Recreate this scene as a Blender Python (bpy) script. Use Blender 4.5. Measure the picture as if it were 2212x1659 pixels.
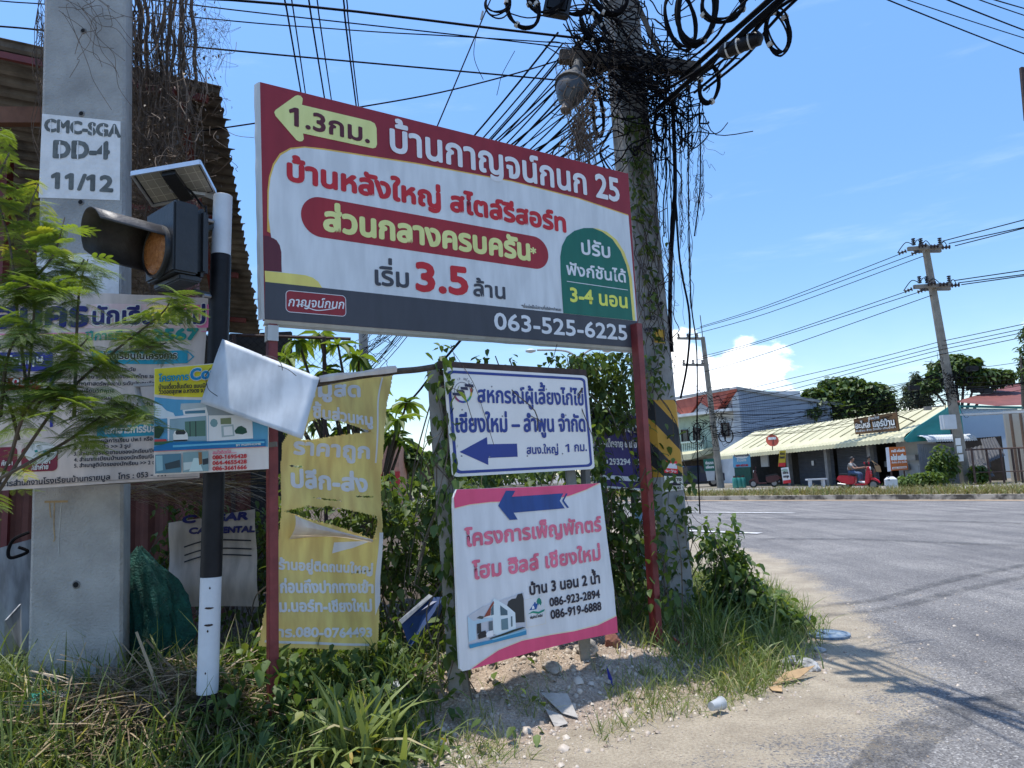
import bpy, bmesh, math, random
import numpy as np
from mathutils import Vector, Matrix
random.seed(7)
RNG = np.random.default_rng(11)
SC = bpy.context.scene
for o in list(bpy.data.objects):
    bpy.data.objects.remove(o)
# ------------------------------------------------------------------ camera
FPX, PIT, ROL, CAMH = 1560.0, math.atan(200 / 1560), 0.045, 1.6     # pixel units of a 2212 x 1659 picture
_cp, _sp = math.cos(PIT), math.sin(PIT)
_r0, _u0 = np.array([1, 0, 0.]), np.array([0, -_sp, _cp])
CF = np.array([0, _cp, _sp])
CR = math.cos(ROL) * _r0 - math.sin(ROL) * _u0
CU = math.cos(ROL) * _u0 + math.sin(ROL) * _r0
CC = np.array([0, 0, CAMH])
cam = bpy.data.cameras.new('camera'); cam.sensor_width = 36; cam.lens = FPX / 2212 * 36
cam.clip_start = 0.05; cam.clip_end = 3000
camo = bpy.data.objects.new('camera', cam); SC.collection.objects.link(camo)
M = Matrix.Identity(4)
for i in range(3):
    M[i][0], M[i][1], M[i][2], M[i][3] = CR[i], CU[i], -CF[i], CC[i]
camo.matrix_world = M
SC.camera = camo
# ------------------------------------------------------------------ light
SUN_EL, SUN_AZ = math.radians(81), math.radians(-62)     # azimuth from +Y towards +X
SUND = Vector((math.cos(SUN_EL) * math.sin(SUN_AZ), math.cos(SUN_EL) * math.cos(SUN_AZ), math.sin(SUN_EL)))
w = bpy.data.worlds.new('World'); SC.world = w; w.use_nodes = True
nt = w.node_tree; N = nt.nodes; L = nt.links
bgn = N['Background']; bgn.inputs[1].default_value = 0.15
sky = N.new('ShaderNodeTexSky'); sky.sky_type = 'NISHITA'; sky.sun_disc = False
sky.sun_elevation = SUN_EL; sky.sun_rotation = SUN_AZ
sky.air_density = 1.0; sky.dust_density = 0.6; sky.ozone_density = 2.2; sky.altitude = 300
def nd(kind, **kw):
    n = N.new(kind)
    for k, v in kw.items(): setattr(n, k, v)
    return n
tc = nd('ShaderNodeTexCoord'); sep = nd('ShaderNodeSeparateXYZ'); L.new(tc.outputs['Generated'], sep.inputs[0])
def math_(op, a, b=None, c=None):
    n = nd('ShaderNodeMath', operation=op)
    for i, q in enumerate((a, b, c)):
        if q is None: continue
        if isinstance(q, (int, float)): n.inputs[i].default_value = q
        else: L.new(q, n.inputs[i])
    return n.outputs[0]
def maprange(v, a, b, c=0., d=1.):
    n = nd('ShaderNodeMapRange', interpolation_type='SMOOTHSTEP'); L.new(v, n.inputs[0])
    for i, q in enumerate((a, b, c, d)): n.inputs[i + 1].default_value = q
    return n.outputs[0]
az = math_('ARCTAN2', sep.outputs[0], sep.outputs[1])
el = math_('ARCSINE', sep.outputs[2])
cmb = nd('ShaderNodeCombineXYZ'); L.new(az, cmb.inputs[0]); L.new(math_('MULTIPLY', el, 1.7), cmb.inputs[1])
nz = nd('ShaderNodeTexNoise'); nz.inputs['Scale'].default_value = 9.0; nz.inputs['Detail'].default_value = 9; nz.inputs['Roughness'].default_value = .56
L.new(cmb.outputs[0], nz.inputs['Vector'])
def bump_(a0, e0, wa, we, amp):     # one cumulus heap around azimuth a0 and elevation e0
    da = math_('DIVIDE', math_('SUBTRACT', az, a0), wa); de = math_('DIVIDE', math_('SUBTRACT', el, e0), we)
    r = math_('ADD', math_('MULTIPLY', da, da), math_('MULTIPLY', de, de))
    return math_('MULTIPLY', math_('POWER', 2.718, math_('MULTIPLY', r, -1.0)), amp)
fld = None
for q in ((.235, .135, .07, .07, 1.05), (.31, .12, .08, .06, 1.0), (.38, .055, .10, .045, .9), (.50, .06, .06, .03, .75), (.655, .15, .03, .05, .9), (.20, .05, .16, .05, .85),
          (-.02, .05, .14, .035, .5), (.85, .06, .16, .06, .8), (-.7, .07, .3, .08, .7), (1.6, .1, .5, .12, .8), (-1.7, .1, .5, .12, .8), (3.0, .1, .5, .12, .8)):
    b = bump_(*q); fld = b if fld is None else math_('MAXIMUM', fld, b)
cl = maprange(math_('ADD', fld, math_('MULTIPLY', math_('SUBTRACT', nz.outputs[0], .5), 2.2)), .52, .74)
nz2 = nd('ShaderNodeTexNoise'); nz2.inputs['Scale'].default_value = 3.2; nz2.inputs['Detail'].default_value = 7; nz2.inputs['Roughness'].default_value = .6
mp = nd('ShaderNodeMapping'); mp.inputs['Scale'].default_value = (1.0, 3.6, 1); mp.inputs['Rotation'].default_value = (0, 0, -.35)
L.new(cmb.outputs[0], mp.inputs[0]); L.new(mp.outputs[0], nz2.inputs['Vector'])
wisp = math_('MULTIPLY', maprange(nz2.outputs[0], .54, .82), .13)
haze_ = math_('MULTIPLY', maprange(el, .25, -.02), .10)
allc = math_('MINIMUM', math_('ADD', math_('MAXIMUM', math_('MULTIPLY', cl, .93), wisp), haze_), 1.0)
nz3 = nd('ShaderNodeTexNoise'); nz3.inputs['Scale'].default_value = 16; nz3.inputs['Detail'].default_value = 6
L.new(cmb.outputs[0], nz3.inputs['Vector'])
ccol = nd('ShaderNodeMixRGB'); ccol.inputs[1].default_value = (3.6, 4.1, 4.8, 1); ccol.inputs[2].default_value = (5.2, 5.25, 5.3, 1)
L.new(maprange(nz3.outputs[0], .35, .62), ccol.inputs[0])
hs_ = nd('ShaderNodeHueSaturation'); hs_.inputs['Saturation'].default_value = 1.18; L.new(sky.outputs[0], hs_.inputs['Color']); L.new(maprange(el, .8, .02, .82, .54), hs_.inputs['Value'])
mx = nd('ShaderNodeMixRGB'); L.new(allc, mx.inputs[0]); L.new(hs_.outputs[0], mx.inputs[1]); L.new(ccol.outputs[0], mx.inputs[2])
L.new(mx.outputs[0], bgn.inputs[0])
sun = bpy.data.lights.new('sun', 'SUN'); sun.energy = 2.15; sun.angle = math.radians(.55); sun.color = (1, .965, .91)
suno = bpy.data.objects.new('sun', sun); SC.collection.objects.link(suno)
suno.rotation_euler = SUND.to_track_quat('Z', 'Y').to_euler(); suno.location = (0, 0, 30)
vs = SC.view_settings; SC.display_settings.display_device = 'sRGB'
vs.view_transform = 'Standard'; vs.look = 'None'; vs.gamma = 1; vs.use_curve_mapping = False; vs.exposure = 1.32
SC.cycles.max_bounces = 6; SC.cycles.transparent_max_bounces = 8
try: SC.cycles.use_denoising = True
except Exception: pass
# ------------------------------------------------------------------ pixel helpers
def ray(x, y): return CF + CR * (x - 1106) / FPX - CU * (y - 829.5) / FPX
def P(x, y, Y):
    d = ray(x, y); return CC + d * (Y / d[1])
def G(x, y, z=0.):
    d = ray(x, y); return CC + d * ((z - CAMH) / d[2])
def V3(p): return Vector((float(p[0]), float(p[1]), float(p[2])))
class Plane:
    """a flat (or gently warped) face in space: u along U, v along Vv, N towards the viewer"""
    def __init__(s, o, U, Vv=(0, 0, 1), warp=None):
        s.o = np.array(o, float); s.U = np.array(U, float); s.U /= np.linalg.norm(s.U)
        s.V = np.array(Vv, float); s.V -= s.U * (s.V @ s.U); s.V /= np.linalg.norm(s.V)
        s.N = np.cross(s.U, s.V); s.warp = warp
        if s.N @ (CC - s.o) < 0: s.N = -s.N
    def hit(s, x, y):
        d = ray(x, y); t = ((s.o - CC) @ s.N) / (d @ s.N); p = CC + d * t - s.o
        return float(p @ s.U), float(p @ s.V)
    def at(s, u, v, off=0.):
        p = s.o + s.U * u + s.V * v + s.N * off
        if s.warp: p = p + s.N * s.warp(u, v)
        return p
# ------------------------------------------------------------------ materials
def lin(c): return tuple((v / 12.92 if v <= .04045 else ((v + .055) / 1.055) ** 2.4) for v in [q / 255 for q in c])
WS = lin((168, 190, 208))
def sh(r, g, b, k=.74):      # base colour of something photographed in open shade beside white paint
    q = lin((r, g, b)); return tuple(min(.85, k * q[i] / WS[i]) for i in range(3))
def li(r, g, b, k=.9):       # base colour of something in full sun
    q = lin((r, g, b)); return tuple(min(.85, k * v) for v in q)
MATS = {}
def mat(name, col, rough=.6, var=.12, scale=6., bump=0., bscale=None, metal=0., spec=None, col2=None, det=6, coords='Object', thr=None):
    if name in MATS: return MATS[name]
    m = bpy.data.materials.new(name); m.use_nodes = True; nt = m.node_tree; b = nt.nodes['Principled BSDF']
    b.inputs['Roughness'].default_value = rough; b.inputs['Metallic'].default_value = metal
    if spec is not None: b.inputs['Specular IOR Level'].default_value = spec
    tc = nt.nodes.new('ShaderNodeTexCoord')
    if var > 0 or col2:
        n = nt.nodes.new('ShaderNodeTexNoise'); n.inputs['Scale'].default_value = scale; n.inputs['Detail'].default_value = det
        n.inputs['Roughness'].default_value = .62
        nt.links.new(tc.outputs[coords], n.inputs['Vector'])
        r = nt.nodes.new('ShaderNodeValToRGB'); a, c = (thr or (.32, .70))
        r.color_ramp.elements[0].position = a; r.color_ramp.elements[1].position = c
        c0 = tuple(v * (1 - var) for v in col); c1 = col2 or tuple(min(.9, v * (1 + var)) for v in col)
        r.color_ramp.elements[0].color = (*c0, 1); r.color_ramp.elements[1].color = (*c1, 1)
        nt.links.new(n.outputs[0], r.inputs[0]); nt.links.new(r.outputs[0], b.inputs['Base Color'])
    else: b.inputs['Base Color'].default_value = (*col, 1)
    if bump:
        n2 = nt.nodes.new('ShaderNodeTexNoise'); n2.inputs['Scale'].default_value = bscale or scale * 4; n2.inputs['Detail'].default_value = 8
        nt.links.new(tc.outputs[coords], n2.inputs['Vector'])
        bp = nt.nodes.new('ShaderNodeBump'); bp.inputs['Strength'].default_value = bump; bp.inputs['Distance'].default_value = .02
        nt.links.new(n2.outputs[0], bp.inputs['Height']); nt.links.new(bp.outputs[0], b.inputs['Normal'])
    MATS[name] = m; return m
def vinyl(name, col, trans=.12, streak=.06):
    """printed vinyl: slightly translucent, faint horizontal weave and dirt streaks"""
    if name in MATS: return MATS[name]
    m = bpy.data.materials.new(name); m.use_nodes = True; nt = m.node_tree; b = nt.nodes['Principled BSDF']
    b.inputs['Roughness'].default_value = .42; b.inputs['Specular IOR Level'].default_value = .35
    tc = nt.nodes.new('ShaderNodeTexCoord'); mp = nt.nodes.new('ShaderNodeMapping'); mp.inputs['Scale'].default_value = (2.5, 2.5, .5)
    n = nt.nodes.new('ShaderNodeTexNoise'); n.inputs['Scale'].default_value = 5; n.inputs['Detail'].default_value = 8
    nt.links.new(tc.outputs['Object'], mp.inputs[0]); nt.links.new(mp.outputs[0], n.inputs['Vector'])
    r = nt.nodes.new('ShaderNodeValToRGB'); r.color_ramp.elements[0].position = .35; r.color_ramp.elements[1].position = .65
    r.color_ramp.elements[0].color = (*[v * (1 - streak * 1.6) for v in col], 1); r.color_ramp.elements[1].color = (*[min(.85, v * (1 + streak)) for v in col], 1)
    nt.links.new(n.outputs[0], r.inputs[0]); nt.links.new(r.outputs[0], b.inputs['Base Color'])
    n2 = nt.nodes.new('ShaderNodeTexNoise'); n2.inputs['Scale'].default_value = 2.2; n2.inputs['Detail'].default_value = 5
    nt.links.new(tc.outputs['Object'], n2.inputs['Vector'])
    bp = nt.nodes.new('ShaderNodeBump'); bp.inputs['Strength'].default_value = .25; bp.inputs['Distance'].default_value = .03
    nt.links.new(n2.outputs[0], bp.inputs['Height']); nt.links.new(bp.outputs[0], b.inputs['Normal'])
    if trans:
        t = nt.nodes.new('ShaderNodeBsdfTranslucent'); nt.links.new(r.outputs[0], t.inputs[0])
        mxs = nt.nodes.new('ShaderNodeMixShader'); mxs.inputs[0].default_value = trans
        nt.links.new(b.outputs[0], mxs.inputs[1]); nt.links.new(t.outputs[0], mxs.inputs[2])
        nt.links.new(mxs.outputs[0], nt.nodes['Material Output'].inputs[0])
    MATS[name] = m; return m
def leafmat(name, ca, cb, trans=.35, cc=None, rough=.5, glow=(1.3, 1.25, .5)):
    """leaves: colour runs from ca to cb (to cc for the last few) with the leaf's own tint attribute"""
    if name in MATS: return MATS[name]
    m = bpy.data.materials.new(name); m.use_nodes = True; nt = m.node_tree; b = nt.nodes['Principled BSDF']
    b.inputs['Roughness'].default_value = rough; b.inputs['Specular IOR Level'].default_value = .35
    at = nt.nodes.new('ShaderNodeAttribute'); at.attribute_name = 'tint'
    r = nt.nodes.new('ShaderNodeValToRGB'); r.color_ramp.elements[0].color = (*ca, 1); r.color_ramp.elements[1].color = (*cb, 1)
    r.color_ramp.elements[1].position = .9
    if cc:
        e = r.color_ramp.elements.new(1.0); e.color = (*cc, 1); 
    nt.links.new(at.outputs['Fac'], r.inputs[0]); nt.links.new(r.outputs[0], b.inputs['Base Color'])
    if trans:
        t = nt.nodes.new('ShaderNodeBsdfTranslucent')
        mu = nt.nodes.new('ShaderNodeMixRGB'); mu.blend_type = 'MULTIPLY'; mu.inputs[0].default_value = 1; mu.inputs[2].default_value = (*glow, 1)
        nt.links.new(r.outputs[0], mu.inputs[1]); nt.links.new(mu.outputs[0], t.inputs[0])
        mxs = nt.nodes.new('ShaderNodeMixShader'); mxs.inputs[0].default_value = trans
        nt.links.new(b.outputs[0], mxs.inputs[1]); nt.links.new(t.outputs[0], mxs.inputs[2])
        nt.links.new(mxs.outputs[0], nt.nodes['Material Output'].inputs[0])
    MATS[name] = m; return m
# ------------------------------------------------------------------ objects
ORG = {}
def tag(o, label=None, cat=None, group=None, kind=None):
    if label: o['label'] = label
    if cat: o['category'] = cat
    if group: o['group'] = group
    if kind: o['kind'] = kind
    return o
def thing(name, label, cat, loc, group=None):
    o = bpy.data.objects.new(name, None); SC.collection.objects.link(o); o.empty_display_size = .1
    o.location = V3(loc); ORG[o.name] = np.array(loc, float); return tag(o, label, cat, group)
def _link(name, me, parent, org, pts):
    o = bpy.data.objects.new(name, me); SC.collection.objects.link(o)
    if parent is not None:
        o.parent = parent; og = ORG[parent.name]
    else:
        og = np.array(org, float) if org is not None else np.array([pts[:, 0].mean(), pts[:, 1].mean(), pts[:, 2].min()])
        o.location = V3(og)
    ORG[o.name] = og
    me.vertices.foreach_set('co', (pts - og).astype(np.float32).ravel()); me.update()
    return o
class MB:
    def __init__(s): s.v, s.f, s.m, s.mi = [], [], [], 0
    def add(s, vs, fs):
        n = len(s.v); s.v += [tuple(map(float, q)) for q in vs]
        for f in fs: s.f.append([i + n for i in f]); s.m.append(s.mi)
        return s
    def box(s, c, sx, sy, sz, R=None):
        c = np.array(c, float); X = np.eye(3) if R is None else np.array(R, float)   # columns are axes
        vs = [c + X @ np.array([a * sx / 2, b * sy / 2, d * sz / 2]) for d in (-1, 1) for b in (-1, 1) for a in (-1, 1)]
        return s.add(vs, [(0, 2, 3, 1), (4, 5, 7, 6), (0, 1, 5, 4), (2, 6, 7, 3), (0, 4, 6, 2), (1, 3, 7, 5)])
    def slab(s, a, b, w, h, up=(0, 0, 1)):     # a bar from a to b, w wide, h high
        a, b = np.array(a, float), np.array(b, float); d = b - a; l = np.linalg.norm(d); d /= l
        up = np.array(up, float); x = np.cross(d, up)
        if np.linalg.norm(x) < 1e-4: x = np.cross(d, (1, 0, 0))
        x /= np.linalg.norm(x); z = np.cross(x, d)
        return s.box((a + b) / 2, w, l, h, np.array([x, d, z]).T)
    def quad(s, a, b, c, d): return s.add([a, b, c, d], [(0, 1, 2, 3)])
    def ngon(s, pts): return s.add(pts, [tuple(range(len(pts)))])
    def prism(s, pts, off):                     # extrude a polygon by the vector off
        n = len(pts); off = np.array(off, float); b = [np.array(p) + off for p in pts]
        return s.add(list(pts) + b, [tuple(range(n)), tuple(range(2 * n - 1, n - 1, -1))] + [(i, i + n, (i + 1) % n + n, (i + 1) % n) for i in range(n)])
    def tube(s, pts, r, n=6, cap=True):
        pts = [np.array(p, float) for p in pts]; k = len(pts); rs = r if hasattr(r, '__len__') else [r] * k
        vs = []; x = None
        for i, p in enumerate(pts):
            d = pts[min(i + 1, k - 1)] - pts[max(i - 1, 0)]; d = d / (np.linalg.norm(d) + 1e-9)
            if x is None:
                x = np.cross(d, (0, 0, 1) if abs(d[2]) < .9 else (1, 0, 0))
            x = x - d * (x @ d); x /= (np.linalg.norm(x) + 1e-9); y = np.cross(d, x)
            for j in range(n):
                a = 2 * math.pi * j / n; vs.append(p + (x * math.cos(a) + y * math.sin(a)) * rs[i])
        fs = [(i * n + j, i * n + (j + 1) % n, (i + 1) * n + (j + 1) % n, (i + 1) * n + j) for i in range(k - 1) for j in range(n)]
        if cap: fs += [tuple(range(n - 1, -1, -1)), tuple(range((k - 1) * n, k * n))]
        return s.add(vs, fs)
    def lathe(s, prof, o, n=16, ax=None):       # prof = [(r, h)...] around the axis columns ax (x, y, axis)
        o = np.array(o, float); A = np.eye(3) if ax is None else np.array(ax, float); vs = []
        for r, h in prof:
            for j in range(n):
                a = 2 * math.pi * j / n; vs.append(o + A @ np.array([r * math.cos(a), r * math.sin(a), h]))
        k = len(prof)
        fs = [(i * n + j, i * n + (j + 1) % n, (i + 1) * n + (j + 1) % n, (i + 1) * n + j) for i in range(k - 1) for j in range(n)]
        fs += [tuple(range(n - 1, -1, -1)), tuple(range((k - 1) * n, k * n))]
        return s.add(vs, fs)
    def build(s, name, mats, parent=None, org=None, smooth=False, bevel=0.):
        me = bpy.data.meshes.new(name); me.from_pydata(s.v, [], s.f)
        ms = mats if isinstance(mats, (list, tuple)) else [mats]
        for q in ms: me.materials.append(q)
        if len(ms) > 1: me.polygons.foreach_set('material_index', s.m)
        o = _link(name, me, parent, org, np.array(s.v, float))
        bm = bmesh.new(); bm.from_mesh(me); bmesh.ops.recalc_face_normals(bm, faces=bm.faces)
        if bevel: bmesh.ops.bevel(bm, geom=bm.edges[:], offset=bevel, segments=2, affect='EDGES', clamp_overlap=True)
        bm.to_mesh(me); bm.free()
        if smooth:
            me.polygons.foreach_set('use_smooth', [True] * len(me.polygons))
            try: me.set_sharp_from_angle(angle=math.radians(42))
            except Exception: pass
        return o
def npmesh(name, Vt, Fq, m, parent=None, org=None, tint=None, smooth=False):
    """one mesh from arrays: Vt (n,3), Fq (k,3|4)"""
    me = bpy.data.meshes.new(name); n, k, c = len(Vt), len(Fq), Fq.shape[1]
    me.vertices.add(n); me.loops.add(k * c); me.polygons.add(k)
    me.loops.foreach_set('vertex_index', Fq.astype(np.int32).ravel())
    me.polygons.foreach_set('loop_start', np.arange(k, dtype=np.int32) * c)
    try: me.polygons.foreach_set('loop_total', np.full(k, c, dtype=np.int32))
    except Exception: pass
    for q in (m if isinstance(m, (list, tuple)) else [m]): me.materials.append(q)
    if tint is not None:
        a = me.attributes.new('tint', 'FLOAT', 'POINT'); a.data.foreach_set('value', tint.astype(np.float32))
    o = _link(name, me, parent, org, np.asarray(Vt, float))
    if smooth: me.polygons.foreach_set('use_smooth', [True] * k)
    me.update(calc_edges=True); me.validate(); return o
class Inst:
    """collects many transformed copies of small templates into one array mesh"""
    def __init__(s): s.V, s.F, s.T, s.n = [], [], [], 0
    def add(s, tv, tf, Mx, T, tint):
        k, n = len(T), len(tv)
        v = np.einsum('kij,nj->kni', Mx, tv) + T[:, None, :]
        f = tf[None] + (np.arange(k) * n)[:, None, None] + s.n
        s.V.append(v.reshape(-1, 3)); s.F.append(f.reshape(-1, tf.shape[1])); s.T.append(np.repeat(tint, n)); s.n += k * n
        return s
    def build(s, name, m, parent=None, org=None):
        return npmesh(name, np.concatenate(s.V), np.concatenate(s.F), m, parent, org, np.concatenate(s.T))
def rotm(yaw, pitch, roll, sc):
    """k rotation matrices: roll about Y, then pitch about X, then yaw about Z, times scale"""
    cy, sy, cx, sx, cr, sr = np.cos(yaw), np.sin(yaw), np.cos(pitch), np.sin(pitch), np.cos(roll), np.sin(roll)
    o, z = np.ones_like(yaw), np.zeros_like(yaw)
    Z = np.stack([np.stack([cy, -sy, z], -1), np.stack([sy, cy, z], -1), np.stack([z, z, o], -1)], 1)
    X = np.stack([np.stack([o, z, z], -1), np.stack([z, cx, -sx], -1), np.stack([z, sx, cx], -1)], 1)
    Y = np.stack([np.stack([cr, z, sr], -1), np.stack([z, o, z], -1), np.stack([-sr, z, cr], -1)], 1)
    return (Z @ X @ Y) * np.asarray(sc)[:, None, None]
def U(a, b, k=None): return RNG.uniform(a, b, k)
# leaf templates (base at the origin, tip along +Y, normal +Z, length 1)
LEAF_V = np.array([[0, 0, 0], [-.30, .22, .07], [0, .3, 0], [.30, .22, .07], [-.24, .62, .05], [0, .65, -.03], [.24, .62, .05], [0, 1, -.12]])
LEAF_F = np.array([[0, 2, 1, 1], [0, 3, 2, 2], [1, 2, 5, 4], [2, 3, 6, 5], [4, 5, 7, 7], [5, 6, 7, 7]])
LEAF_F = np.array([[0, 2, 5, 1], [0, 3, 5, 2], [1, 5, 7, 4], [5, 3, 6, 7]])
LONG_V = LEAF_V * np.array([.42, 1, 1.6])
def blade(bend, wd=.035, seg=4):
    vs, fs = [], []
    for i in range(seg + 1):
        t = i / seg; a = bend * t; y = math.sin(a) * t * .85; z = t * math.cos(a * .75); ww = wd * (1 - t ** 1.6) + .002
        vs += [[-ww, y, z], [ww, y, z]]
    for i in range(seg): fs.append([2 * i, 2 * i + 1, 2 * i + 3, 2 * i + 2])
    return np.array(vs), np.array(fs)
BLADES = [blade(b) for b in (.25, .6, .95, 1.35, 1.8)]
# ------------------------------------------------------------------ lettering (Thai marks are placed by hand)
_fc = bpy.data.curves.new('glyph', 'FONT'); _fo = bpy.data.objects.new('glyph', _fc); SC.collection.objects.link(_fo)
_fc.resolution_u = 3
def _mesh_of(s):
    _fc.body = s; dg = bpy.context.evaluated_depsgraph_get(); dg.update()
    e = _fo.evaluated_get(dg); me = e.to_mesh()
    v = np.array([tuple(q.co)[:2] for q in me.vertices]).reshape(-1, 2); me.calc_loop_triangles()
    f = np.array([tuple(q.vertices) for q in me.loop_triangles], dtype=int).reshape(-1, 3); e.to_mesh_clear(); return v, f
def _unlap(v, f):
    """strokes of one letter that overlap are lifted apart by a hair so that no two faces share a plane"""
    v = np.concatenate([v, np.zeros((len(v), 1))], 1); v = [q for q in v]; f = [list(t) for t in f]; n0 = len(f)
    T = np.array([[v[i][:2] for i in t] for t in f])
    def inside(p, t):
        d = [(t[(i + 1) % 3][0] - t[i][0]) * (p[1] - t[i][1]) - (t[(i + 1) % 3][1] - t[i][1]) * (p[0] - t[i][0]) for i in range(3)]
        return all(q > 1e-7 for q in d) or all(q < -1e-7 for q in d)
    lift = 0
    for i in range(n0):
        pts = [T[i].mean(0)] + [T[i].mean(0) * .1 + T[i][k] * .9 for k in range(3)] + [T[i].mean(0) * .1 + (T[i][k] + T[i][(k + 1) % 3]) * .45 for k in range(3)]
        if any(inside(p, T[j]) for j in range(n0) if j != i for p in pts):
            lift += 1; b = len(v); v += [np.array([*T[i][k], lift * 4e-6]) for k in range(3)]; f[i] = [b, b + 1, b + 2]
    return np.array(v), np.array(f)
GL = {}
def glyph(c):
    if c not in GL:
        if '|' not in GL: GL['|'] = None; b, _ = _mesh_of('|'); GL['|'] = (b, _, .3); glyph.bar = b[:, 0].max()
        v, f = (np.zeros((0, 3)), np.zeros((0, 3), int)) if c == ' ' else _unlap(*_mesh_of(c))
        if c == '1':               # give the bare stroke its flag
            x0, t = v[:, 0].min(), v[:, 1].max(); n = len(v); v = np.concatenate([v, np.array([[x0, t, 0], [x0 - .15, t - .115, 0], [x0 - .15, t - .205, 0], [x0, t - .125, 0]])]); f = np.concatenate([f, np.array([[n, n + 1, n + 2], [n, n + 2, n + 3]])])
        w2, _ = _mesh_of(c + '|'); GL[c] = (v, f, float(w2[:, 0].max() - glyph.bar))
    return GL[c]
TONE = set('่้๊๋์็'); UPV = set('ิีึืั'); MARK = TONE | UPV | set('ุู')
def layout(s, track=0.):
    x = 0.; Vs, Fs, n = [], [], 0
    for i, c in enumerate(s):
        v, f, adv = glyph(c)
        if len(v):
            dy = 0.
            if c in TONE and c != '็' and ((i and s[i - 1] in UPV) or (i + 1 < len(s) and s[i + 1] == 'ำ')): dy = .19
            dx = -track if c in MARK else 0.
            if c in (TONE | UPV) and i and (s[i - 1] in 'ปฟฝ' or (i > 1 and s[i - 2] in 'ปฟฝ' and s[i - 1] in UPV)): dx -= .09
            Vs.append(v + (x + dx, dy, 0)); Fs.append(f + n); n += len(v)
        x += 0. if c in MARK else adv + track
    return np.concatenate(Vs), np.concatenate(Fs)
def text(parent, pl, s, pL, pR, h, m, wgt=.05, off=.006, name='lettering', track=0., ital=0.):
    """write s on the face pl with its baseline from pixel pL to pR and letter bodies h pixels high"""
    v, f = layout(s, track)
    thai = any('ก' <= c <= '๛' for c in s)
    hb = glyph('น')[0][:, 1].max() if thai else glyph('0' if any(c.isdigit() for c in s) else 'H')[0][:, 1].max()
    x0, x1 = v[:, 0].min(), v[:, 0].max()
    (ua, va), (ub, vb) = pl.hit(*pL), pl.hit(*pR); (uc, vc) = pl.hit(pL[0], pL[1] - h)
    H = abs(vc - va) / hb; W = (ub - ua) / (x1 - x0); d = wgt * hb * H
    u = ua + (v[:, 0] - x0) * W + v[:, 1] * H * ital; vv = va + (vb - va) * (u - ua) / (ub - ua) + v[:, 1] * H
    offs = [(0, 0)] + ([(d * math.cos(a), d * math.sin(a)) for a in np.arange(8) * math.pi / 4] if wgt > 0 else [])
    tri = np.stack([u[f].min(1), u[f].max(1)], 1); od = np.argsort(tri[:, 0]); grp = np.zeros(len(f), int); hi = tri[od[0], 1]; g_ = 0
    for q in od:
        if tri[q, 0] - hi > hb * H * .5: g_ += 1
        hi = max(hi, tri[q, 1]); grp[q] = g_
    o = None
    for gi in range(g_ + 1):
        fs_ = f[grp == gi]; us_, inv = np.unique(fs_, return_inverse=True); fs_ = inv.reshape(fs_.shape); Vs, Fs, n = [], [], 0
        for k, (a, b) in enumerate(offs):
            Vs.append(np.array([pl.at(p + a, q + b, off + .00012 * k + z_) for p, q, z_ in zip(u[us_], vv[us_], v[us_, 2])])); Fs.append(fs_ + n); n += len(us_)
        o = npmesh(name, np.concatenate(Vs), np.concatenate(Fs), m, parent)
    return o
def shape(parent, pl, pts, m, off=.002, name='panel_print', px=True, smooth_n=0):
    q = [pl.hit(*p) if px else p for p in pts]
    if smooth_n: q = catmull(q, smooth_n)
    mb = MB()
    if pl.warp:                                # cut the print into small faces so that it follows the folds
        bm = bmesh.new(); bm.faces.new([bm.verts.new((a, b, 0)) for a, b in q]); bmesh.ops.triangulate(bm, faces=bm.faces[:])
        for _ in range(7):
            es = [e for e in bm.edges if e.calc_length() > .05]
            if not es or len(bm.faces) > 6000: break
            bmesh.ops.subdivide_edges(bm, edges=es, cuts=1); bmesh.ops.triangulate(bm, faces=[f for f in bm.faces if len(f.verts) > 3])
        bm.verts.index_update(); mb.add([pl.at(v.co.x, v.co.y, off) for v in bm.verts], [[v.index for v in f.verts] for f in bm.faces]); bm.free()
    else: mb.ngon([pl.at(a, b, off) for a, b in q])
    return mb.build(name, m, parent)
def catmull(pts, k, closed=False):
    pts = [np.array(p, float) for p in pts]; n = len(pts); out = []
    for i in range(n if closed else n - 1):
        g = (lambda j: pts[j % n]) if closed else (lambda j: pts[max(0, min(n - 1, j))])
        a, b, c, d = g(i - 1), g(i), g(i + 1), g(i + 2)
        for t in np.arange(k) / k:
            out.append(.5 * (2 * b + (c - a) * t + (2 * a - 5 * b + 4 * c - d) * t * t + (3 * b - a - 3 * c + d) * t ** 3))
    if not closed: out.append(pts[-1])
    return out
def rrect(u0, v0, u1, v1, r, n=6):
    pts = []
    for cx, cy, a0 in ((u1 - r, v1 - r, 0), (u0 + r, v1 - r, 90), (u0 + r, v0 + r, 180), (u1 - r, v0 + r, 270)):
        for i in range(n + 1):
            a = math.radians(a0 + 90 * i / n); pts.append((cx + r * math.cos(a), cy + r * math.sin(a)))
    return pts
def box_px(pl, ll, ur):
    a, b = pl.hit(*ll), pl.hit(*ur); return a[0], a[1], b[0], b[1]
def ring(parent, pl, outer, inner, m, off, name='border'):
    n = len(outer); mb = MB()
    mb.add([pl.at(a, b, off) for a, b in outer] + [pl.at(a, b, off) for a, b in inner], [(i, (i + 1) % n, n + (i + 1) % n, n + i) for i in range(n)])
    return mb.build(name, m, parent)
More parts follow.
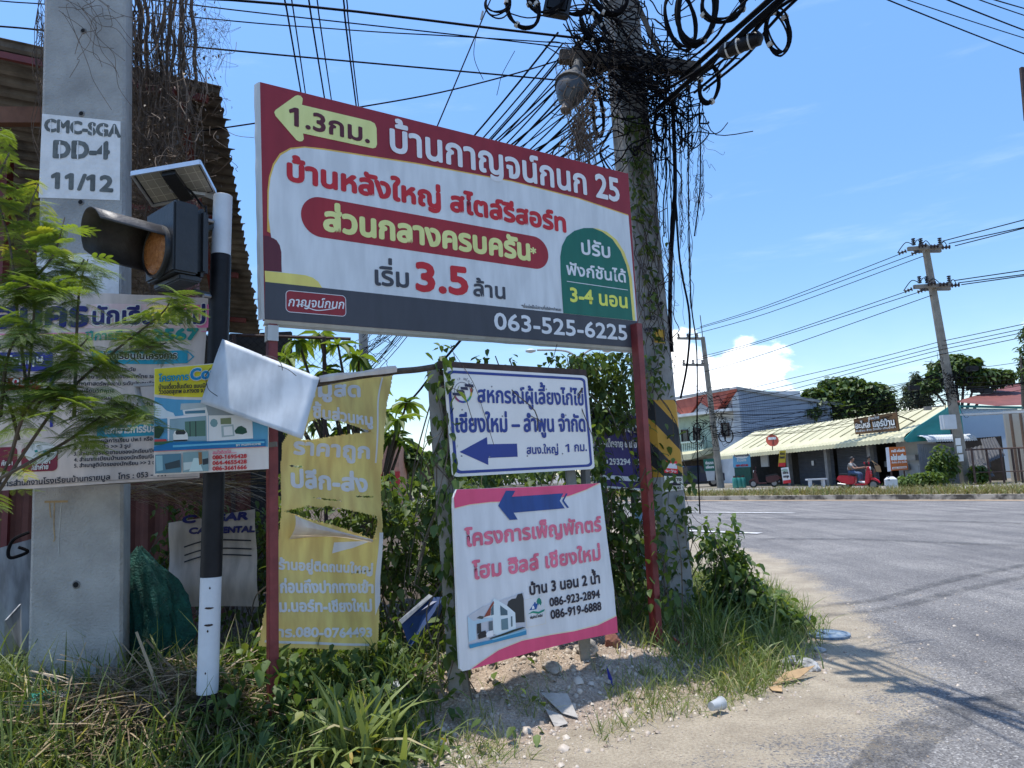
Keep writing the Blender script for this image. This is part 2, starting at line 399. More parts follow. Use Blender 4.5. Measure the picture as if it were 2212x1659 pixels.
def ribbon(parent, pl, pts, wd, m, off, name='line', px=True, k=6):
    q = catmull([pl.hit(*p) if px else p for p in pts], k); mb = MB(); vs = []
    for i in range(len(q)):
        d = q[min(i + 1, len(q) - 1)] - q[max(i - 1, 0)]; d = d / (np.linalg.norm(d) + 1e-9); nn = np.array([-d[1], d[0]]) * wd / 2
        vs += [pl.at(*(q[i] + nn), off), pl.at(*(q[i] - nn), off)]
    mb.add(vs, [(2 * i, 2 * i + 1, 2 * i + 3, 2 * i + 2) for i in range(len(q) - 1)]); return mb.build(name, m, parent)
def sagged(a, b, sag, k=14, wob=0.):
    a, b = np.array(a, float), np.array(b, float); out = []
    for i in range(k + 1):
        t = i / k; p = a + (b - a) * t; p[2] -= 4 * sag * t * (1 - t)
        if wob and 0 < i < k: p = p + RNG.normal(0, wob, 3)
        out.append(p)
    return out
# ------------------------------------------------------------------ ground
def vnoise(x, y, seed=0):
    xi, yi = np.floor(x).astype(np.int64), np.floor(y).astype(np.int64); xf, yf = x - xi, y - yi
    def h(a, b):
        n = (a * 374761393 + b * 668265263 + seed * 974634777) & 0x7fffffff; n = ((n ^ (n >> 13)) * 1274126177) & 0x7fffffff
        return ((n ^ (n >> 16)) & 0xffff) / 65535.
    u, v = xf * xf * (3 - 2 * xf), yf * yf * (3 - 2 * yf)
    return (h(xi, yi) * (1 - u) + h(xi + 1, yi) * u) * (1 - v) + (h(xi, yi + 1) * (1 - u) + h(xi + 1, yi + 1) * u) * v
def fbm(x, y, o=4, seed=0):
    r, a, t = 0., 1., 0.
    for i in range(o): r = r + a * vnoise(x * 2 ** i, y * 2 ** i, seed + i); t += a; a *= .55
    return r / t
EDGE = np.array([(-60, 2.2), (-9, 3.0), (-3, 4.0), (-1.17, 4.3), (-.1, 4.45), (.32, 4.8), (.88, 5.12), (1.52, 5.4), (2.06, 6.0), (2.72, 7.2), (3.15, 9.3), (3.5, 11.7), (3.8, 14.1), (3.6, 17), (2.2, 22), (-1, 31), (-6, 44), (-20, 80), (-90, 250)])
def edge_d(x, y):
    """signed distance to the verge edge, positive inside the verge"""
    x, y = np.asarray(x, float), np.asarray(y, float); best = np.full(x.shape, 1e9); sg = np.ones(x.shape)
    for (ax, ay), (bx, by) in zip(EDGE[:-1], EDGE[1:]):
        dx, dy = bx - ax, by - ay; t = np.clip(((x - ax) * dx + (y - ay) * dy) / (dx * dx + dy * dy), 0, 1)
        d = np.hypot(x - ax - t * dx, y - ay - t * dy); c = dx * (y - ay) - dy * (x - ax)
        m = d < best - 1e-6; best = np.where(m, d, best); sg = np.where(m, np.sign(c), sg)
    return best * sg
def smooth(t, a, b):
    t = np.clip((t - a) / (b - a), 0, 1); return t * t * (3 - 2 * t)
def Hf(x, y):
    x, y = np.asarray(x, float), np.asarray(y, float); d = edge_d(x, y)
    z = .24 * smooth(d, .05, 1.3) * (1 - .3 * smooth(d, 3, 8))
    near = smooth(d, .1, .7) * np.exp(-((x - .1) / 1.2) ** 2 - ((y - 5.1) / .7) ** 2)      # the tipped heap of dirt under the pink board
    z = z + near * (.025 + .28 * fbm(x * 2.6, y * 2.6, 5, 3) ** 1.4) + smooth(d, .05, .5) * (.10 * (fbm(x * 3.2, y * 3.2, 4, 8) - .5) + .05 * (fbm(x * 14, y * 14, 3, 5) - .5))
    z = z + (1 - smooth(d, -.2, .2)) * .010 * (fbm(x * 1.3, y * 1.3, 3, 2) - .5)
    return z * np.where(y > 40, 0.3, 1.)
def axis(a, b, s, far0, far1, g=1.28):
    c = list(np.arange(a, b + 1e-6, s)); st = s; p = c[-1]
    while p < far1: st *= g; p += st; c.append(min(p, far1))
    st = s; p = c[0]; pre = []
    while p > far0: st *= g; p -= st; pre.append(max(p, far0))
    return np.array(pre[::-1] + c)
gx = axis(-3.6, 4.2, .045, -900, 900); gy = axis(3.6, 8.2, .045, -40, 1500)
GX, GY = np.meshgrid(gx, gy); gz = Hf(GX.ravel(), GY.ravel())
gd = edge_d(GX.ravel(), GY.ravel())
gv = np.stack([GX.ravel(), GY.ravel(), gz], 1); nx, ny = len(gx), len(gy)
ii = (np.arange(ny - 1)[:, None] * nx + np.arange(nx - 1)[None]).ravel()
gf = np.stack([ii, ii + 1, ii + nx + 1, ii + nx], 1)
gm = bpy.data.materials.new('ground_mat'); gm.use_nodes = True; t_ = gm.node_tree; gb = t_.nodes['Principled BSDF']; gb.inputs['Roughness'].default_value = .9
gb.inputs['Specular IOR Level'].default_value = .25
def gn(kind, **k):
    n = t_.nodes.new(kind)
    for a, b in k.items(): setattr(n, a, b)
    return n
gco = gn('ShaderNodeTexCoord')
def gnoise(sc, det=8, rough=.6, stretch=None):
    n = gn('ShaderNodeTexNoise'); n.inputs['Scale'].default_value = sc; n.inputs['Detail'].default_value = det; n.inputs['Roughness'].default_value = rough
    if stretch:
        m_ = gn('ShaderNodeMapping'); m_.inputs['Scale'].default_value = stretch[0]; m_.inputs['Rotation'].default_value = (0, 0, stretch[1])
        t_.links.new(gco.outputs['Object'], m_.inputs[0]); t_.links.new(m_.outputs[0], n.inputs['Vector'])
    else: t_.links.new(gco.outputs['Object'], n.inputs['Vector'])
    return n.outputs[0]
def gramp(v, stops):
    r = gn('ShaderNodeValToRGB'); e = r.color_ramp.elements
    while len(e) < len(stops): e.new(.5)
    for q, (p, c) in zip(e, stops): q.position = p; q.color = (*c, 1) if len(c) == 3 else c
    t_.links.new(v, r.inputs[0]); return r.outputs[0]
def gmix(f, a, b, mode='MIX'):
    n = gn('ShaderNodeMixRGB', blend_type=mode)
    for i, q in enumerate((f, a, b)):
        if isinstance(q, (int, float)): n.inputs[i].default_value = q
        elif isinstance(q, tuple): n.inputs[i].default_value = (*q, 1)
        else: t_.links.new(q, n.inputs[i])
    return n.outputs[0]
vor = gn('ShaderNodeTexVoronoi'); vor.inputs['Scale'].default_value = 92; t_.links.new(gco.outputs['Object'], vor.inputs['Vector'])
agg = gramp(vor.outputs['Color'], [(.1, (.11, .105, .102)), (.45, (.195, .187, .178)), (.78, (.275, .264, .25)), (.96, (.48, .465, .43))])
patch = gramp(gnoise(.55, 6), [(.3, (.72, .72, .74)), (.7, (1.18, 1.17, 1.15))])
trk = gramp(gnoise(1.0, 5, .5, ((2.6, .16, 1), math.radians(-24))), [(.34, (.80, .80, .82)), (.62, (1.1, 1.09, 1.08))])
asph = gmix(1., gmix(1., agg, patch, 'MULTIPLY'), trk, 'MULTIPLY')
sandc = gmix(1., gramp(gnoise(52, 10, .78), [(.3, (.16, .13, .095)), (.45, (.36, .305, .23)), (.58, (.45, .39, .30)), (.76, (.64, .58, .48))]), gramp(gnoise(2.6, 9, .7), [(.3, (.70, .68, .65)), (.7, (1.14, 1.13, 1.1))]), 'MULTIPLY')
dirt = gmix(1., gramp(gnoise(60, 10, .72), [(.28, (.20, .15, .11)), (.5, (.42, .335, .26)), (.72, (.60, .51, .42))]), gramp(gnoise(5, 8), [(.3, (.68, .66, .64)), (.66, (1.12, 1.1, 1.08))]), 'MULTIPLY')
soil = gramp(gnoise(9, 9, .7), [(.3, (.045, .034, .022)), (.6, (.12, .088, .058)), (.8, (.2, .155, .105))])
va = gn('ShaderNodeAttribute', attribute_name='sand'); vb = gn('ShaderNodeAttribute', attribute_name='verge'); vc = gn('ShaderNodeAttribute', attribute_name='dark_soil')
def gmath(op, a, b):
    n = gn('ShaderNodeMath', operation=op)
    for i, q in enumerate((a, b)):
        if isinstance(q, (int, float)): n.inputs[i].default_value = q
        else: t_.links.new(q, n.inputs[i])
    return n.outputs[0]
def gmr(v, a, b):
    n = gn('ShaderNodeMapRange'); t_.links.new(v, n.inputs[0]); n.inputs[1].default_value = a; n.inputs[2].default_value = b; return n.outputs[0]
sf = gmr(gmath('ADD', va.outputs['Fac'], gmath('ADD', gmath('MULTIPLY', gmath('SUBTRACT', gnoise(2.2, 10, .72), .5), 1.5), gmath('MULTIPLY', gmath('SUBTRACT', gnoise(44, 5), .5), 1.9))), .40, .60)
c1 = gmix(sf, asph, sandc)
c2 = gmix(gmr(gmath('ADD', vb.outputs['Fac'], gmath('MULTIPLY', gmath('SUBTRACT', gnoise(7, 6), .5), .5)), .3, .7), c1, dirt)
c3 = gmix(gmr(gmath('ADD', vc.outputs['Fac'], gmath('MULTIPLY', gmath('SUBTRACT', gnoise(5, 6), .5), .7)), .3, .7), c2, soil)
t_.links.new(c3, gb.inputs['Base Color'])
bpn = gn('ShaderNodeBump'); bpn.inputs['Strength'].default_value = .8; bpn.inputs['Distance'].default_value = .012
t_.links.new(gmath('ADD', vor.outputs['Distance'], gmath('MULTIPLY', gnoise(60, 8, .7), 1.6)), bpn.inputs['Height']); t_.links.new(bpn.outputs[0], gb.inputs['Normal'])
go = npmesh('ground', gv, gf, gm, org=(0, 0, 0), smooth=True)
X_, Y_ = GX.ravel(), GY.ravel(); out = -gd
wid = np.interp(Y_, [0, 4, 5.5, 7, 9, 12, 15, 20, 30], [1.6, 1.6, 1.25, .9, 1.0, 1.2, .9, .8, .6])
att = {'sand': np.where(gd > 0, 1, 1 - smooth(out / wid, .15, 1.25)), 'verge': smooth(gd, -.12, .25),
       'dark_soil': np.maximum(smooth(gd, 1.15, 1.9), smooth(gd, .1, .5) * smooth(-X_, .55, 1.1))}  # dark brown soil under the plants of the bank
att['verge'] = np.where(Y_ > 9, 0, att['verge']); att['dark_soil'] = np.where(Y_ > 60, 1 - smooth(-gd, 0, .5) , att['dark_soil'])
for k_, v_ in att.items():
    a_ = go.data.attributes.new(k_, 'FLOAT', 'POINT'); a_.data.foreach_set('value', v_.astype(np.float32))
tag(go, 'sun bleached asphalt road with sandy shoulder and a low dirt verge', 'ground', kind='structure')
# far side of the road: kerb, verge, service road
KL = [np.array(p, float) for p in ((30, 8.5), (23.5, 17.6), (17.64, 25.58), (13.6, 31.2), (9.13, 36.73), (2.5, 45), (-8, 60), (-30, 96))]
def offs(line, d, z):
    r = []
    for i, p in enumerate(line):
        t = line[min(i + 1, len(line) - 1)] - line[max(i - 1, 0)]; t = t / np.linalg.norm(t); n = np.array([t[1], -t[0]])   # to the far right side
        r.append(np.array([p[0] + n[0] * d, p[1] + n[1] * d, z]))
    return r
def strip(name, line, d0, d1, z0, z1, m, label, cat):
    a, b = offs(line, d0, z0), offs(line, d1, z1); mb = MB(); k = len(a)
    mb.add(a + b, [(i, i + 1, k + i + 1, k + i) for i in range(k - 1)])
    return tag(mb.build(name, m, org=(0, 0, 0)), label, cat, kind='structure')
kerbm = mat('kerb_concrete', (.22, .2, .17), .9, .75, 1.3, .5, 20, col2=(.36, .33, .28), thr=(.42, .56))
mb = MB(); a, b, c, d = offs(KL, 0, -.02), offs(KL, .02, .20), offs(KL, .26, .20), offs(KL, .28, -.02); k = len(a)
mb.add(a + b + c + d, [(i, i + 1, k + i + 1, k + i) for i in range(k - 1)] + [(k + i, k + i + 1, 2 * k + i + 1, 2 * k + i) for i in range(k - 1)] + [(2 * k + i, 2 * k + i + 1, 3 * k + i + 1, 3 * k + i) for i in range(k - 1)])
tag(mb.build('kerb', kerbm, org=(0, 0, 0)), 'stained concrete kerb along the far side of the road', 'kerb', kind='structure')
vergem = mat('verge_soil', (.19, .15, .085), 1, .35, 1.2, .4, 9, col2=(.33, .27, .16))
strip('verge', KL, .28, 5.2, .17, .20, vergem, 'dry grassy strip behind the far kerb', 'verge')
strip('service_road', KL, 5.15, 11, .196, .205, mat('service_concrete', (.30, .275, .24), .9, .25, .7, .2), 'pale concrete service road in front of the shops', 'road')
strip('yard_ground', KL, 10.9, 90, .20, .22, mat('yard_soil', (.2, .175, .13), 1, .3, .4), 'earth yard under and behind the shops', 'ground')
ylm = mat('edge_paint', (.40, .27, .16), .8, .35, 3, col2=(.50, .38, .25))
strip('gutter', KL, -.75, -.02, .016, .012, ylm, 'pale orange gutter strip with faded edge line beside the far kerb', 'gutter')
lm = mat('lane_paint', (.55, .54, .52), .8, .4, 9)
for i, (p, q) in enumerate((((1480, 1107), (1715, 1109.5)), ((1440, 1146), (1642, 1153.5)))):
    a, b = G(*p), G(*q); mb = MB(); t = (b - a) / np.linalg.norm(b - a); n = np.array([-t[1], t[0], 0]) * .13
    mb.quad(a - n + (0, 0, .02), b - n + (0, 0, .02), b + n + (0, 0, .02), a + n + (0, 0, .02))
    tag(mb.build('lane_line', lm, org=(0, 0, 0)), ('farther', 'nearer')[i] + ' of the two faded white lane lines on the road', 'road marking', kind='structure')
# dark tyre marks sweeping out of the side street
tm = bpy.data.materials.new('tyre_rubber'); tm.use_nodes = True; q_ = tm.node_tree; pb_ = q_.nodes['Principled BSDF']; pb_.inputs['Base Color'].default_value = (.05, .05, .052, 1); pb_.inputs['Roughness'].default_value = .9
tr_ = q_.nodes.new('ShaderNodeBsdfTransparent'); ms_ = q_.nodes.new('ShaderNodeMixShader'); no_ = q_.nodes.new('ShaderNodeTexNoise'); no_.inputs['Scale'].default_value = 5; no_.inputs['Detail'].default_value = 10; no_.inputs['Roughness'].default_value = .75
co_ = q_.nodes.new('ShaderNodeTexCoord'); q_.links.new(co_.outputs['Object'], no_.inputs['Vector']); mr_ = q_.nodes.new('ShaderNodeMapRange'); q_.links.new(no_.outputs[0], mr_.inputs[0])
for i_, v_ in enumerate((.38, .72, 0., .62)): mr_.inputs[i_ + 1].default_value = v_
q_.links.new(mr_.outputs[0], ms_.inputs[0]); q_.links.new(tr_.outputs[0], ms_.inputs[1]); q_.links.new(pb_.outputs[0], ms_.inputs[2]); q_.links.new(ms_.outputs[0], q_.nodes['Material Output'].inputs[0])
for lab, pts, wd in (('upper of the two curved tyre marks sweeping over the sandy corner', [(1690, 1322), (1760, 1312), (1900, 1296), (2000, 1268), (2120, 1240), (2300, 1205)], .16), ('lower of the two curved tyre marks sweeping over the sandy corner', [(1700, 1340), (1800, 1330), (1940, 1312), (2050, 1282), (2200, 1250), (2350, 1222)], .16), ('long straight dark tyre mark in the far lane', [(1560, 1120), (1800, 1122), (2100, 1128), (2300, 1135)], .35), ('faint tyre mark in the near lane', [(1640, 1165), (1850, 1166), (2212, 1180)], .3), ('dark oily streak down the lower right of the side street', [(1880, 1700), (1960, 1600), (2080, 1540), (2250, 1500)], .30)):
    c_ = catmull([G(x, y)[:2] for x, y in pts], 8); vs_ = []
    for i in range(len(c_)):
        d_ = c_[min(i + 1, len(c_) - 1)] - c_[max(i - 1, 0)]; d_ /= np.linalg.norm(d_); n_ = np.array([-d_[1], d_[0]]) * wd / 2
        for p in (c_[i] + n_, c_[i] - n_): vs_.append((p[0], p[1], float(Hf(p[0], p[1])) + .012))
    mb = MB(); mb.add(vs_, [(2 * i, 2 * i + 1, 2 * i + 3, 2 * i + 2) for i in range(len(c_) - 1)]); tag(mb.build('tyre_mark', tm, org=(0, 0, 0)), lab, 'road marking', kind='structure')
# ------------------------------------------------------------------ the big billboard
WHITE = sh(164, 188, 206, .78)
vW = vinyl('white_vinyl', WHITE, .10); vRed = vinyl('red_vinyl', sh(112, 38, 50), .08); vPill = vinyl('pill_red_vinyl', sh(122, 38, 50), .08)
vDark = vinyl('slate_vinyl', sh(52, 60, 72), .05); vGrn = vinyl('green_vinyl', sh(22, 92, 84), .06); vYel = vinyl('yellow_vinyl', sh(180, 184, 108), .08)
vLime = vinyl('lime_vinyl', sh(186, 208, 142), .1); vMar = vinyl('maroon_vinyl', sh(72, 34, 48), .05); vBrown = vinyl('brown_ink', sh(66, 30, 40), 0)
vTxtW = vinyl('white_ink', sh(182, 204, 222, .78), .1); vTxtR = vinyl('red_ink', sh(148, 36, 46), .05); vGold = vinyl('gold_ink', sh(176, 160, 84), .05); vYt = vinyl('yellow_ink', sh(214, 204, 92), .05)
redpaint = mat('red_oxide_paint', (.19, .024, .026), .5, .28, 5, .15, 30, col2=(.26, .045, .042))
d0 = P(562, 178, 4.6); d1 = P(571, 690, 4.6)
def plane_px(px, Y, vp, lean=None):
    o = P(px[0], px[1], Y); r = ray(*vp); u = np.array([r[0], r[1], 0]); return Plane(o, u / np.linalg.norm(u), lean if lean is not None else (0, 0, 1))
BP = plane_px((571, 690), 4.6, (3628, 933))
base = BP.at(0, 0) * np.array([1, 1, 0]) + np.array([0, 0, .1])
bb = thing('billboard', 'large white and dark red housing project billboard with a lime arrow on red steel posts', 'billboard', base)
cor = [BP.hit(*p) for p in ((561.5, 177), (571.5, 690), (1381.5, 752), (1357, 375))]
mb = MB(); mb.prism([BP.at(a, b, 0) for a, b in cor], -BP.N * .05); panel = mb.build('panel', vRed, bb)
mb = MB(); e = [BP.at(a, b, 0) for a, b in cor]            # the white vinyl wrapped round the sheet edge and fraying
o = BP.N * -.056
for p, q, dv in ((e[0], e[1], -BP.U * .028), (e[1], e[2], -BP.V * .035), (e[3], e[0], BP.V * .006)):
    k = 22; vs = []
    for i in range(k + 1):
        t = i / k; s = p + (q - p) * t; j = .92 + .16 * RNG.random(); vs += [s + BP.N * .001 + (BP.U if dv is not None and abs(dv @ BP.U) > 0 else 0) * 0, s + dv * j * .6 - BP.N * .02, s + dv * j - BP.N * .055]
    mb.add(vs, [(3 * i + a, 3 * i + a + 1, 3 * i + a + 4, 3 * i + a + 3) for i in range(k) for a in (0, 1)])
mb.build('vinyl_wrap', vinyl('wrap_white', (.62, .64, .62), .2), bb)
# white field with rounded top left corner and a gold outline
wf = [(580, 470), (580.5, 415), (584, 385), (592, 358), (606, 336), (628, 323), (658, 319.5), (700, 324.5), (900, 355), (1106, 393), (1250, 430), (1357, 466.5), (1376, 694), (1106, 667), (900, 645), (690, 621), (572.5, 609), (571.5, 585), (608, 588), (607.5, 545), (604, 530), (597, 519), (585.5, 513)]
gold = [(577, 500), (577.5, 412), (581, 382), (589.5, 354), (604, 332), (627, 319.5), (658, 316.5), (700, 321), (900, 352), (1106, 390.5), (1250, 427.5), (1357, 464), (1357.5, 474), (1100, 410), (650, 350), (600, 420), (600, 513)]
shape(panel, BP, gold, vGold, .002, 'gold_outline'); shape(panel, BP, wf, vW, .0035, 'white_field')
mb = MB(); mb.ngon([BP.at(*BP.hit(*p), .005) for p in ((569.5, 509), (580, 511), (592, 516), (601, 526), (606.5, 541), (608.3, 588), (571.5, 585))]); mb.build('maroon_arch', vMar, panel)
mb = MB(); mb.ngon([BP.at(*BP.hit(*p), .005) for p in ((571.5, 585.3), (640, 592.5), (660, 595), (675, 600), (687, 609), (695.5, 622), (572.5, 609))]); mb.build('yellow_arch', vYel, panel)
shape(panel, BP, [(572.5, 609), (1376, 694), (1381.3, 752), (571.5, 690)], vDark, .005, 'slate_band')
# lime arrow
arr = [(592, 243), (595, 238), (637, 208), (643, 206), (649, 207.5), (653.5, 213), (653.5, 217), (651.8, 227), (800, 262), (809, 267), (813, 277), (814, 312), (811.5, 319), (805, 321), (654.3, 288.6), (656, 301), (652.5, 305.5), (646, 306), (640, 303), (595, 251)]
shape(panel, BP, arr, vLime, .004, 'arrow')
text(panel, BP, '1.3กม.', (626, 269.5), (797, 309), 30, vBrown, .055)
text(panel, BP, 'บ้านกาญจน์กนก 25', (844, 326), (1337, 436), 46, vTxtW, .05)
text(panel, BP, 'บ้านหลังใหญ่ สไตล์รีสอร์ท', (622, 389), (1221, 501), 35, vTxtR, .085)
u0, v0, u1, v1 = box_px(BP, (650, 507.5), (1182, 517)); v1 = BP.hit(900, 464)[1]; v0 = BP.hit(900, 542.5)[1]
pl_ = rrect(u0, v0, u1, v1, (v1 - v0) * .498, 10)
t0, t1 = BP.hit(683, 425), BP.hit(1148, 510); b0, b1 = BP.hit(693, 513), BP.hit(1163, 582)
def warp_pill(a, b):      # the printed pill is straight; its box is squared to the four corners seen
    s = (a - u0) / (u1 - u0); t = (b - v0) / (v1 - v0); top = t0[1] + (t1[1] - t0[1]) * (a - t0[0]) / (t1[0] - t0[0]); bot = b0[1] + (b1[1] - b0[1]) * (a - b0[0]) / (b1[0] - b0[0])
    return a, bot + (top - bot) * t
mb = MB(); mb.ngon([BP.at(*warp_pill(a, b), .005) for a, b in pl_]); mb.build('red_pill', vPill, panel)
text(panel, BP, 'ส่วนกลางครบครัน', (700.5, 496.5), (1143, 562), 38, vLime, .085, .0075)
text(panel, BP, '*', (1146, 556), (1157, 557.5), 20, vLime, .05, .0075)
text(panel, BP, 'เริ่ม', (810.5, 615), (882, 621), 31, vDark, .05)
text(panel, BP, '3.5', (900.5, 626), (1009, 636), 58, vTxtR, .06)
text(panel, BP, 'ล้าน', (1023, 638.5), (1090.5, 646), 25, vDark, .05)
text(panel, BP, '*เงื่อนไขเป็นไปตามที่บริษัทฯกำหนด', (1126, 664.5), (1211, 672.5), 5, vDark, .03)
lg = box_px(BP, (616.5, 675), (746.5, 642)); lg = (lg[0], BP.hit(680, 679.5)[1], lg[2], BP.hit(680, 633)[1])
mb = MB(); mb.ngon([BP.at(a, b, .0065) for a, b in rrect(*lg, .03)]); mb.build('logo_box', vRed, panel)
ring(panel, BP, rrect(*lg, .03), rrect(lg[0] + .004, lg[1] + .004, lg[2] - .004, lg[3] - .004, .026), vTxtW, .008, 'logo_border')
text(panel, BP, 'กาญจน์กนก', (622, 661.5), (741, 667.5), 15, vTxtW, .03, .008, ital=.18)
ribbon(panel, BP, [(644, 664), (641, 660), (652, 658.5), (672, 668), (690, 671), (722, 667)], .006, vTxtW, .008, 'logo_flourish')
gr = [(1216, 676.8), (1213.5, 640), (1210.5, 590), (1209.5, 555), (1213, 532), (1223, 512), (1240, 499), (1260, 493), (1280, 493)]
gol = gr[:1] + gr[7:] + [(1290, 494), (1310, 501), (1331, 518), (1348, 545), (1359, 577), (1364, 600), (1372, 693)]
gre = gr + [(1300, 501), (1322, 517), (1340, 543), (1352, 573), (1358, 600), (1366, 692.5)]
mb = MB(); mb.ngon([BP.at(*BP.hit(*p), .0045) for p in gol]); mb.build('gold_arch', vYel, panel)
mb = MB(); mb.ngon([BP.at(*BP.hit(*p), .006) for p in gre]); mb.build('green_arch', vGrn, panel)
text(panel, BP, 'ปรับ', (1256, 548.5), (1317, 557.5), 23, vTxtW, .05, .0075)
text(panel, BP, 'ฟังก์ชันได้', (1223.5, 593), (1351, 610.5), 19, vTxtW, .05, .0075)
ribbon(panel, BP, [(1223.5, 608), (1355, 627)], .006, vTxtW, .0075, 'rule')
text(panel, BP, '3-4 นอน', (1232, 651), (1354, 665.5), 23, vYt, .06, .0075)
text(panel, BP, '063-525-6225', (1068, 711), (1353.5, 735), 35, vTxtW, .035, .0075)
# posts and rails behind
for nm, px_t, px_b, Y, wd in (('post', (587, 640), (589, 1500), 4.68, .075), ('post', (1374, 700), (1421, 1420), 6.24, .085)):
    a, b = P(*px_t, Y), P(*px_b, Y); b = a + (b - a) * ((a[2] - .0) / (a[2] - b[2])); mb = MB(); mb.slab(b, a, wd, wd * .8, BP.U); mb.build('post', redpaint, bb, bevel=.004)
a = P(587, 705, 4.672); b = P(586.5, 738, 4.672); mb = MB(); mb.slab(b, a, .084, .07, BP.U); mb.build('white_binding', vinyl('wrap_white', (.62, .64, .62), .2), bb)
mb = MB()
for t in (.1, .5, .9):
    for (a, b) in ((cor[0], cor[1]),):
        vv = b[1] + (a[1] - b[1]) * t; mb.slab(BP.at(.03, vv, -.085), BP.at(3.05, vv, -.085), .05, .05)
mb.build('rail', redpaint, bb)
# ------------------------------------------------------------------ cooperative sign: white sheet with blue border
cW = mat('coop_white', sh(166, 184, 196, .82), .35, .05, 4); cB = mat('coop_blue', sh(12, 40, 118, .8), .4, .08, 6); cBolt = mat('bolt_steel', (.3, .3, .3), .4, .1, metal=.8)
CP = plane_px((976.8, 1029.8), 4.93, (3249, 918))
q = [CP.hit(*p) for p in ((957.5, 793), (976.8, 1030.5), (1285, 1013), (1268, 811.5))]
cs = thing('cooperative_sign', 'white metal sign with blue border, blue left arrow and round emblem above the pink board', 'sign', CP.at(.5, -.1))
def bil(Q, s, t): return tuple((np.array(Q[1]) * (1 - s) + np.array(Q[2]) * s) * (1 - t) + (np.array(Q[0]) * (1 - s) + np.array(Q[3]) * s) * t)
def brr(Q, i, r, n=6): return [bil(Q, a, b) for a, b in rrect(i, i * 1.45, 1 - i, 1 - i * 1.45, r, n)]
mb = MB(); mb.prism([CP.at(a, b) for a, b in brr(q, 0, .035)], -CP.N * .004); cpn = mb.build('panel', cW, cs)
ring(cpn, CP, brr(q, .018, .04), brr(q, .036, .03), cB, .002)
text(cpn, CP, 'สหกรณ์ผู้เลี้ยงไก่ไข่', (1032.4, 868.7), (1260, 875), 26, cB, .05, .003)
text(cpn, CP, 'เชียงใหม่ – ลำพูน จำกัด', (985.6, 933), (1264, 931.4), 29, cB, .055, .003)
text(cpn, CP, 'สนง.ใหญ่', (1138, 980.6), (1205.4, 978.7), 13.5, cB, .05, .003)
text(cpn, CP, '1', (1222, 976.6), (1229.5, 976.3), 17, cB, .03, .003); text(cpn, CP, 'กม.', (1241, 975), (1267, 973.8), 14, cB, .05, .003)
shape(cpn, CP, [(992.4, 976.3), (1051.7, 944), (1052.7, 959.6), (1116.5, 958.4), (1118, 986.6), (1054.3, 989.3), (1054.6, 1004.4)], cB, .002, 'arrow')
ec = CP.hit(998.7, 846); er = abs(CP.hit(1020, 846)[0] - ec[0])
def arc(c, r0, r1, a0, a1, n=14): return [(c[0] + r1 * math.cos(math.radians(a0 + (a1 - a0) * i / n)), c[1] + r1 * math.sin(math.radians(a0 + (a1 - a0) * i / n))) for i in range(n + 1)] + [(c[0] + r0 * math.cos(math.radians(a1 + (a0 - a1) * i / n)), c[1] + r0 * math.sin(math.radians(a1 + (a0 - a1) * i / n))) for i in range(n + 1)]
eN = mat('emblem_ink', (.012, .012, .055), .4, 0)
for a0, a1, c in ((205, 245, (.25, .02, .12)), (245, 275, (.05, .04, .3)), (275, 310, (.02, .15, .35)), (310, 335, (.05, .3, .08)), (335, 358, (.5, .4, .03)), (358, 380, (.5, .08, .03))):
    shape(cpn, CP, arc(ec, er * .80, er * .98, a0, a1, 6), mat('emblem_%d' % a0, c, .4, 0), .003, 'emblem_arc', px=False)
shape(cpn, CP, arc(ec, er * .78, er * .82, 20, 205, 16), eN, .003, 'emblem_arc', px=False)
for i in range(4):
    x0 = ec[0] - er * (.98 - .42 * i); y0 = ec[1] - er * (.34 - .26 * i); wd = er * (.9 if i in (0, 3) else .72)
    shape(cpn, CP, [(x0, y0), (x0 + wd, y0 - .004), (x0 + wd - .006, y0 + er * .22), (x0 - .004, y0 + er * .22)], eN, .0035, 'emblem_step', px=False)
for k_, ch in enumerate('สหกรณ์ผู้เลี้ยงไก่ไข่เชียงใหม่'[:20]):
    if ch in MARK: continue
    a = math.radians(190 - k_ * 8.2); v_, f_ = glyph(ch)[0], glyph(ch)[1]; s_ = .026; rr = er * 1.03
    if len(v_):
        X = [CP.at(ec[0] + rr * math.cos(a) + s_ * (p[0] * math.sin(a) + p[1] * math.cos(a)), ec[1] + rr * math.sin(a) + s_ * (-p[0] * math.cos(a) + p[1] * math.sin(a)), .003) for p in v_]
        npmesh('emblem_letter', np.array(X), f_, eN, cpn)
for p in ((1062, 835), (1126, 838), (1180, 841), (998, 885), (1256, 844), (997, 985), (1057, 987), (1139, 985), (1215, 980), (1085, 899), (1222, 897)):
    mb = MB(); mb.lathe([(.006, 0), (.006, .003), (.003, .005)], CP.at(*CP.hit(*p)), 8, np.array([CP.U, CP.V, CP.N]).T); mb.build('bolt', cBolt, cpn)
rust = mat('rusty_steel', (.06, .035, .028), .8, .4, 8, .3)
mb = MB(); mb.slab(CP.at(q[0][0] - .02, q[0][1] + .02, -.03), CP.at(q[3][0] + .01, q[3][1] + .025, -.03), .03, .05); mb.build('top_bar', rust, cs)
mb = MB(); mb.slab(CP.at(q[2][0] - .08, -1.1, -.04), CP.at(q[3][0] - .03, q[3][1], -.04), .06, .05, CP.U); mb.build('post', mat('grey_wood', (.16, .145, .125), .9, .3, 3, .4, 20), cs)
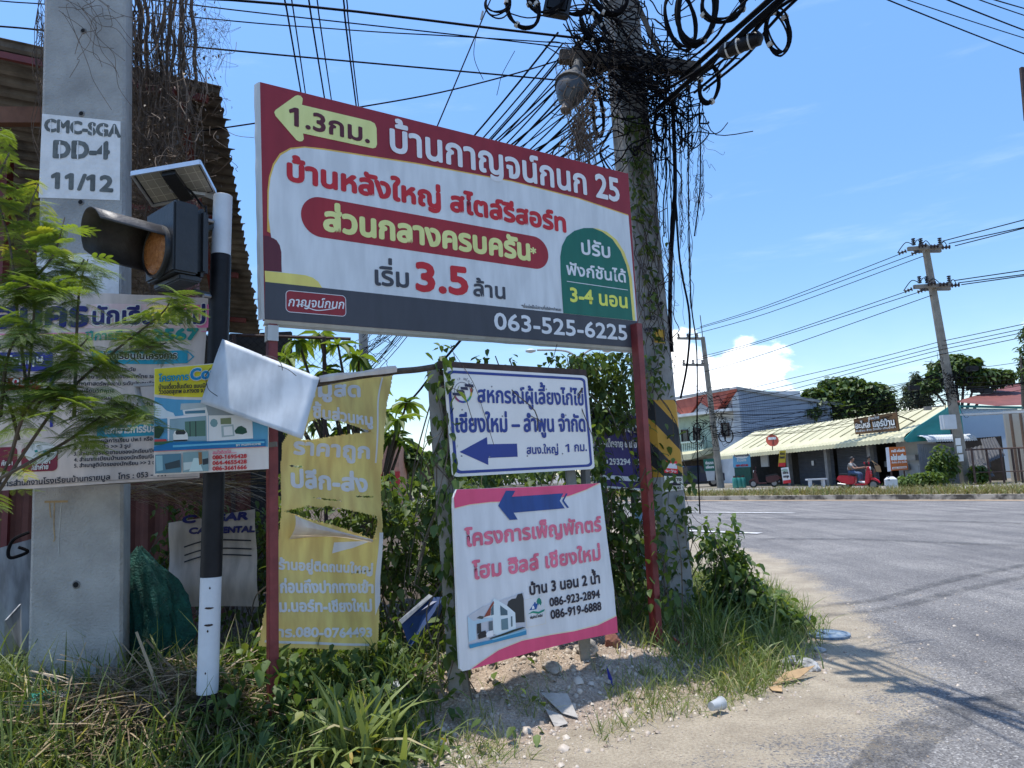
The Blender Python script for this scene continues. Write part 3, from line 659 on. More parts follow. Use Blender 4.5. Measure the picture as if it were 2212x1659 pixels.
# ------------------------------------------------------------------ pink board
pk = vinyl('pink_vinyl', sh(186, 72, 116), .08); pkT = vinyl('pink_ink', sh(198, 96, 128), .05, .12); pW = vinyl('pink_board_white', sh(178, 197, 210, .84), .14, .09); pB = vinyl('pink_board_blue', sh(24, 62, 128), .05, .12); pK = vinyl('navy_ink', sh(30, 32, 48), 0); pCream = vinyl('cream_edge', sh(186, 190, 180), .05)
PO, PR = P(998, 1450, 4.72), P(1333.5, 1366.6, 5.62)
PU = PR - PO; PUh = np.array([PU[0], PU[1], 0.]); PUh /= np.linalg.norm(PUh)
PP = Plane(PO, PU, P(987, 1058, 4.76) - PO)
pb = thing('pink_board', 'white advertising board with pink bands, blue arrow and pink lettering leaning near the ground', 'board', PO)
D2 = lambda x, y: (976.5 + x / 3.978, 1042.3 + y / 3.978)
oc = [(40, 58), (12, 130), (10, 220), (22, 500), (38, 900), (52, 1300), (68, 1600), (90, 1622), (160, 1606), (700, 1452), (1100, 1352), (1422, 1290), (1390, 900), (1335, 500), (1275, 5), (700, 36)]
Q_ = [PP.hit(*D2(*p)) for p in oc]
mb = MB(); mb.prism([PP.at(a, b) for a, b in Q_], -PP.N * .02); ppn = mb.build('panel', pW, pb)
pd = lambda pts: [D2(*p) for p in pts]
shape(ppn, PP, pd([(22, 228), (150, 196), (330, 175), (500, 170), (800, 160), (1000, 125), (1150, 70), (1272, 12), (1272, 4), (700, 38), (40, 60), (14, 130)]), pCream, .002, 'cream_edge')
shape(ppn, PP, pd([(20, 220), (150, 188), (330, 167), (500, 162), (800, 151), (1000, 116), (1150, 61), (1260, 6), (700, 38), (40, 60), (14, 130)]), pk, .0035, 'pink_band')
shape(ppn, PP, pd([(150, 1596), (250, 1530), (400, 1430), (600, 1350), (850, 1300), (1050, 1268), (1250, 1216), (1410, 1136), (1414, 1180), (1240, 1260), (900, 1340), (500, 1450)]), pCream, .002, 'cream_edge')
shape(ppn, PP, pd([(160, 1605), (250, 1540), (400, 1440), (600, 1360), (850, 1310), (1050, 1278), (1250, 1228), (1412, 1148), (1422, 1290), (1100, 1352), (700, 1452)]), pk, .0035, 'pink_band')
shape(ppn, PP, pd([(393, 200), (460, 70), (540, 72), (510, 123), (952, 93), (922, 158), (965, 222), (526, 260), (560, 318), (492, 322)]), pB, .005, 'arrow')
shape(ppn, PP, pd([(975, 93), (990, 95), (957, 155), (1002, 215), (985, 220), (943, 158)]), pB, .005, 'arrow_chevron')
text(ppn, PP, 'โครงการเพ็ญพักตร์', D2(115, 548), D2(1280, 413), 26, pkT, .075, .004)
text(ppn, PP, 'โฮม ฮิลล์ เชียงใหม่', D2(180, 830), D2(1272, 660), 26, pkT, .075, .004)
text(ppn, PP, 'บ้าน 3 นอน 2 น้ำ', D2(668, 965), D2(1268, 862), 18, pK, .07, .004)
text(ppn, PP, '086-923-2894', D2(838, 1065), D2(1268, 988), 18, pK, .05, .004); text(ppn, PP, '086-919-6888', D2(848, 1172), D2(1280, 1093), 18.5, pK, .05, .004)
def pic(parent, pl, items, conv, off0, step=.0005, name='picture_shape'):
    for i, (c, pts) in enumerate(items):
        shape(parent, pl, [conv(*p) for p in pts], vinyl('pic_%02x%02x%02x' % c, sh(*c), .05, .04), off0 + i * step, name)
pic(ppn, PP, [((150, 170, 190), [(130, 1150), (270, 1060), (615, 945), (632, 1305), (145, 1425)]),
    ((38, 46, 52), [(470, 1055), (480, 1020), (510, 1000), (545, 995), (560, 960), (600, 950), (612, 1000), (622, 1200), (545, 1205)]),
    ((60, 70, 74), [(205, 1165), (235, 1145), (270, 1150), (262, 1175)]),
    ((138, 178, 206), [(130, 1150), (180, 1190), (345, 1150), (345, 1180), (205, 1215), (205, 1345), (140, 1370)]),
    ((170, 204, 224), [(272, 1160), (358, 993), (470, 1060), (538, 1118), (545, 1262), (385, 1312), (352, 1300), (345, 1160)]),
    ((112, 62, 52), [(268, 1158), (350, 1015), (357, 1035), (330, 1080), (326, 1140)]),
    ((60, 90, 108), [(330, 1085), (352, 1045), (354, 1135), (330, 1142)]), ((60, 90, 108), [(408, 1055), (470, 1100), (472, 1138), (412, 1142)]), ((80, 116, 134), [(416, 1175), (474, 1162), (478, 1260), (420, 1268)]), ((70, 96, 112), [(500, 1150), (512, 1148), (514, 1235), (502, 1238)]),
    ((70, 90, 104), [(310, 1195), (342, 1188), (344, 1270), (312, 1272)]), ((36, 46, 54), [(208, 1215), (242, 1206), (244, 1280), (210, 1300)]),
    ((30, 34, 42), [(214, 1310), (235, 1282), (280, 1270), (290, 1300), (285, 1325), (222, 1345)]), ((196, 212, 224), [(284, 1300), (300, 1278), (342, 1268), (348, 1300), (345, 1318), (292, 1330)]),
    ((36, 50, 48), [(316, 1338), (520, 1262), (600, 1240), (622, 1245), (470, 1300), (320, 1345)]), ((40, 120, 168), [(140, 1392), (360, 1345), (630, 1262), (632, 1305), (145, 1425)]), ((110, 168, 200), [(330, 1345), (620, 1258), (628, 1270), (345, 1352)])], D2, .0035)
shape(ppn, PP, pd([(612, 1010), (790, 970), (806, 1212), (640, 1248)]), pCream, .0022, 'logo_card'); shape(ppn, PP, pd([(615, 1012), (788, 972), (803, 1210), (642, 1245)]), pW, .003, 'logo_card')
pic(ppn, PP, [((20, 110, 100), [(722, 1025), (730, 1000), (744, 988), (760, 1003), (768, 1030), (760, 1055), (740, 1060)]), ((24, 70, 140), [(660, 1098), (700, 1040), (704, 1028), (714, 1026), (716, 1040), (735, 1036), (722, 1088)]), ((186, 206, 220), [(682, 1090), (684, 1065), (697, 1056), (706, 1082)]), ((170, 190, 205), [(730, 1085), (742, 1040), (765, 1065), (766, 1080)]), ((24, 120, 108), [(648, 1130), (690, 1104), (740, 1110), (792, 1086), (788, 1104), (740, 1128), (690, 1120)])], D2, .004)
text(ppn, PP, 'เพ็ญพักตร์ โฮมฮิลล์', D2(668, 1172), D2(775, 1150), 4.5, vDark, .04, .0045)
# ------------------------------------------------------------------ navy nursery sign behind the right post
nP = plane_px((1290, 1040), 6.75, (3400, 930)); nv = vinyl('navy_vinyl', sh(30, 26, 100), .05)
ns = thing('nursery_sign', 'navy blue sign with white lettering half covered by vines behind the red post', 'sign', nP.at(.4, -.3))
nq = [nP.hit(*p) for p in ((1277, 879), (1287, 1052), (1425, 1062), (1407, 898))]
mb = MB(); mb.prism([nP.at(a, b) for a, b in nq], -nP.N * .03); npn = mb.build('panel', vTxtW, ns)
shape(npn, nP, [(1280, 884), (1288, 1024), (1419, 1034), (1404, 902)], nv, .002, 'navy_field'); shape(npn, nP, [(1289, 1034), (1290, 1048), (1421, 1058), (1420, 1044)], nv, .002, 'navy_strip')
text(npn, nP, 'ห้องเด็กอนุบาลชู', (1284, 925), (1402, 938), 16, vTxtW, .05, .004); text(npn, nP, 'ดูแลเด็กอายุ 6 เดือนถึง 6', (1287, 964.5), (1404, 968), 12, vTxtW, .05, .004); text(npn, nP, '081293294  09', (1292, 1003), (1384, 1004), 13, vTxtW, .05, .004)
mb = MB(); mb.slab(nP.at(.1, -.95, -.05), nP.at(.1, .5, -.05), .05, .05, nP.U); mb.slab(nP.at(.5, -.95, -.05), nP.at(.5, .5, -.05), .05, .05, nP.U); mb.build('post', MATS['grey_wood'], ns)
# pale poster lower down between post and pole
sP = plane_px((1378, 1230), 6.9, (3400, 930)); ss = thing('faded_poster', 'faded blue and cream poster half buried in leaves behind the red post', 'poster', sP.at(0, -.3))
mb = MB(); mb.prism([sP.at(*sP.hit(*p)) for p in ((1370, 1105), (1378, 1250), (1440, 1255), (1430, 1095))], -sP.N * .01); sp = mb.build('panel', vinyl('faded_cream', sh(170, 176, 164)), ss)
shape(sp, sP, [(1370.5, 1106), (1375, 1135), (1432, 1118), (1430, 1096)], vinyl('faded_sky', sh(96, 140, 180)), .003, 'blue_field'); shape(sp, sP, [(1376, 1180), (1378, 1249), (1439, 1254), (1436, 1170)], vinyl('faded_sky2', sh(120, 150, 176)), .003, 'blue_field')
text(sp, sP, '4.0', (1384, 1142), (1410, 1138), 9, vTxtR, .08, .004)
# ------------------------------------------------------------------ big square concrete pole with stencilled number
conc = mat('pole_concrete', (.33, .325, .305), .9, .22, 3.2, .7, 60, col2=(.43, .425, .40), det=15, thr=(.30, .70))
conc2 = mat('pole_concrete_side', (.2, .195, .185), .9, .3, 2.4, .35, 30)
vPatch = mat('silver_patch', sh(166, 186, 200, .74), .6, .10, 9, .35, 26); vSt = mat('stencil_ink', sh(72, 86, 92), .8, .35, 14)
KA, KB, KC, KD = (P(95, 0, 5.05), P(272, 0, 5.05), P(265, 1300, 5.05), P(62, 1300, 5.05))
def ext(a, b, z):
    t = (z - b[2]) / (a[2] - b[2]); return b + (a - b) * t
KP = Plane((KD + KC) / 2, (1, 0, 0), ((KA + KB) / 2 - (KD + KC) / 2))
cpole = thing('concrete_pole', 'broad square concrete electricity pole with a stencilled silver patch, behind the warning lamp', 'electricity pole', (-3.04, 5.4, 0))
def psec(z):
    l, r = ext(KA, KD, z), ext(KB, KC, z); bk = np.array([-.13, .42, 0]); return [l, l + bk, r + bk + (-.04, 0, 0), r]
s0, s1 = psec(-.05), psec(9.5)
mb = MB(); ch = .022
def chamf(q):
    c = sum(q) / 4; out = []
    for i in range(4):
        a, b, d = q[i - 1], q[i], q[(i + 1) % 4]; out += [b + (a - b) / np.linalg.norm(a - b) * ch, b + (d - b) / np.linalg.norm(d - b) * ch]
    return out
mb.add(chamf(s0) + chamf(s1), [(i, (i + 1) % 8, 8 + (i + 1) % 8, 8 + i) for i in range(8)] + [tuple(range(8, 16))]); shaft = mb.build('shaft', conc, cpole)
shape(shaft, KP, [(91.5, 246), (261, 262.5), (259.5, 433), (84, 427)], vPatch, .003, 'silver_patch')
shape(shaft, KP, [(80, 546), (258.5, 552), (257, 660), (78, 660)], vPatch, .003, 'silver_patch')
for s_, a, b, h, bars in (('CMC-SGA', (97.5, 283), (260, 296.5), 25, 6), ('DD-4', (117, 340), (235, 343), 35, 3), ('11/12', (112.5, 406), (243, 414), 32, 4)):
    text(shaft, KP, s_, a, b, h, vSt, .075, .0045, 'stencil')
for x in (110, 131, 160, 200, 224, 247): shape(shaft, KP, [(x, 259 + (x - 97) * .08), (x + 1.8, 259 + (x - 97) * .08), (x + 1.4, 286 + (x - 97) * .08), (x - .4, 286 + (x - 97) * .08)], vPatch, .0068, 'stencil_gap')
for x in (129, 168, 222): shape(shaft, KP, [(x, 306), (x + 2.4, 306), (x + 2, 345), (x - .4, 345)], vPatch, .0068, 'stencil_gap')
dk = mat('hole_dark', (.01, .01, .01), 1, 0)
for x, y, r in ((180.5, 67, 6), (176.5, 246, 6), (175, 437, 6), (165, 1263, 7)):
    c = KP.hit(x, y); rr = r * 5.05 / FPX; mb = MB(); mb.lathe([(rr * 1.3, 0), (rr, .004), (rr, .006)], KP.at(*c, .001), 12, np.array([KP.U, KP.V, KP.N]).T); h_ = mb.build('bolt_hole_rim', conc2, shaft)
    mb = MB(); mb.lathe([(rr * .85, .0065), (rr * .85, .0075)], KP.at(*c), 12, np.array([KP.U, KP.V, KP.N]).T); mb.build('bolt_hole', dk, shaft)
stn = mat('rust_stain', (.36, .25, .12), .8, .3, 20); 
ribbon(shaft, KP, [(108, 1085), (109, 1110), (111, 1118)], .007, stn, .003, 'stain'); ribbon(shaft, KP, [(118, 1085), (117, 1140), (119, 1162), (116, 1170)], .007, stn, .003, 'stain')
ribbon(shaft, KP, [(97, 1084), (147, 1083)], .014, stn, .004, 'stain'); ribbon(shaft, KP, [(133, 1085), (127, 1170), (128, 1200)], .005, mat('lime_stain', (.42, .42, .39), .8, .2, 20), .003, 'stain')
# ------------------------------------------------------------------ school banner
sbr, sbl = P(449, 642, 4.88), P(0, 627, 4.68); SBU = sbr - sbl; SBU[2] = 0
SB = Plane(P(447, 1033, 4.88), SBU, (0, 0, 1), warp=lambda u, v: .012 * math.sin(u * 7 + 2 * math.sin(v * 3)) + .008 * math.sin(u * 17 + v * 5))
bW = vinyl('banner_grey_white', sh(168, 176, 180, .66), .22, .08)
sb = thing('school_banner', 'grey white school enrolment banner with navy and teal lettering behind the leafy branches', 'banner', SB.at(-1.2, 0))
gq = [SB.hit(*p) for p in ((-120, 623), (-125, 1068), (430, 1032), (449, 642))]; nu, nv_ = 90, 40
mb = MB(); mb.add([SB.at(*bil(gq, i / nu, j / nv_)) for j in range(nv_ + 1) for i in range(nu + 1)], [(j * (nu + 1) + i, j * (nu + 1) + i + 1, (j + 1) * (nu + 1) + i + 1, (j + 1) * (nu + 1) + i) for j in range(nv_) for i in range(nu)])
sbp = mb.build('sheet', bW, sb, smooth=True)
def D1(x, y): return x / 3.516, 603.5 + y / 3.516
def sshape(pts, m, off=.003, name='panel_print'):     # subdivided prints that follow the sheet's folds
    return shape(sbp, SB, [D1(*p) for p in pts], m, off + .003, name)
sNavy = vinyl('b_navy', sh(24, 30, 92), .1); sTeal = vinyl('b_teal', sh(18, 118, 120), .1); sCy = vinyl('b_cyan', sh(24, 130, 164), .1); sMar = vinyl('b_maroon', sh(96, 30, 52), .1); sPink = vinyl('b_pink', sh(206, 110, 160), .15); sPale = vinyl('b_palepink', sh(196, 182, 196, .68), .2); sBlue = vinyl('b_blue', sh(36, 44, 130), .1); sK = vinyl('b_ink', sh(34, 40, 52), .05); sWt = vinyl('b_white', sh(188, 200, 208), .2); sRed = vinyl('b_red', sh(140, 30, 50), .1)
sshape([(690, 190), (1582, 188), (1586, 365), (640, 372)], sPale, .0); sshape([(1300, 190), (1582, 188), (1586, 365), (1500, 366), (1420, 240)], sPink, .001); sshape([(-20, 415), (700, 405), (700, 412), (-20, 423)], sPink, .002); sshape([(1525, 392), (1587, 390), (1587, 396), (1525, 398)], sPink, .002)
sshape([(590, 480), (630, 478), (640, 600), (600, 610)], sPale, .001)
def st(s, a, b, h, m, wgt=.05, off=.0085, **k): return text(sbp, SB, s, D1(*a), D1(*b), h, m, wgt, off, **k)
st('สมัคร', (-40, 368), (662, 352), 40, sNavy, .09); st('นักเรียนใหม่', (712, 343), (1552, 332), 27, sWt, .16, .007); st('นักเรียนใหม่', (712, 343), (1552, 332), 27, sNavy, .07, .0095)
st('ปีการศึกษา', (655, 466), (1105, 459), 14, sTeal, .06); st('2567', (1160, 462), (1502, 456), 23, sTeal, .10)
sshape([(700, 545), (1430, 540), (1430, 640), (700, 645)], sCy, .001); sshape([(1425, 540), (1482, 590), (1425, 640), (1425, 628), (1468, 590), (1425, 552)], sCy, .001)
st('โรงเรียนในโครงการ', (790, 607), (1346, 601), 11, sWt, .18, .007); st('โรงเรียนในโครงการ', (790, 607), (1346, 601), 11, sK, .06, .0095)
for i, (s_, xe) in enumerate((('1. บ้านวิทยาน้อย ระดับปฐมวัย', 1030), ('2. บ้านวิทยาศาสตร์น้อยประเทศไทย ระดับ', 1215), ('3. วิทยาศาสตร์พลังงาน ระดับประถมศึกษา', 1215), ('4. โรงเรียนวิถีพุทธ', 865), ('5. โรงเรียนส่งเสริมสุขภาพ', 935), ('6. โรงเรียนคุณธรรม ดีเด่น', 1160), ('7. ห้องเรียนหลักสูตร MEP และ', 1130), ('8. โรงเรียนส่งเสริมกีฬาฟุตบอล', 1105))):
    y = 703 + i * 53; st(s_, (535, y), (xe, y - (xe - 535) * .012), 6.2, sK, .05)
sshape([(740, 1115), (1300, 1092), (1300, 1180), (740, 1205)], sCy, .001); st('เอกสารการรับสมัคร', (800, 1172), (1300, 1152), 12, sWt, .07)
for i, (s_, xe) in enumerate((('1. ใบรับรองผลการเรียน ปพ.1 หรือ', 1160), ('2. รูปถ่าย 1 นิ้ว >> 3 รูป', 985), ('3. สำเนาบัตรประชาชนของนักเรียน/บิดา', 1200), ('4. สำเนาทะเบียนบ้านของนักเรียน/บิดา', 1200), ('5. สำเนาสูติบัตรของนักเรียน >> 2 ฉบับ', 1230))):
    y = 1250 + i * 45; st(s_, (570, y), (xe, y - (xe - 570) * .045), 6.2, sK, .06)
def srr(x0, y0, x1, y1, m, off=.001):
    a, b, c, d = box_px(SB, D1(x0, y1), D1(x1, y0)); shape(sbp, SB, rrect(a, b, c, d, .03), m, off + .003, 'panel_print', px=False)
srr(-200, 548, 410, 708, sBlue); srr(-200, 745, 320, 848, sRed); sshape([(384, 708), (408, 708), (408, 1120), (384, 1125)], sBlue); sshape([(408, 770), (440, 835), (408, 832)], sBlue)
srr(155, 1270, 445, 1465, sMar); srr(-160, 1270, 130, 1470, sMar)
c = SB.hit(*D1(315, 1315)); shape(sbp, SB, [(c[0] + .1 * math.cos(a), c[1] + .068 * math.sin(a)) for a in np.arange(24) * math.pi / 12], sWt, .0058, 'oval', px=False)
for x, y, m_ in ((270, 1300, sTeal), (300, 1330, vYel), (335, 1305, sCy), (360, 1335, sK), (290, 1345, sTeal)): sshape([(x, y), (x + 24, y - 6), (x + 28, y + 12), (x + 6, y + 16)], m_, .0055)
st('ทัศนศึกษา', (230, 1405), (386, 1398), 8, sWt, .05); st('/เข้าค่าย', (245, 1448), (372, 1440), 8, sWt, .05); st('ศึกษา', (5, 1415), (88, 1410), 8, sWt, .05); st('ผลงาน', (-40, 527), (195, 518), 11, sNavy, .03, ital=.2)
st('ภาษาอังกฤษ', (-190, 655), (330, 640), 15, sWt, .06); st('ลูกเสือ ดนตรี', (-180, 812), (318, 800), 14, sWt, .06)
st('การสำนักงานโรงเรียนบ้านทรายมูล   โทร : 053 - 441', (0, 1574), (1260, 1493), 9, sK, .05)
sshape([(-20, 1566), (400, 1550), (1000, 1515), (1500, 1495), (1500, 1500), (1000, 1521), (400, 1557), (-20, 1573)], vinyl('b_fold_shade', sh(120, 126, 130), .1), .0)  # grey strip paints the crease shade of a fold into the colour
mb = MB(); mb.tube([SB.at(-1.9, .0, -.05), SB.at(-1.0, .005, -.05), SB.at(-.15, .01, -.05)], .02, 8); mb.build('batten', MATS['grey_wood'], sb)
# ------------------------------------------------------------------ solar warning lamp on a banded pole
blk = mat('black_paint', (.006, .0065, .009), .5, .3, 9, .1, 40, spec=.25, col2=(.013, .013, .016)); wht = mat('white_pole_paint', (.60, .63, .66), .45, .07, 7, .12, 40); hous = mat('lamp_black', (.016, .018, .021), .45, .25, 12, .1, 60, col2=(.022, .023, .026))
TOP, BOT = P(481.5, 425, 4.62), P(448, 1496, 4.55)
AX = (TOP - BOT) / np.linalg.norm(TOP - BOT); AXx = np.cross((0, 1, 0), AX); AXx /= np.linalg.norm(AXx); AXA = np.array([AXx, np.cross(AX, AXx), AX]).T
wl = thing('warning_light', 'black amber warning lamp with visor and solar panel on a black and white pole', 'warning light', BOT * np.array([1, 1, 0]) + (0, 0, .15))
def along(y): # point on the pole axis seen at picture row y
    best = min(np.linspace(-.1, 1.02, 1200), key=lambda t: abs(proj(BOT + (TOP - BOT) * t)[1] - y)); return BOT + (TOP - BOT) * best
def proj(p):
    d = np.array(p) - CC; k = d @ CF; return 1106 + FPX * (d @ CR) / k, 829.5 - FPX * (d @ CU) / k
def seg(y0, y1, r, m, name):
    a, b = along(y0), along(y1); mb = MB(); mb.lathe([(r - .002, 0), (r, .002), (r, np.linalg.norm(b - a) - .002), (r - .002, np.linalg.norm(b - a))], a, 24, AXA); return mb.build(name, m, wl, smooth=True)
PRAD = .0625
seg(1497, 1246, PRAD, wht, 'pole_band'); seg(1246, 552, PRAD + .0015, blk, 'pole_band'); seg(552, 424, PRAD - .002, wht, 'pole_band'); seg(1530, 1497, PRAD - .003, blk, 'pole_foot')
mb = MB(); mb.lathe([(PRAD - .004, -.01), (PRAD - .004, .004)], TOP, 20, AXA); mb.build('pole_cap', mat('cap_grey', (.3, .32, .33), .6, .1), wl)
# scuffs on the white band
scf = mat('dark_scuff', (.03, .015, .012), .7, 0)
for sx, sy, ww in ((450, 1311, .05), (449, 1347, .05), (452, 1268, .01), (446, 1360, .01), (440, 1450, .008)):
    c = P(sx, sy, 4.45); ctr = along(sy); d = c - ctr; d -= AX * (d @ AX); d /= np.linalg.norm(d); s_ = np.cross(AX, d); mb = MB(); vs = []
    for i in range(7):
        a = (i / 6 - .5) * ww / PRAD; n = d * math.cos(a) + s_ * math.sin(a); hh = .012 * math.sin(math.pi * (i + .3) / 6.6) + .001; vs += [ctr + n * (PRAD + .0025) + AX * hh * (.4 + .6 * RNG.random()), ctr + n * (PRAD + .0025) - AX * hh * .5]
    mb.add(vs, [(2 * i, 2 * i + 2, 2 * i + 3, 2 * i + 1) for i in range(6)]); mb.build('scuff', scf, wl)
# housing: lens looks to the left and a little towards us
LC = P(338, 543, 4.36)                                  # centre of the lens face
FD = np.array([-.64, -.77, 0.]); FD /= np.linalg.norm(FD); FU = np.array([0, 0, 1.]); FS = np.cross(FU, FD)
hA = np.array([FS, FU, FD]).T
def hb(u0, u1, v0, v1, d0, d1, nm, m, bv=.012):
    mb = MB(); c = LC + FS * (u0 + u1) / 2 + FU * (v0 + v1) / 2 + FD * (d0 + d1) / 2; mb.box(c, u1 - u0, v1 - v0, d1 - d0, hA); return mb.build(nm, m, wl, bevel=bv)
hs = hb(-.19, .20, -.165, .29, -.17, -.015, 'housing', hous, .012); hb(-.185, .195, -.16, .285, -.25, -.172, 'housing_back', hous, .03)
hb(-.17, .18, -.205, -.167, -.20, -.06, 'housing_foot', hous, .008)
amber = mat('amber_lens', (.36, .12, .03), .22, .18, 40, .6, 110, col2=(.5, .2, .06))
mb = MB(); mb.lathe([(.168, -.02), (.168, .012), (.158, .018), (.152, .012), (.152, -.01)], LC, 40, hA); mb.build('lens_rim', hous, wl, smooth=True)
mb = MB(); mb.lathe([(.15, -.012), (.15, .004), (.13, .022), (.09, .036), (.04, .043), (.002, .045)], LC, 40, hA); mb.build('lens', amber, wl, smooth=True)
# visor: an open half tube, long on top
vz = MB(); nseg = 36; vs = []; R_ = .165
for i in range(nseg + 1):
    a = math.radians(22 + 198 * i / nseg); sn_ = math.sin(a)
    ln = .37 + .03 * sn_ if sn_ > -.3 else .36 + (sn_ + .3) * .2
    dirr = FS * math.cos(a) + FU * sn_
    for j in range(4):
        q_ = j / 3; vs.append(LC + dirr * R_ * (1 - .02 * q_) + FD * (ln * q_) + FU * (.02 * q_))
vz.add(vs, [(4 * i + j, 4 * i + j + 1, 4 * i + j + 5, 4 * i + j + 4) for i in range(nseg) for j in (0, 1, 2)])
vo = vz.build('visor', mat('visor_black', (.022, .021, .023), .5, .5, 5, .15, 50, col2=(.06, .055, .055)), wl, smooth=True)
sm_ = vo.modifiers.new('thick', 'SOLIDIFY'); sm_.thickness = .006
# brackets
for yp in (480, 640):
    a = along(yp + 4); mb = MB(); mb.slab(a - AX * .055, a + AX * .055, .05, .07, FD); mb.build('bracket', hous, wl, bevel=.004)
    b = LC + FD * -.22 + FU * (.16 if yp == 480 else -.22) + FS * .02; mb = MB(); mb.slab(a + (b - a) * .12, b, .045, .03); mb.build('bracket_arm', hous, wl, bevel=.004)
    mb = MB(); mb.tube([a + FD * .06, a + FD * .11], .014, 8); mb.build('bracket_bolt', cBolt, wl)
# solar panel seen from below
sc_ = [P(284, 379, 4.35), P(432, 354, 4.35), P(466, 418, 4.72), P(330, 446, 4.72)]
sn = np.cross(sc_[1] - sc_[0], sc_[3] - sc_[0]); sn /= np.linalg.norm(sn); sn = sn if sn[2] > 0 else -sn
alu = mat('aluminium', (.62, .63, .64), .3, .08, 12, metal=.6)
sp_ = MB(); sp_.prism([p + sn * .012 for p in sc_], sn * .010); sq = sp_.build('solar_panel', mat('solar_glass', (.01, .012, .03), .1, 0), wl)
def ltp(s, t, h=0): return (sc_[0] * (1 - s) + sc_[1] * s) * (1 - t) + (sc_[3] * (1 - s) + sc_[2] * s) * t + sn * h
mb = MB()
for a, b in (((0, 0), (1, 0)), ((1, 0), (1, 1)), ((1, 1), (0, 1)), ((0, 1), (0, 0))): mb.slab(ltp(*a, .012), ltp(*b, .012), .012, .032, sn)
mb.build('panel_frame', alu, sq)
mb = MB(); mb.ngon([ltp(.04, .05, .011), ltp(.96, .05, .011), ltp(.96, .95, .011), ltp(.04, .95, .011)]); bs = mb.build('backsheet', mat('backsheet', (.34, .32, .27), .6, .1, 9), sq)
mb = MB()
for i in range(1, 8): mb.slab(ltp(i / 8, .06, .009), ltp(i / 8, .94, .009), .004, .002, sn)
for i in range(1, 4): mb.slab(ltp(.05, i / 4, .0085), ltp(.95, i / 4, .0085), .004, .002, sn)
mb.build('cell_lines', mat('cell_line', (.6, .58, .5), .5, 0), bs)
mb = MB(); mb.prism([ltp(.42, .06, .004), ltp(.62, .06, .004), ltp(.66, .94, .004), ltp(.46, .94, .004)], -sn * .03); mb.build('junction_box', hous, sq)
mb = MB(); mb.tube(catmull([ltp(.62, .5, -.02), ltp(.72, .62, -.05), ltp(.80, .9, -.10), TOP + (-.09, -.05, -.1), TOP + (-.1, -.05, -.35), TOP + (-.16, -.02, -.42)], 8), .008, 6); mb.build('cable', blk, wl, smooth=True)
mb = MB(); mb.slab(TOP + (-.02, 0, -.02), ltp(.86, .96, -.005), .03, .03); mb.slab(ltp(.86, .96, -.005), ltp(.4, .6, -.005), .03, .02); mb.build('panel_arm', alu, wl)
# ------------------------------------------------------------------ housing project poster
HP = Plane(P(332, 1027, 4.40), (1, .04, 0)); hq = [HP.hit(*p) for p in ((333, 795.5), (332, 1027), (579.5, 1013), (579, 775))]
pj = thing('project_poster', 'yellow and blue house project poster with red phone numbers fixed to the banded pole', 'poster', HP.at(.4, 0))
mb = MB(); mb.prism([HP.at(*p) for p in hq], -HP.N * .012); pjp = mb.build('panel', vinyl('poster_white', sh(180, 192, 202), .1), pj)
pY = vinyl('poster_yellow', sh(190, 186, 52), .1); pS = vinyl('poster_sky', sh(72, 146, 194), .1); pBl = vinyl('poster_blue', sh(18, 118, 176), .1)
E3 = lambda x, y: (x / 4, 829.5 + y / 4)
shape(pjp, HP, [(334, 797), (578, 777), (578.5, 850), (540, 853), (480, 858), (420, 858), (380, 857), (334, 852)], pY, .002, 'yellow_field')
shape(pjp, HP, [(334, 858), (380, 863), (430, 864), (480, 863), (540, 858), (578.5, 854), (579, 965), (333, 975)], pS, .002, 'sky_field')
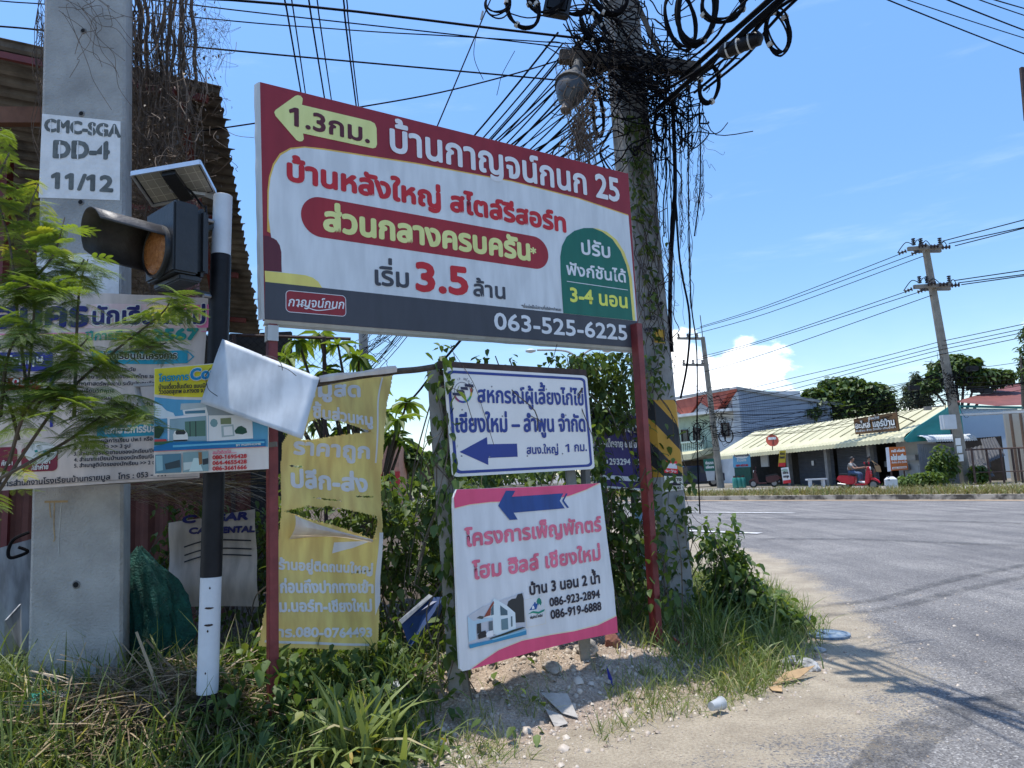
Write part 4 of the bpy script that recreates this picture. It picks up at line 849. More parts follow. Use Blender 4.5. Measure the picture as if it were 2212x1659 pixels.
pic(pjp, HP, [((168, 200, 222), [(1340, 160), (1400, 190), (1440, 230), (1500, 250), (1520, 290), (1400, 300), (1340, 290)]), ((70, 130, 170), [(1338, 345), (1400, 315), (1450, 330), (1500, 320), (1500, 420), (1338, 430)]),
    ((140, 168, 182), [(1565, 170), (1790, 160), (1800, 200), (1560, 225)]), ((116, 140, 156), [(1780, 180), (2000, 240), (2170, 268), (1800, 272)]), ((176, 200, 212), [(1580, 225), (1785, 200), (1800, 262), (1590, 270)]), ((60, 110, 140), [(1600, 235), (1775, 225), (1775, 252), (1602, 258)]),
    ((190, 208, 218), [(1440, 285), (1800, 255), (1805, 495), (1790, 495), (1785, 275), (1470, 305), (1465, 500), (1452, 500), (1450, 305)]), ((110, 150, 172), [(1470, 308), (1785, 278), (1788, 490), (1468, 492)]), ((70, 110, 104), [(1600, 325), (1778, 315), (1780, 450), (1604, 455)]), ((40, 56, 62), [(1640, 325), (1648, 325), (1650, 455), (1643, 455)]), ((40, 56, 62), [(1690, 322), (1698, 322), (1700, 455), (1692, 455)]),
    ((180, 204, 216), [(1805, 272), (2180, 268), (2190, 470), (1808, 495)]), ((96, 140, 156), [(1818, 338), (1830, 310), (1852, 300), (1876, 312), (1886, 340), (1874, 366), (1850, 375), (1828, 362)]), ((96, 120, 96), [(1908, 298), (2000, 292), (2002, 346), (1910, 350)]), ((130, 160, 174), [(1915, 360), (2020, 350), (2030, 450), (1920, 462)]), ((186, 206, 216), [(1935, 372), (2010, 366), (2016, 440), (1940, 446)]),
    ((30, 70, 60), [(2030, 405), (2060, 370), (2090, 362), (2130, 385), (2140, 420), (2100, 436), (2040, 430)]), ((30, 60, 44), [(1338, 370), (1380, 360), (1422, 385), (1420, 410), (1380, 470), (1338, 465)]), ((150, 60, 70), [(1338, 480), (1440, 476), (1450, 500), (1340, 512)]), ((40, 90, 70), [(1338, 500), (1500, 492), (1500, 512), (1338, 530)]),
    ((186, 202, 210), [(1500, 440), (1515, 405), (1600, 395), (1625, 430), (1632, 470), (1620, 490), (1505, 492)]), ((40, 50, 58), [(1520, 425), (1530, 400), (1595, 395), (1612, 420), (1600, 436), (1530, 438)]), ((30, 34, 40), [(1502, 485), (1625, 480), (1622, 492), (1505, 496)]), ((18, 100, 160), [(1336, 545), (1480, 505), (1990, 492), (2298, 478), (2300, 540), (1336, 580)]), ((80, 160, 200), [(1500, 530), (2000, 505), (2290, 495), (2290, 510), (1800, 530), (1500, 548)]),
    ((200, 90, 80), [(1336, 582), (2300, 540), (2300, 543), (1336, 586)]), ((64, 110, 136), [(1348, 612), (1570, 600), (1572, 765), (1348, 774)]), ((110, 160, 182), [(1352, 620), (1410, 618), (1415, 745), (1360, 755)]), ((40, 60, 72), [(1430, 690), (1560, 655), (1566, 720), (1440, 740)]), ((96, 136, 152), [(1588, 592), (1806, 582), (1808, 752), (1588, 764)]), ((150, 190, 204), [(1680, 640), (1720, 640), (1760, 750), (1640, 756)]), ((36, 50, 62), [(1756, 650), (1806, 640), (1806, 690), (1760, 700)]), ((150, 180, 192), [(1592, 680), (1670, 672), (1650, 735), (1595, 748)]), ((110, 90, 64), [(1720, 590), (1750, 588), (1755, 690), (1728, 700)])], E3, .003, .0003)
text(pjp, HP, 'โครงการ', (345, 825), (409, 821), 11, sCy, .08, .012); text(pjp, HP, 'Con', (414, 821.5), (470, 816), 23, sWt, .14, .0115); text(pjp, HP, 'Con', (414, 821.5), (470, 816), 23, pBl, .06, .0145)
text(pjp, HP, 'บ้านเดี่ยวชั้นเดียว แบบมินิมอล', (345, 841), (470, 836.5), 7, sK, .05, .012); text(pjp, HP, 'วิวดอยสุเทพ อ.หางดง จ.เชียงใหม่', (345, 851.5), (476, 846.5), 7, sK, .05, .012)
text(pjp, HP, 'BY POPPHOME', (512, 964), (565, 961), 4, sWt, .06, .014)
text(pjp, HP, 'สนใจติดต่อ......', (461, 981.5), (512, 978), 5.5, pkT, .05, .012)
for i, s_ in enumerate(('080-1695428', '064-4655428', '086-3661666')): text(pjp, HP, s_, (461, 992.3 + i * 12), (534, 988.8 + i * 12), 8, vTxtR, .07, .012)
mb = MB(); mb.slab(HP.at(.2, .12, -.03), HP.at(.73, .16, -.03), .03, .03); mb.slab(HP.at(.2, .62, -.03), HP.at(.70, .64, -.03), .03, .03); mb.build('batten', MATS['grey_wood'], pj)
# grey curved bracket sticking out beside the poster
mb = MB(); g_ = mat('galvanised', (.34, .33, .32), .6, .2, 12); mb.tube(catmull([P(296, 832, 4.62), P(302, 862, 4.62), P(316, 890, 4.6), P(336, 912, 4.6)], 6), [.018] * 18 + [.015], 8); mb.slab(P(291, 833, 4.6), P(334, 830, 4.6), .03, .018)
tag(mb.build('bent_bracket', g_, smooth=True), 'bent grey metal bracket sticking out left of the yellow and blue poster', 'bracket')
cabm_ = mat('tie_wire_dark', (.03, .025, .02), .7, 0)
# blank white board turned back to front
WQ = [P(480, 732, 4.40), P(433, 870, 4.30), P(652, 947, 4.30), P(690, 816, 4.42)]
mb = MB(); n_ = 14; wv = lambda s, t: bil(WQ, s, t)
wn = np.cross(WQ[2] - WQ[1], WQ[0] - WQ[1]); wn /= np.linalg.norm(wn); wn = wn if wn[1] < 0 else -wn
vs = [np.array(wv(i / n_, j / n_)) + wn * (.004 * math.sin(5 * i / n_ + 3 * j / n_) + .003 * math.sin(11 * i / n_ - 7 * j / n_) - .006 * (i / n_) ** 2 * (1 - j / n_)) for j in range(n_ + 1) for i in range(n_ + 1)]
mb.add(vs, [(j * (n_ + 1) + i, j * (n_ + 1) + i + 1, (j + 1) * (n_ + 1) + i + 1, (j + 1) * (n_ + 1) + i) for j in range(n_) for i in range(n_)])
bk_ = mb.build('blank_board', vinyl('board_white', (.62, .655, .68), .12, .11), smooth=True); q_ = bk_.modifiers.new('t', 'SOLIDIFY'); q_.thickness = .004
for px_ in ([(455, 795), (445, 812), (450, 840), (470, 856)], [(566, 768), (592, 772), (607, 786), (610, 800)], [(600, 790), (622, 798), (640, 812)]): mb = MB(); mb.tube(catmull([P(x, y, 4.27) for x, y in px_], 5), .0022, 4); mb.build('tie_wire', cabm_, bk_)
tag(bk_, 'blank white board tilted across the top of the red post and the yellow poster', 'board')
# ------------------------------------------------------------------ torn yellow banner
YP = plane_px((562, 1396), 4.78, (3300, 940)); YP.warp = lambda u, v: .022 * math.sin(u * 6.3 + 1.5 * math.sin(v * 2.1)) + .015 * math.sin(v * 9 + u * 2.5) + .012 * math.sin(u * 15 + v * 4)
yb = vinyl('old_yellow_vinyl', sh(180, 172, 112, .76), .10, .14); yI = vinyl('pale_blue_ink', sh(176, 194, 210, .84), .15, .08)
yt = thing('torn_banner', 'torn faded yellow butcher shop banner with pale lettering hanging beside the left red post', 'banner', YP.at(.35, 0))
def poly_in(pt, poly):
    x, y = pt; ins = False; j = len(poly) - 1
    for i in range(len(poly)):
        (xi, yi), (xj, yj) = poly[i], poly[j]
        if (yi > y) != (yj > y) and x < (xj - xi) * (y - yi) / (yj - yi) + xi: ins = not ins
        j = i
    return ins
OUT = [(690, 826), (852, 806), (846, 840), (838, 870), (829, 935), (826, 1020), (824, 1085), (822, 1180), (820, 1244), (821, 1300), (818, 1406), (690, 1401), (559, 1396), (565, 1330), (598, 1190), (606, 1100), (606, 960), (640, 900)]
H1 = [(650, 950), (666, 911), (690, 902), (716, 905), (750, 915), (806, 932), (770, 936), (728, 941), (690, 947), (664, 952)]
H2 = [(612, 1104), (645, 1097), (663, 1092), (690, 1096), (713, 1093), (753, 1101), (790, 1110), (813, 1116), (810, 1140), (802, 1166), (792, 1160), (728, 1136), (690, 1128), (663, 1121)]
SL = [[(625, 1005), (655, 1007), (654, 1010), (626, 1009)], [(770, 1071), (808, 1072), (806, 1075), (772, 1074)], [(672, 1074), (700, 1076), (740, 1081), (741, 1083), (700, 1079)], [(764, 1238), (806, 1230), (806, 1233), (766, 1241)]]
c_ = [YP.hit(*p) for p in OUT]; u0, u1 = min(a for a, b in c_), max(a for a, b in c_); v0, v1 = min(b for a, b in c_), max(b for a, b in c_)
hol = [[YP.hit(*p) for p in h] for h in [H1, H2] + SL]; nU, nV = 150, 330
jit = lambda i, j: ((i * 7919 + j * 104729) % 97 / 97 - .5) * .004
vid, mb = {}, MB()
def vtx(i, j):
    if (i, j) not in vid: vid[(i, j)] = len(mb.v); mb.v.append(tuple(YP.at(u0 + (u1 - u0) * i / nU + jit(i, j), v0 + (v1 - v0) * j / nV + jit(j, i))))
    return vid[(i, j)]
for j in range(nV):
    for i in range(nU):
        c = (u0 + (u1 - u0) * (i + .5) / nU, v0 + (v1 - v0) * (j + .5) / nV)
        if poly_in(c, c_) and not any(poly_in(c, h) for h in hol): mb.f.append([vtx(i, j), vtx(i + 1, j), vtx(i + 1, j + 1), vtx(i, j + 1)]); mb.m.append(0)
ys = mb.build('sheet', yb, yt, smooth=True)
def yt_(s, a, b, h, wgt=.085): return text(ys, YP, s, a, b, h, yI, wgt, .004)
yt_('หมูสด', (650, 858), (782, 855), 24); yt_('ชิ้นส่วนหมู', (674, 902), (806, 918), 18); yt_('ราคาถูก', (633, 980), (799, 990), 25); yt_('ปลีก-ส่ง', (628, 1051), (794, 1062), 28)
yt_('ร้านอยู่ติดถนนใหญ่', (603, 1229), (805, 1240), 16); yt_('ก่อนถึงปากทางเข้า', (604, 1279), (808, 1281), 19); yt_('ม.นอร์ท-เชียงใหม่', (600, 1319), (805, 1321), 18); yt_('โทร.080-0764493', (578, 1373), (805, 1376), 16)
ribbon(ys, YP, [(828, 815), (820, 860), (816, 930), (813, 1000)], .012, yI, .004, 'stripe'); ribbon(ys, YP, [(570, 1384), (700, 1389), (800, 1394)], .016, yI, .004, 'stripe')
shape(ys, YP, [(724, 1172), (798, 1168), (764, 1184), (720, 1196)], yI, .004, 'arrow_print')
shape(ys, YP, [(815, 1150), (823, 1150), (821, 1244), (822, 1300), (812, 1330), (811, 1244)], yI, .006, 'hem')
fr_ = MB()
for hole in (H1, H2):
    hq_ = [YP.hit(*p) for p in hole]
    for i in range(len(hq_)):
        p0, p1 = np.array(hq_[i]), np.array(hq_[(i + 1) % len(hq_)])
        for j in range(7):
            t = RNG.random(); a_ = p0 + (p1 - p0) * t; d_ = RNG.normal(0, .012, 2) - (0, .006); pts_ = [YP.at(*(a_ + d_ * q), .004 + .012 * q * RNG.random()) for q in (-.4, .4, 1.3)]; fr_.tube(pts_, .0011, 3, False)
fr_.build('frayed_thread', yb, yt)
flap = vinyl('flap_white', sh(178, 184, 186), .3, .1)      # the torn strip folded forward
mb = MB(); vs = []
for i in range(21):
    t = i / 20; a = YP.hit(630 + 166 * t, 1112 + 52 * t ** .8); b = YP.hit(623 + 175 * t, 1165 - 10 * math.sin(t * 3) + 8 * t); 
    for s in range(6): q = s / 5; vs.append(YP.at(a[0] + (b[0] - a[0]) * q, a[1] + (b[1] - a[1]) * q, .012 + .075 * math.sin(math.pi * (.15 + .85 * q)) * (1 - .5 * t)))
mb.add(vs, [(6 * i + s, 6 * i + s + 1, 6 * i + s + 7, 6 * i + s + 6) for i in range(20) for s in range(5)]); mb.build('torn_flap', flap, yt, smooth=True)
mb = MB(); vs = []
for i in range(15):       # white sleeve wrapped round the stick
    t = i / 14; p = P(688 + 166 * t, 822 - 22 * t, 4.74 + .18 * t); 
    for s in range(7): a = s * math.pi / 3.4 - .5; vs.append(p + YP.N * .03 * math.cos(a) + YP.V * .03 * math.sin(a) * (1 + .2 * math.sin(9 * t)))
mb.add(vs, [(7 * i + s, 7 * i + s + 1, 7 * i + s + 8, 7 * i + s + 7) for i in range(14) for s in range(6)]); mb.build('sleeve', flap, yt, smooth=True)
bark = mat('stick_bark', (.10, .075, .055), .9, .4, 14, .5, 40)
mb = MB(); mb.tube(catmull([P(640, 838, 4.72), P(760, 815, 4.84), P(850, 803, 4.93), P(905, 798, 4.97), P(965, 788, 5.02)], 6), .022, 8); tag(mb.build('pole_stick', bark, smooth=True), 'brown wooden stick holding up the yellow banner', 'stick')
# ------------------------------------------------------------------ grey fence posts carrying the cooperative sign
pstm = mat('weathered_post', (.26, .24, .20), .9, .3, 3, .5, 22, col2=(.36, .335, .29))
for px_t, px_b, Y, wd, lab in (((937, 800), (985, 1500), 5.02, .085, 'weathered grey post wrapped in vine left of the cooperative sign'), ((957, 800), (1000, 1490), 5.07, .07, 'darker grey post just behind the vine covered post'), ((1232, 1010), (1265, 1425), 5.7, .09, 'short grey post behind the lower right of the pink board')):
    a, b = P(*px_t, Y), P(*px_b, Y); b = a + (b - a) * ((a[2] + .05) / (a[2] - b[2])); mb = MB(); k = 6; vs = []
    for i in range(k + 1):
        t = i / k; p = b + (a - b) * t; r = wd / 2 * (1 + .08 * RNG.normal()); 
        for x, y in ((-r, -r), (r, -r), (r, r), (-r, r)): vs.append(p + (x + .004 * RNG.normal(), y, 0))
    mb.add(vs, [(4 * i + j, 4 * i + (j + 1) % 4, 4 * i + 4 + (j + 1) % 4, 4 * i + 4 + j) for i in range(k) for j in range(4)] + [(3, 2, 1, 0), tuple(range(4 * k, 4 * k + 4))])
    tag(mb.build('fence_post', pstm, bevel=.006), lab, 'post')
# ------------------------------------------------------------------ main utility pole
def jr(a, b): return float(RNG.uniform(a, b))
poleC = mat('utility_concrete', (.25, .245, .23), .9, .3, 1.6, .35, 28, col2=(.40, .39, .37), det=10)
MT, MBt = P(1327, -150, 7.2), P(1441, 1190, 7.25)
MBt = MT + (MBt - MT) * ((MT[2] + .1) / (MT[2] - MBt[2]))
def mpt(z): return MBt + (MT - MBt) * ((z - MBt[2]) / (MT[2] - MBt[2]))
def at_row(y):
    zs = np.linspace(-.1, 8, 800); return mpt(min(zs, key=lambda z: abs(proj(mpt(z))[1] - y)))
up = thing('utility_pole', 'concrete utility pole wrapped in vines, with timber crossarm and black and yellow hazard band', 'utility pole', MBt * [1, 1, 0])
PA = math.radians(24); pax = np.array([math.cos(PA), math.sin(PA), 0]); pay = np.array([-math.sin(PA), math.cos(PA), 0])
def prad(z): return .196 - .004 * z
def psect(z, grow=0.):
    r = prad(z) * .92 + grow; c = .30 * r; p = mpt(z); return [p + pax * x + pay * y for x, y in ((-r, -r + c), (-r + c, -r), (r - c, -r), (r, -r + c), (r, r - c), (r - c, r), (-r + c, r), (-r, r - c))]
def loft(z0, z1, grow, n=2, cap=True):
    mb = MB(); vs = []
    for i in range(n + 1): vs += psect(z0 + (z1 - z0) * i / n, grow)
    mb.add(vs, [(8 * i + j, 8 * i + (j + 1) % 8, 8 * i + 8 + (j + 1) % 8, 8 * i + 8 + j) for i in range(n) for j in range(8)] + [tuple(range(8 * n, 8 * n + 8)), tuple(range(7, -1, -1))]); return mb
shaft2 = loft(-.1, 11.5, 0, 4).build('shaft', poleC, up, smooth=False)
hz = bpy.data.materials.new('hazard_stripes'); hz.use_nodes = True; t2 = hz.node_tree; hb_ = t2.nodes['Principled BSDF']; hb_.inputs['Roughness'].default_value = .6
tc2 = t2.nodes.new('ShaderNodeTexCoord'); sp2 = t2.nodes.new('ShaderNodeSeparateXYZ'); t2.links.new(tc2.outputs['Object'], sp2.inputs[0])
def m2(op, a, b):
    n = t2.nodes.new('ShaderNodeMath'); n.operation = op
    for i, q in enumerate((a, b)):
        if isinstance(q, (int, float)): n.inputs[i].default_value = q
        else: t2.links.new(q, n.inputs[i])
    return n.outputs[0]
ph = m2('FRACT', m2('DIVIDE', m2('ADD', m2('ADD', sp2.outputs[2], m2('MULTIPLY', sp2.outputs[0], 1.05)), .30), .47), 0)
ph = m2('FRACT', m2('DIVIDE', m2('ADD', m2('ADD', sp2.outputs[2], m2('MULTIPLY', sp2.outputs[0], 1.05)), .345), .46), 0)
ph.node.operation = 'FRACT'
rp = t2.nodes.new('ShaderNodeValToRGB'); rp.color_ramp.interpolation = 'CONSTANT'; rp.color_ramp.elements[0].color = (.010, .011, .013, 1); rp.color_ramp.elements[1].color = (.55, .26, .018, 1); rp.color_ramp.elements[1].position = .5
t2.links.new(ph, rp.inputs[0])
nz_ = t2.nodes.new('ShaderNodeTexNoise'); nz_.inputs['Scale'].default_value = 9; nz_.inputs['Detail'].default_value = 8; t2.links.new(tc2.outputs['Object'], nz_.inputs['Vector'])
mm_ = t2.nodes.new('ShaderNodeMixRGB'); mm_.blend_type = 'MULTIPLY'; mm_.inputs[0].default_value = .22; t2.links.new(rp.outputs[0], mm_.inputs[1]); t2.links.new(nz_.outputs[0], mm_.inputs[2]); 
gm_ = t2.nodes.new('ShaderNodeGamma'); gm_.inputs[1].default_value = .85; t2.links.new(mm_.outputs[0], gm_.inputs[0]); t2.links.new(gm_.outputs[0], hb_.inputs['Base Color'])
zt, zb = at_row(868)[2], at_row(1030)[2]
loft(zb, zt, .004, 1).build('hazard_band', hz, up)
MP = Plane(mpt(2) - pay * (prad(2) * .92), pax, MT - MBt)
def mquad(pts, m, off, nm): return shape(up, MP, pts, m, off, nm)
stk = thing  # alias kept short
s1 = mquad([(1430, 994), (1461, 996), (1463, 1023), (1432, 1021)], vinyl('sticker_red', sh(190, 40, 50), 0), .012, 'red_sticker'); shape(s1, MP, [(1434, 1000), (1460, 1002), (1461, 1013), (1435, 1011)], vTxtW, .014, 'picture'); text(s1, MP, 'ระวัง', (1436, 1019), (1459, 1021), 4, vTxtW, .04, .0145)
s2 = mquad([(1433, 1028), (1472, 1030), (1475, 1058), (1436, 1062)], vinyl('sticker_white', sh(186, 196, 200), 0), .012, 'white_sticker')
text(s2, MP, 'รับจ้าง', (1438, 1038), (1470, 1039), 6, pK, .07, .0145); text(s2, MP, '083-3182', (1437, 1058), (1469, 1056), 5.5, pK, .05, .0145)
shape(s2, MP, [(1440, 1044), (1452, 1043), (1453, 1040), (1459, 1040), (1461, 1044), (1469, 1044), (1469, 1049), (1440, 1049)], pK, .014, 'truck_print')
s3 = mquad([(1411, 711), (1434, 713), (1436, 742), (1413, 740)], vinyl('sticker_yellow', (.6, .35, .03), 0), .008, 'yellow_sticker'); text(s3, MP, 'งทาน', (1413, 736), (1434, 738), 8, pK, .07, .011)
for i, y in enumerate((690, 716)): text(up, MP, 'พสว', (1392, y), (1414, y + 1), 8, pK, .07, .006)
for x, y in ((1381, 325), (1428, 655), (1385, 35)):
    c = MP.hit(x, y); mb = MB(); mb.lathe([(.02, 0), (.02, .004)], MP.at(*c), 10, np.array([MP.U, MP.V, MP.N]).T); mb.build('bolt_hole', dk, up)
wood = mat('crossarm_wood', (.085, .065, .048), .9, .45, 5, .6, 30, col2=(.15, .125, .10))
mb = MB(); ca, cb = P(1208, 122, 6.85), P(1512, 150, 7.0); mb.slab(ca, cb, .10, .13); mb.build('crossarm', wood, up, bevel=.01)
mb = MB(); mb.slab(P(1355, -40, 6.98), P(1235, 118, 6.88), .02, .05); mb.slab(P(1360, -30, 6.98), P(1430, 130, 6.95), .02, .05); mb.build('brace', wood, up)
# street lamp head hung left of the pole
lh = thing('street_lamp', 'grey bell shaped street lamp tangled in dry vines under the crossarm', 'street lamp', P(1226, 235, 6.6))
LA = P(1246, 150, 6.75); LB = P(1222, 238, 6.55); ld = (LB - LA) / np.linalg.norm(LB - LA); lx = np.cross(ld, (0, 1, 0)); lx /= np.linalg.norm(lx); lm_ = np.array([lx, np.cross(ld, lx), ld]).T
mb = MB(); mb.lathe([(.05, -.1), (.06, .1), (.07, .15), (.15, .19), (.17, .24), (.16, .25)], LA, 20, lm_); mb.build('hood', mat('lamp_metal', (.07, .072, .072), .8, .2, 8), lh, smooth=True)
mb = MB(); mb.lathe([(.155, .25), (.15, .33), (.11, .43), (.06, .5), (.045, .51)], LA, 20, lm_); mb.build('shade', mat('lamp_shade', (.05, .053, .055), .45, .15, 8), lh, smooth=True)
mb = MB(); mb.lathe([(.05, .505), (.05, .60), (.02, .62)], LA, 12, lm_); mb.build('socket', mat('lamp_socket', (.12, .09, .07), .6, .3, 20), lh)
mb = MB(); mb.lathe([(.172, .235), (.176, .26), (.165, .262)], LA, 20, lm_); mb.build('rim', MATS['lamp_metal'], lh)
mb = MB(); mb.tube([LA, LA + (.15, .2, .05), P(1330, 140, 7.1)], .03, 8); mb.build('bracket', wood, lh)
# ------------------------------------------------------------------ cables
cabm = mat('cable_black', (.007, .007, .009), .85, .2, 20, spec=.08)
def cable(label, pts, r, group=None, name='overhead_cable', cat='cable', n=5, m=None):
    mb = MB(); mb.tube(pts, r, n); o = mb.build(name, m or cabm, smooth=True); return tag(o, label, cat, group)
hub = P(1330, 110, 7.0)
# wires from the left to the pole
for lab, pts, r in (('thickest black cable crossing the top of the sky above the billboard', [(-260, -20, 6.2), (500, 0, 6.5), (1106, 66, 6.8), (1330, 92, 7.1)], .013),
                    ('thin straight cable just below the thickest one above the billboard', [(-260, -62, 6.1), (325, 0, 6.4), (553, 27, 6.5), (1106, 89, 6.8), (1330, 118, 7.1)], .0065),
                    ('thin wavy cable sagging under the straight ones above the billboard', [(-200, -20, 6.2), (0, 2, 6.3), (97, 9, 6.35), (300, 26, 6.4), (553, 50, 6.5), (690, 60, 6.6), (830, 70, 6.65), (960, 77, 6.7), (1106, 86, 6.8), (1260, 96, 7.0)], .006),
                    ('lowest of the cables running from behind the concrete pole to the crossarm', [(-200, 44, 6.0), (0, 57, 6.05), (97, 66, 6.1), (288, 88, 6.2), (553, 114, 6.35), (1106, 164, 6.8), (1300, 182, 7.0)], .0085),
                    ('cable rising from the shed roof behind the billboard up to the pole', [(340, 297, 6.4), (553, 266, 6.5), (785, 230, 6.6), (950, 200, 6.7), (1106, 161, 6.8), (1215, 128, 6.9)], .0075)):
    cable(lab, catmull([P(*p) for p in pts], 5), r)
cable('steep thin cable coming down from the coil to the top edge of the billboard', [P(1062, -6, 5.8), P(1010, 118, 5.7), P(945, 272, 5.5)], .006)
cable('fine drop wire hanging near the steep cable with a small white tag', catmull([P(1060, 0, 6), P(1034, 60, 6), P(1024, 105, 6), P(1027, 135, 6), P(1044, 172, 6)], 5), .003); 
mb = MB(); mb.slab(P(1039, 42, 6), P(1043, 24, 6), .016, .016); tag(mb.build('wire_tag', mat('tag_white', (.5, .5, .48), .6, .1)), 'small pale tag clipped on the fine drop wire', 'tag')
cable('fine wire end dangling left of the street lamp', catmull([P(1112, 110, 6.2), P(1085, 160, 6.2), P(1077, 190, 6.2), P(1073, 206, 6.2)], 5), .003)
# pairs of high power lines running away overhead
for i, (x0, x1, y1, r, lab) in enumerate(((615, 649, 194, .014, 'left wire of the left pair of power lines behind the billboard top'), (630, 659, 197, .011, 'right wire of the left pair of power lines behind the billboard top'), (667, 700, 207, .014, 'left wire of the middle pair of power lines behind the billboard top'), (685, 715, 211, .011, 'right wire of the middle pair of power lines behind the billboard top'), (742, 769, 226, .014, 'left wire of the right pair of power lines behind the billboard top'), (749, 774, 227, .011, 'right wire of the right pair of power lines behind the billboard top'))):
    a, b = P(x0 - (x1 - x0) * .8, -155, 8.6), P(x0, 0, 9.5); Y2 = 16 ; c = P(x1, y1, 12.2); e = P(x1 + (x1 - x0) * 2.35, y1 + 470, 34)
    cable(lab, catmull([a, b, c, e], 6), r, None, 'power_line', 'power line')
# fan of cables from the tangle down the road to the left, behind the billboard
tgt = P(788, 740, 25.5); n0 = 0
fan = [(1206, 70, 1010, 310), (1220, 110, 1030, 330), (1235, 160, 1062, 318), (1250, 190, 1075, 335), (1262, 215, 1105, 330), (1275, 235, 1130, 345), (1285, 250, 1150, 350), (1300, 270, 1190, 352), (1310, 300, 1215, 360), (1325, 330, 1250, 372), (1290, 230, 1168, 350), (1240, 140, 1046, 326), (1315, 315, 1232, 366), (1270, 255, 1120, 340)] + [(1215 + 9 * i, 95 + 17 * i, 1022 + 17 * i, 322 + 3.4 * i) for i in range(11)]
for i, (xa, ya, xb, yb_) in enumerate(fan):
    Ya, Yb = 6.9 + .1 * (i % 3), 8.2; k = 1.0; dx, dy = xb - xa, yb_ - ya; s = (735 - yb_) / dy if dy else 1; xm = xb + dx * s * jr(.62, .8); mid = (max(830, min(xm, 1010)) , 735 + jr(-10, 10), 15.5); end = tgt + np.array([jr(-.25, .25), 0, jr(-1.2, .6)])
    cable('black cable in the fan running from the pole down behind the billboard', sagged(P(xa, ya, Ya), P(xb, yb_, Yb), .02, 5) + sagged(P(xb, yb_, Yb), end, .25, 8)[1:], (.011, .007, .009)[i % 3], 'fan of cables behind the billboard')
cable('twisted thick black cable bundle showing between billboard and yellow banner', catmull([P(1003, 726, 11), P(940, 800, 13), P(905, 845, 14), P(880, 872, 15)], 6), .022)
# cables going up to the right over the road, with coils and a splice closure
for i, (xa, ya, xb, yb_) in enumerate(((1400, 215, 1735, -18), (1450, 190, 1720, -30), (1480, 185, 1755, -40), (1500, 200, 1700, -8), (1395, 260, 1690, -12), (1460, 150, 1640, -25), (1520, 195, 1745, -25))):
    a, b = P(xa, ya, 6.95), P(xb, yb_, 5.0); e = b + (b - a) * 2.2 + np.array([0, 0, -.3])
    cable('cable rising from the tangle to the upper right over the road', catmull([a, (a + b) / 2 + np.array([0, 0, -.06]), b, e], 5), (.014, .008, .011)[i % 3], 'cables over the road at upper right')
for i, (xa, xb, yb_, r, lab) in enumerate(((1919, 2212, 116, .011, 'lowest and boldest of the wires crossing the top right corner'), (1961, 2212, 82, .008, 'second wire from below crossing the top right corner'), (2048, 2212, 65, .012, 'middle wire crossing the top right corner'), (2117, 2212, 33, .009, 'second highest wire crossing the top right corner'), (2150, 2212, 18, .010, 'highest wire crossing the top right corner'))):
    dx, dy = xb - xa, yb_; a, b = P(xa - dx * .5, -dy * .6, 9.5), P(xb + dx * .6, yb_ + dy * .52, 13); cable(lab, catmull([a, P(xa, 0, 10.3), P(xb, yb_, 12), b], 5), r)
def coil(cx, cy, Y, w_, h_, n, r, tilt, label, yawd=0, bands=3):
    c = P(cx, cy, Y); k = Y / FPX; t = thing('cable_coil', label, 'cable coil', c - np.array([0, 0, h_ * k / 2])); mb = MB()
    yx = np.array([math.cos(math.radians(yawd)), math.sin(math.radians(yawd)), 0])
    for q in range(n):
        a0 = jr(0, 6); ex = jr(.80, 1.02); ey = jr(.88, 1.02); ph = jr(-.15, .15); dz = jr(-.03, .03); pts = []
        for i in range(29):
            a = a0 + 2 * math.pi * i / 28; x, y = math.cos(a) * w_ * k / 2 * ex, math.sin(a) * h_ * k / 2 * ey; ct, st_ = math.cos(tilt + ph * .2), math.sin(tilt + ph * .2)
            pts.append(c + yx * (x * ct - y * st_) + np.array([0, dz + .02 * math.sin(a * 2 + q), x * st_ + y * ct]))
        mb.tube(pts, r, 5)
    mb.build('loops', cabm, t, smooth=True)
    for i in range(bands):
        a = jr(0, 6.2); x, y = math.cos(a) * w_ * k / 2 * .92, math.sin(a) * h_ * k / 2 * .95; ct, st_ = math.cos(tilt), math.sin(tilt); p = c + yx * (x * ct - y * st_) + np.array([0, 0, x * st_ + y * ct]); tx, ty = -math.sin(a) * w_, math.cos(a) * h_; ln = math.hypot(tx, ty); d = (yx * ((tx * ct - ty * st_) / ln) + np.array([0, 0, (tx * st_ + ty * ct) / ln])) * .014
        m2b = MB(); m2b.tube([p - d, p + d], .03 if n > 5 else .022, 8); m2b.build('tape_band', MATS['tag_white'], t)
for xa, ya, xb, yb_, lab in ((1470, 170, 1690, -25, 'thickest lashed cable bundle climbing over the road at upper right'), (1420, 235, 1712, -22, 'second thick cable bundle climbing over the road at upper right')):
    a, b = P(xa, ya, 6.95), P(xb, yb_, 5.0); cable(lab, [a, (a + b) / 2, b, b + (b - a) * 1.2, b + (b - a) * 2.6], .026)
coil(1505, 20, 6.0, 96, 190, 12, .011, -.18, 'largest thick black cable coil hanging at the top right of the pole')
coil(1560, 10, 5.7, 110, 90, 8, .010, .3, 'black cable coil cut by the top edge right of the largest coil')
coil(1681, 68, 5.4, 58, 108, 6, .008, .05, 'lone oval cable coil hanging at far right over the road')
coil(1532, 182, 6.4, 48, 98, 7, .009, -.2, 'cable coil hanging from the right end of the crossarm')
coil(1130, 20, 6.0, 78, 100, 7, .009, .35, 'black cable coil left of the pole under the top edge')
coil(1075, 5, 5.9, 60, 70, 4, .007, -.3, 'thin cable coil at the top edge left of the others')
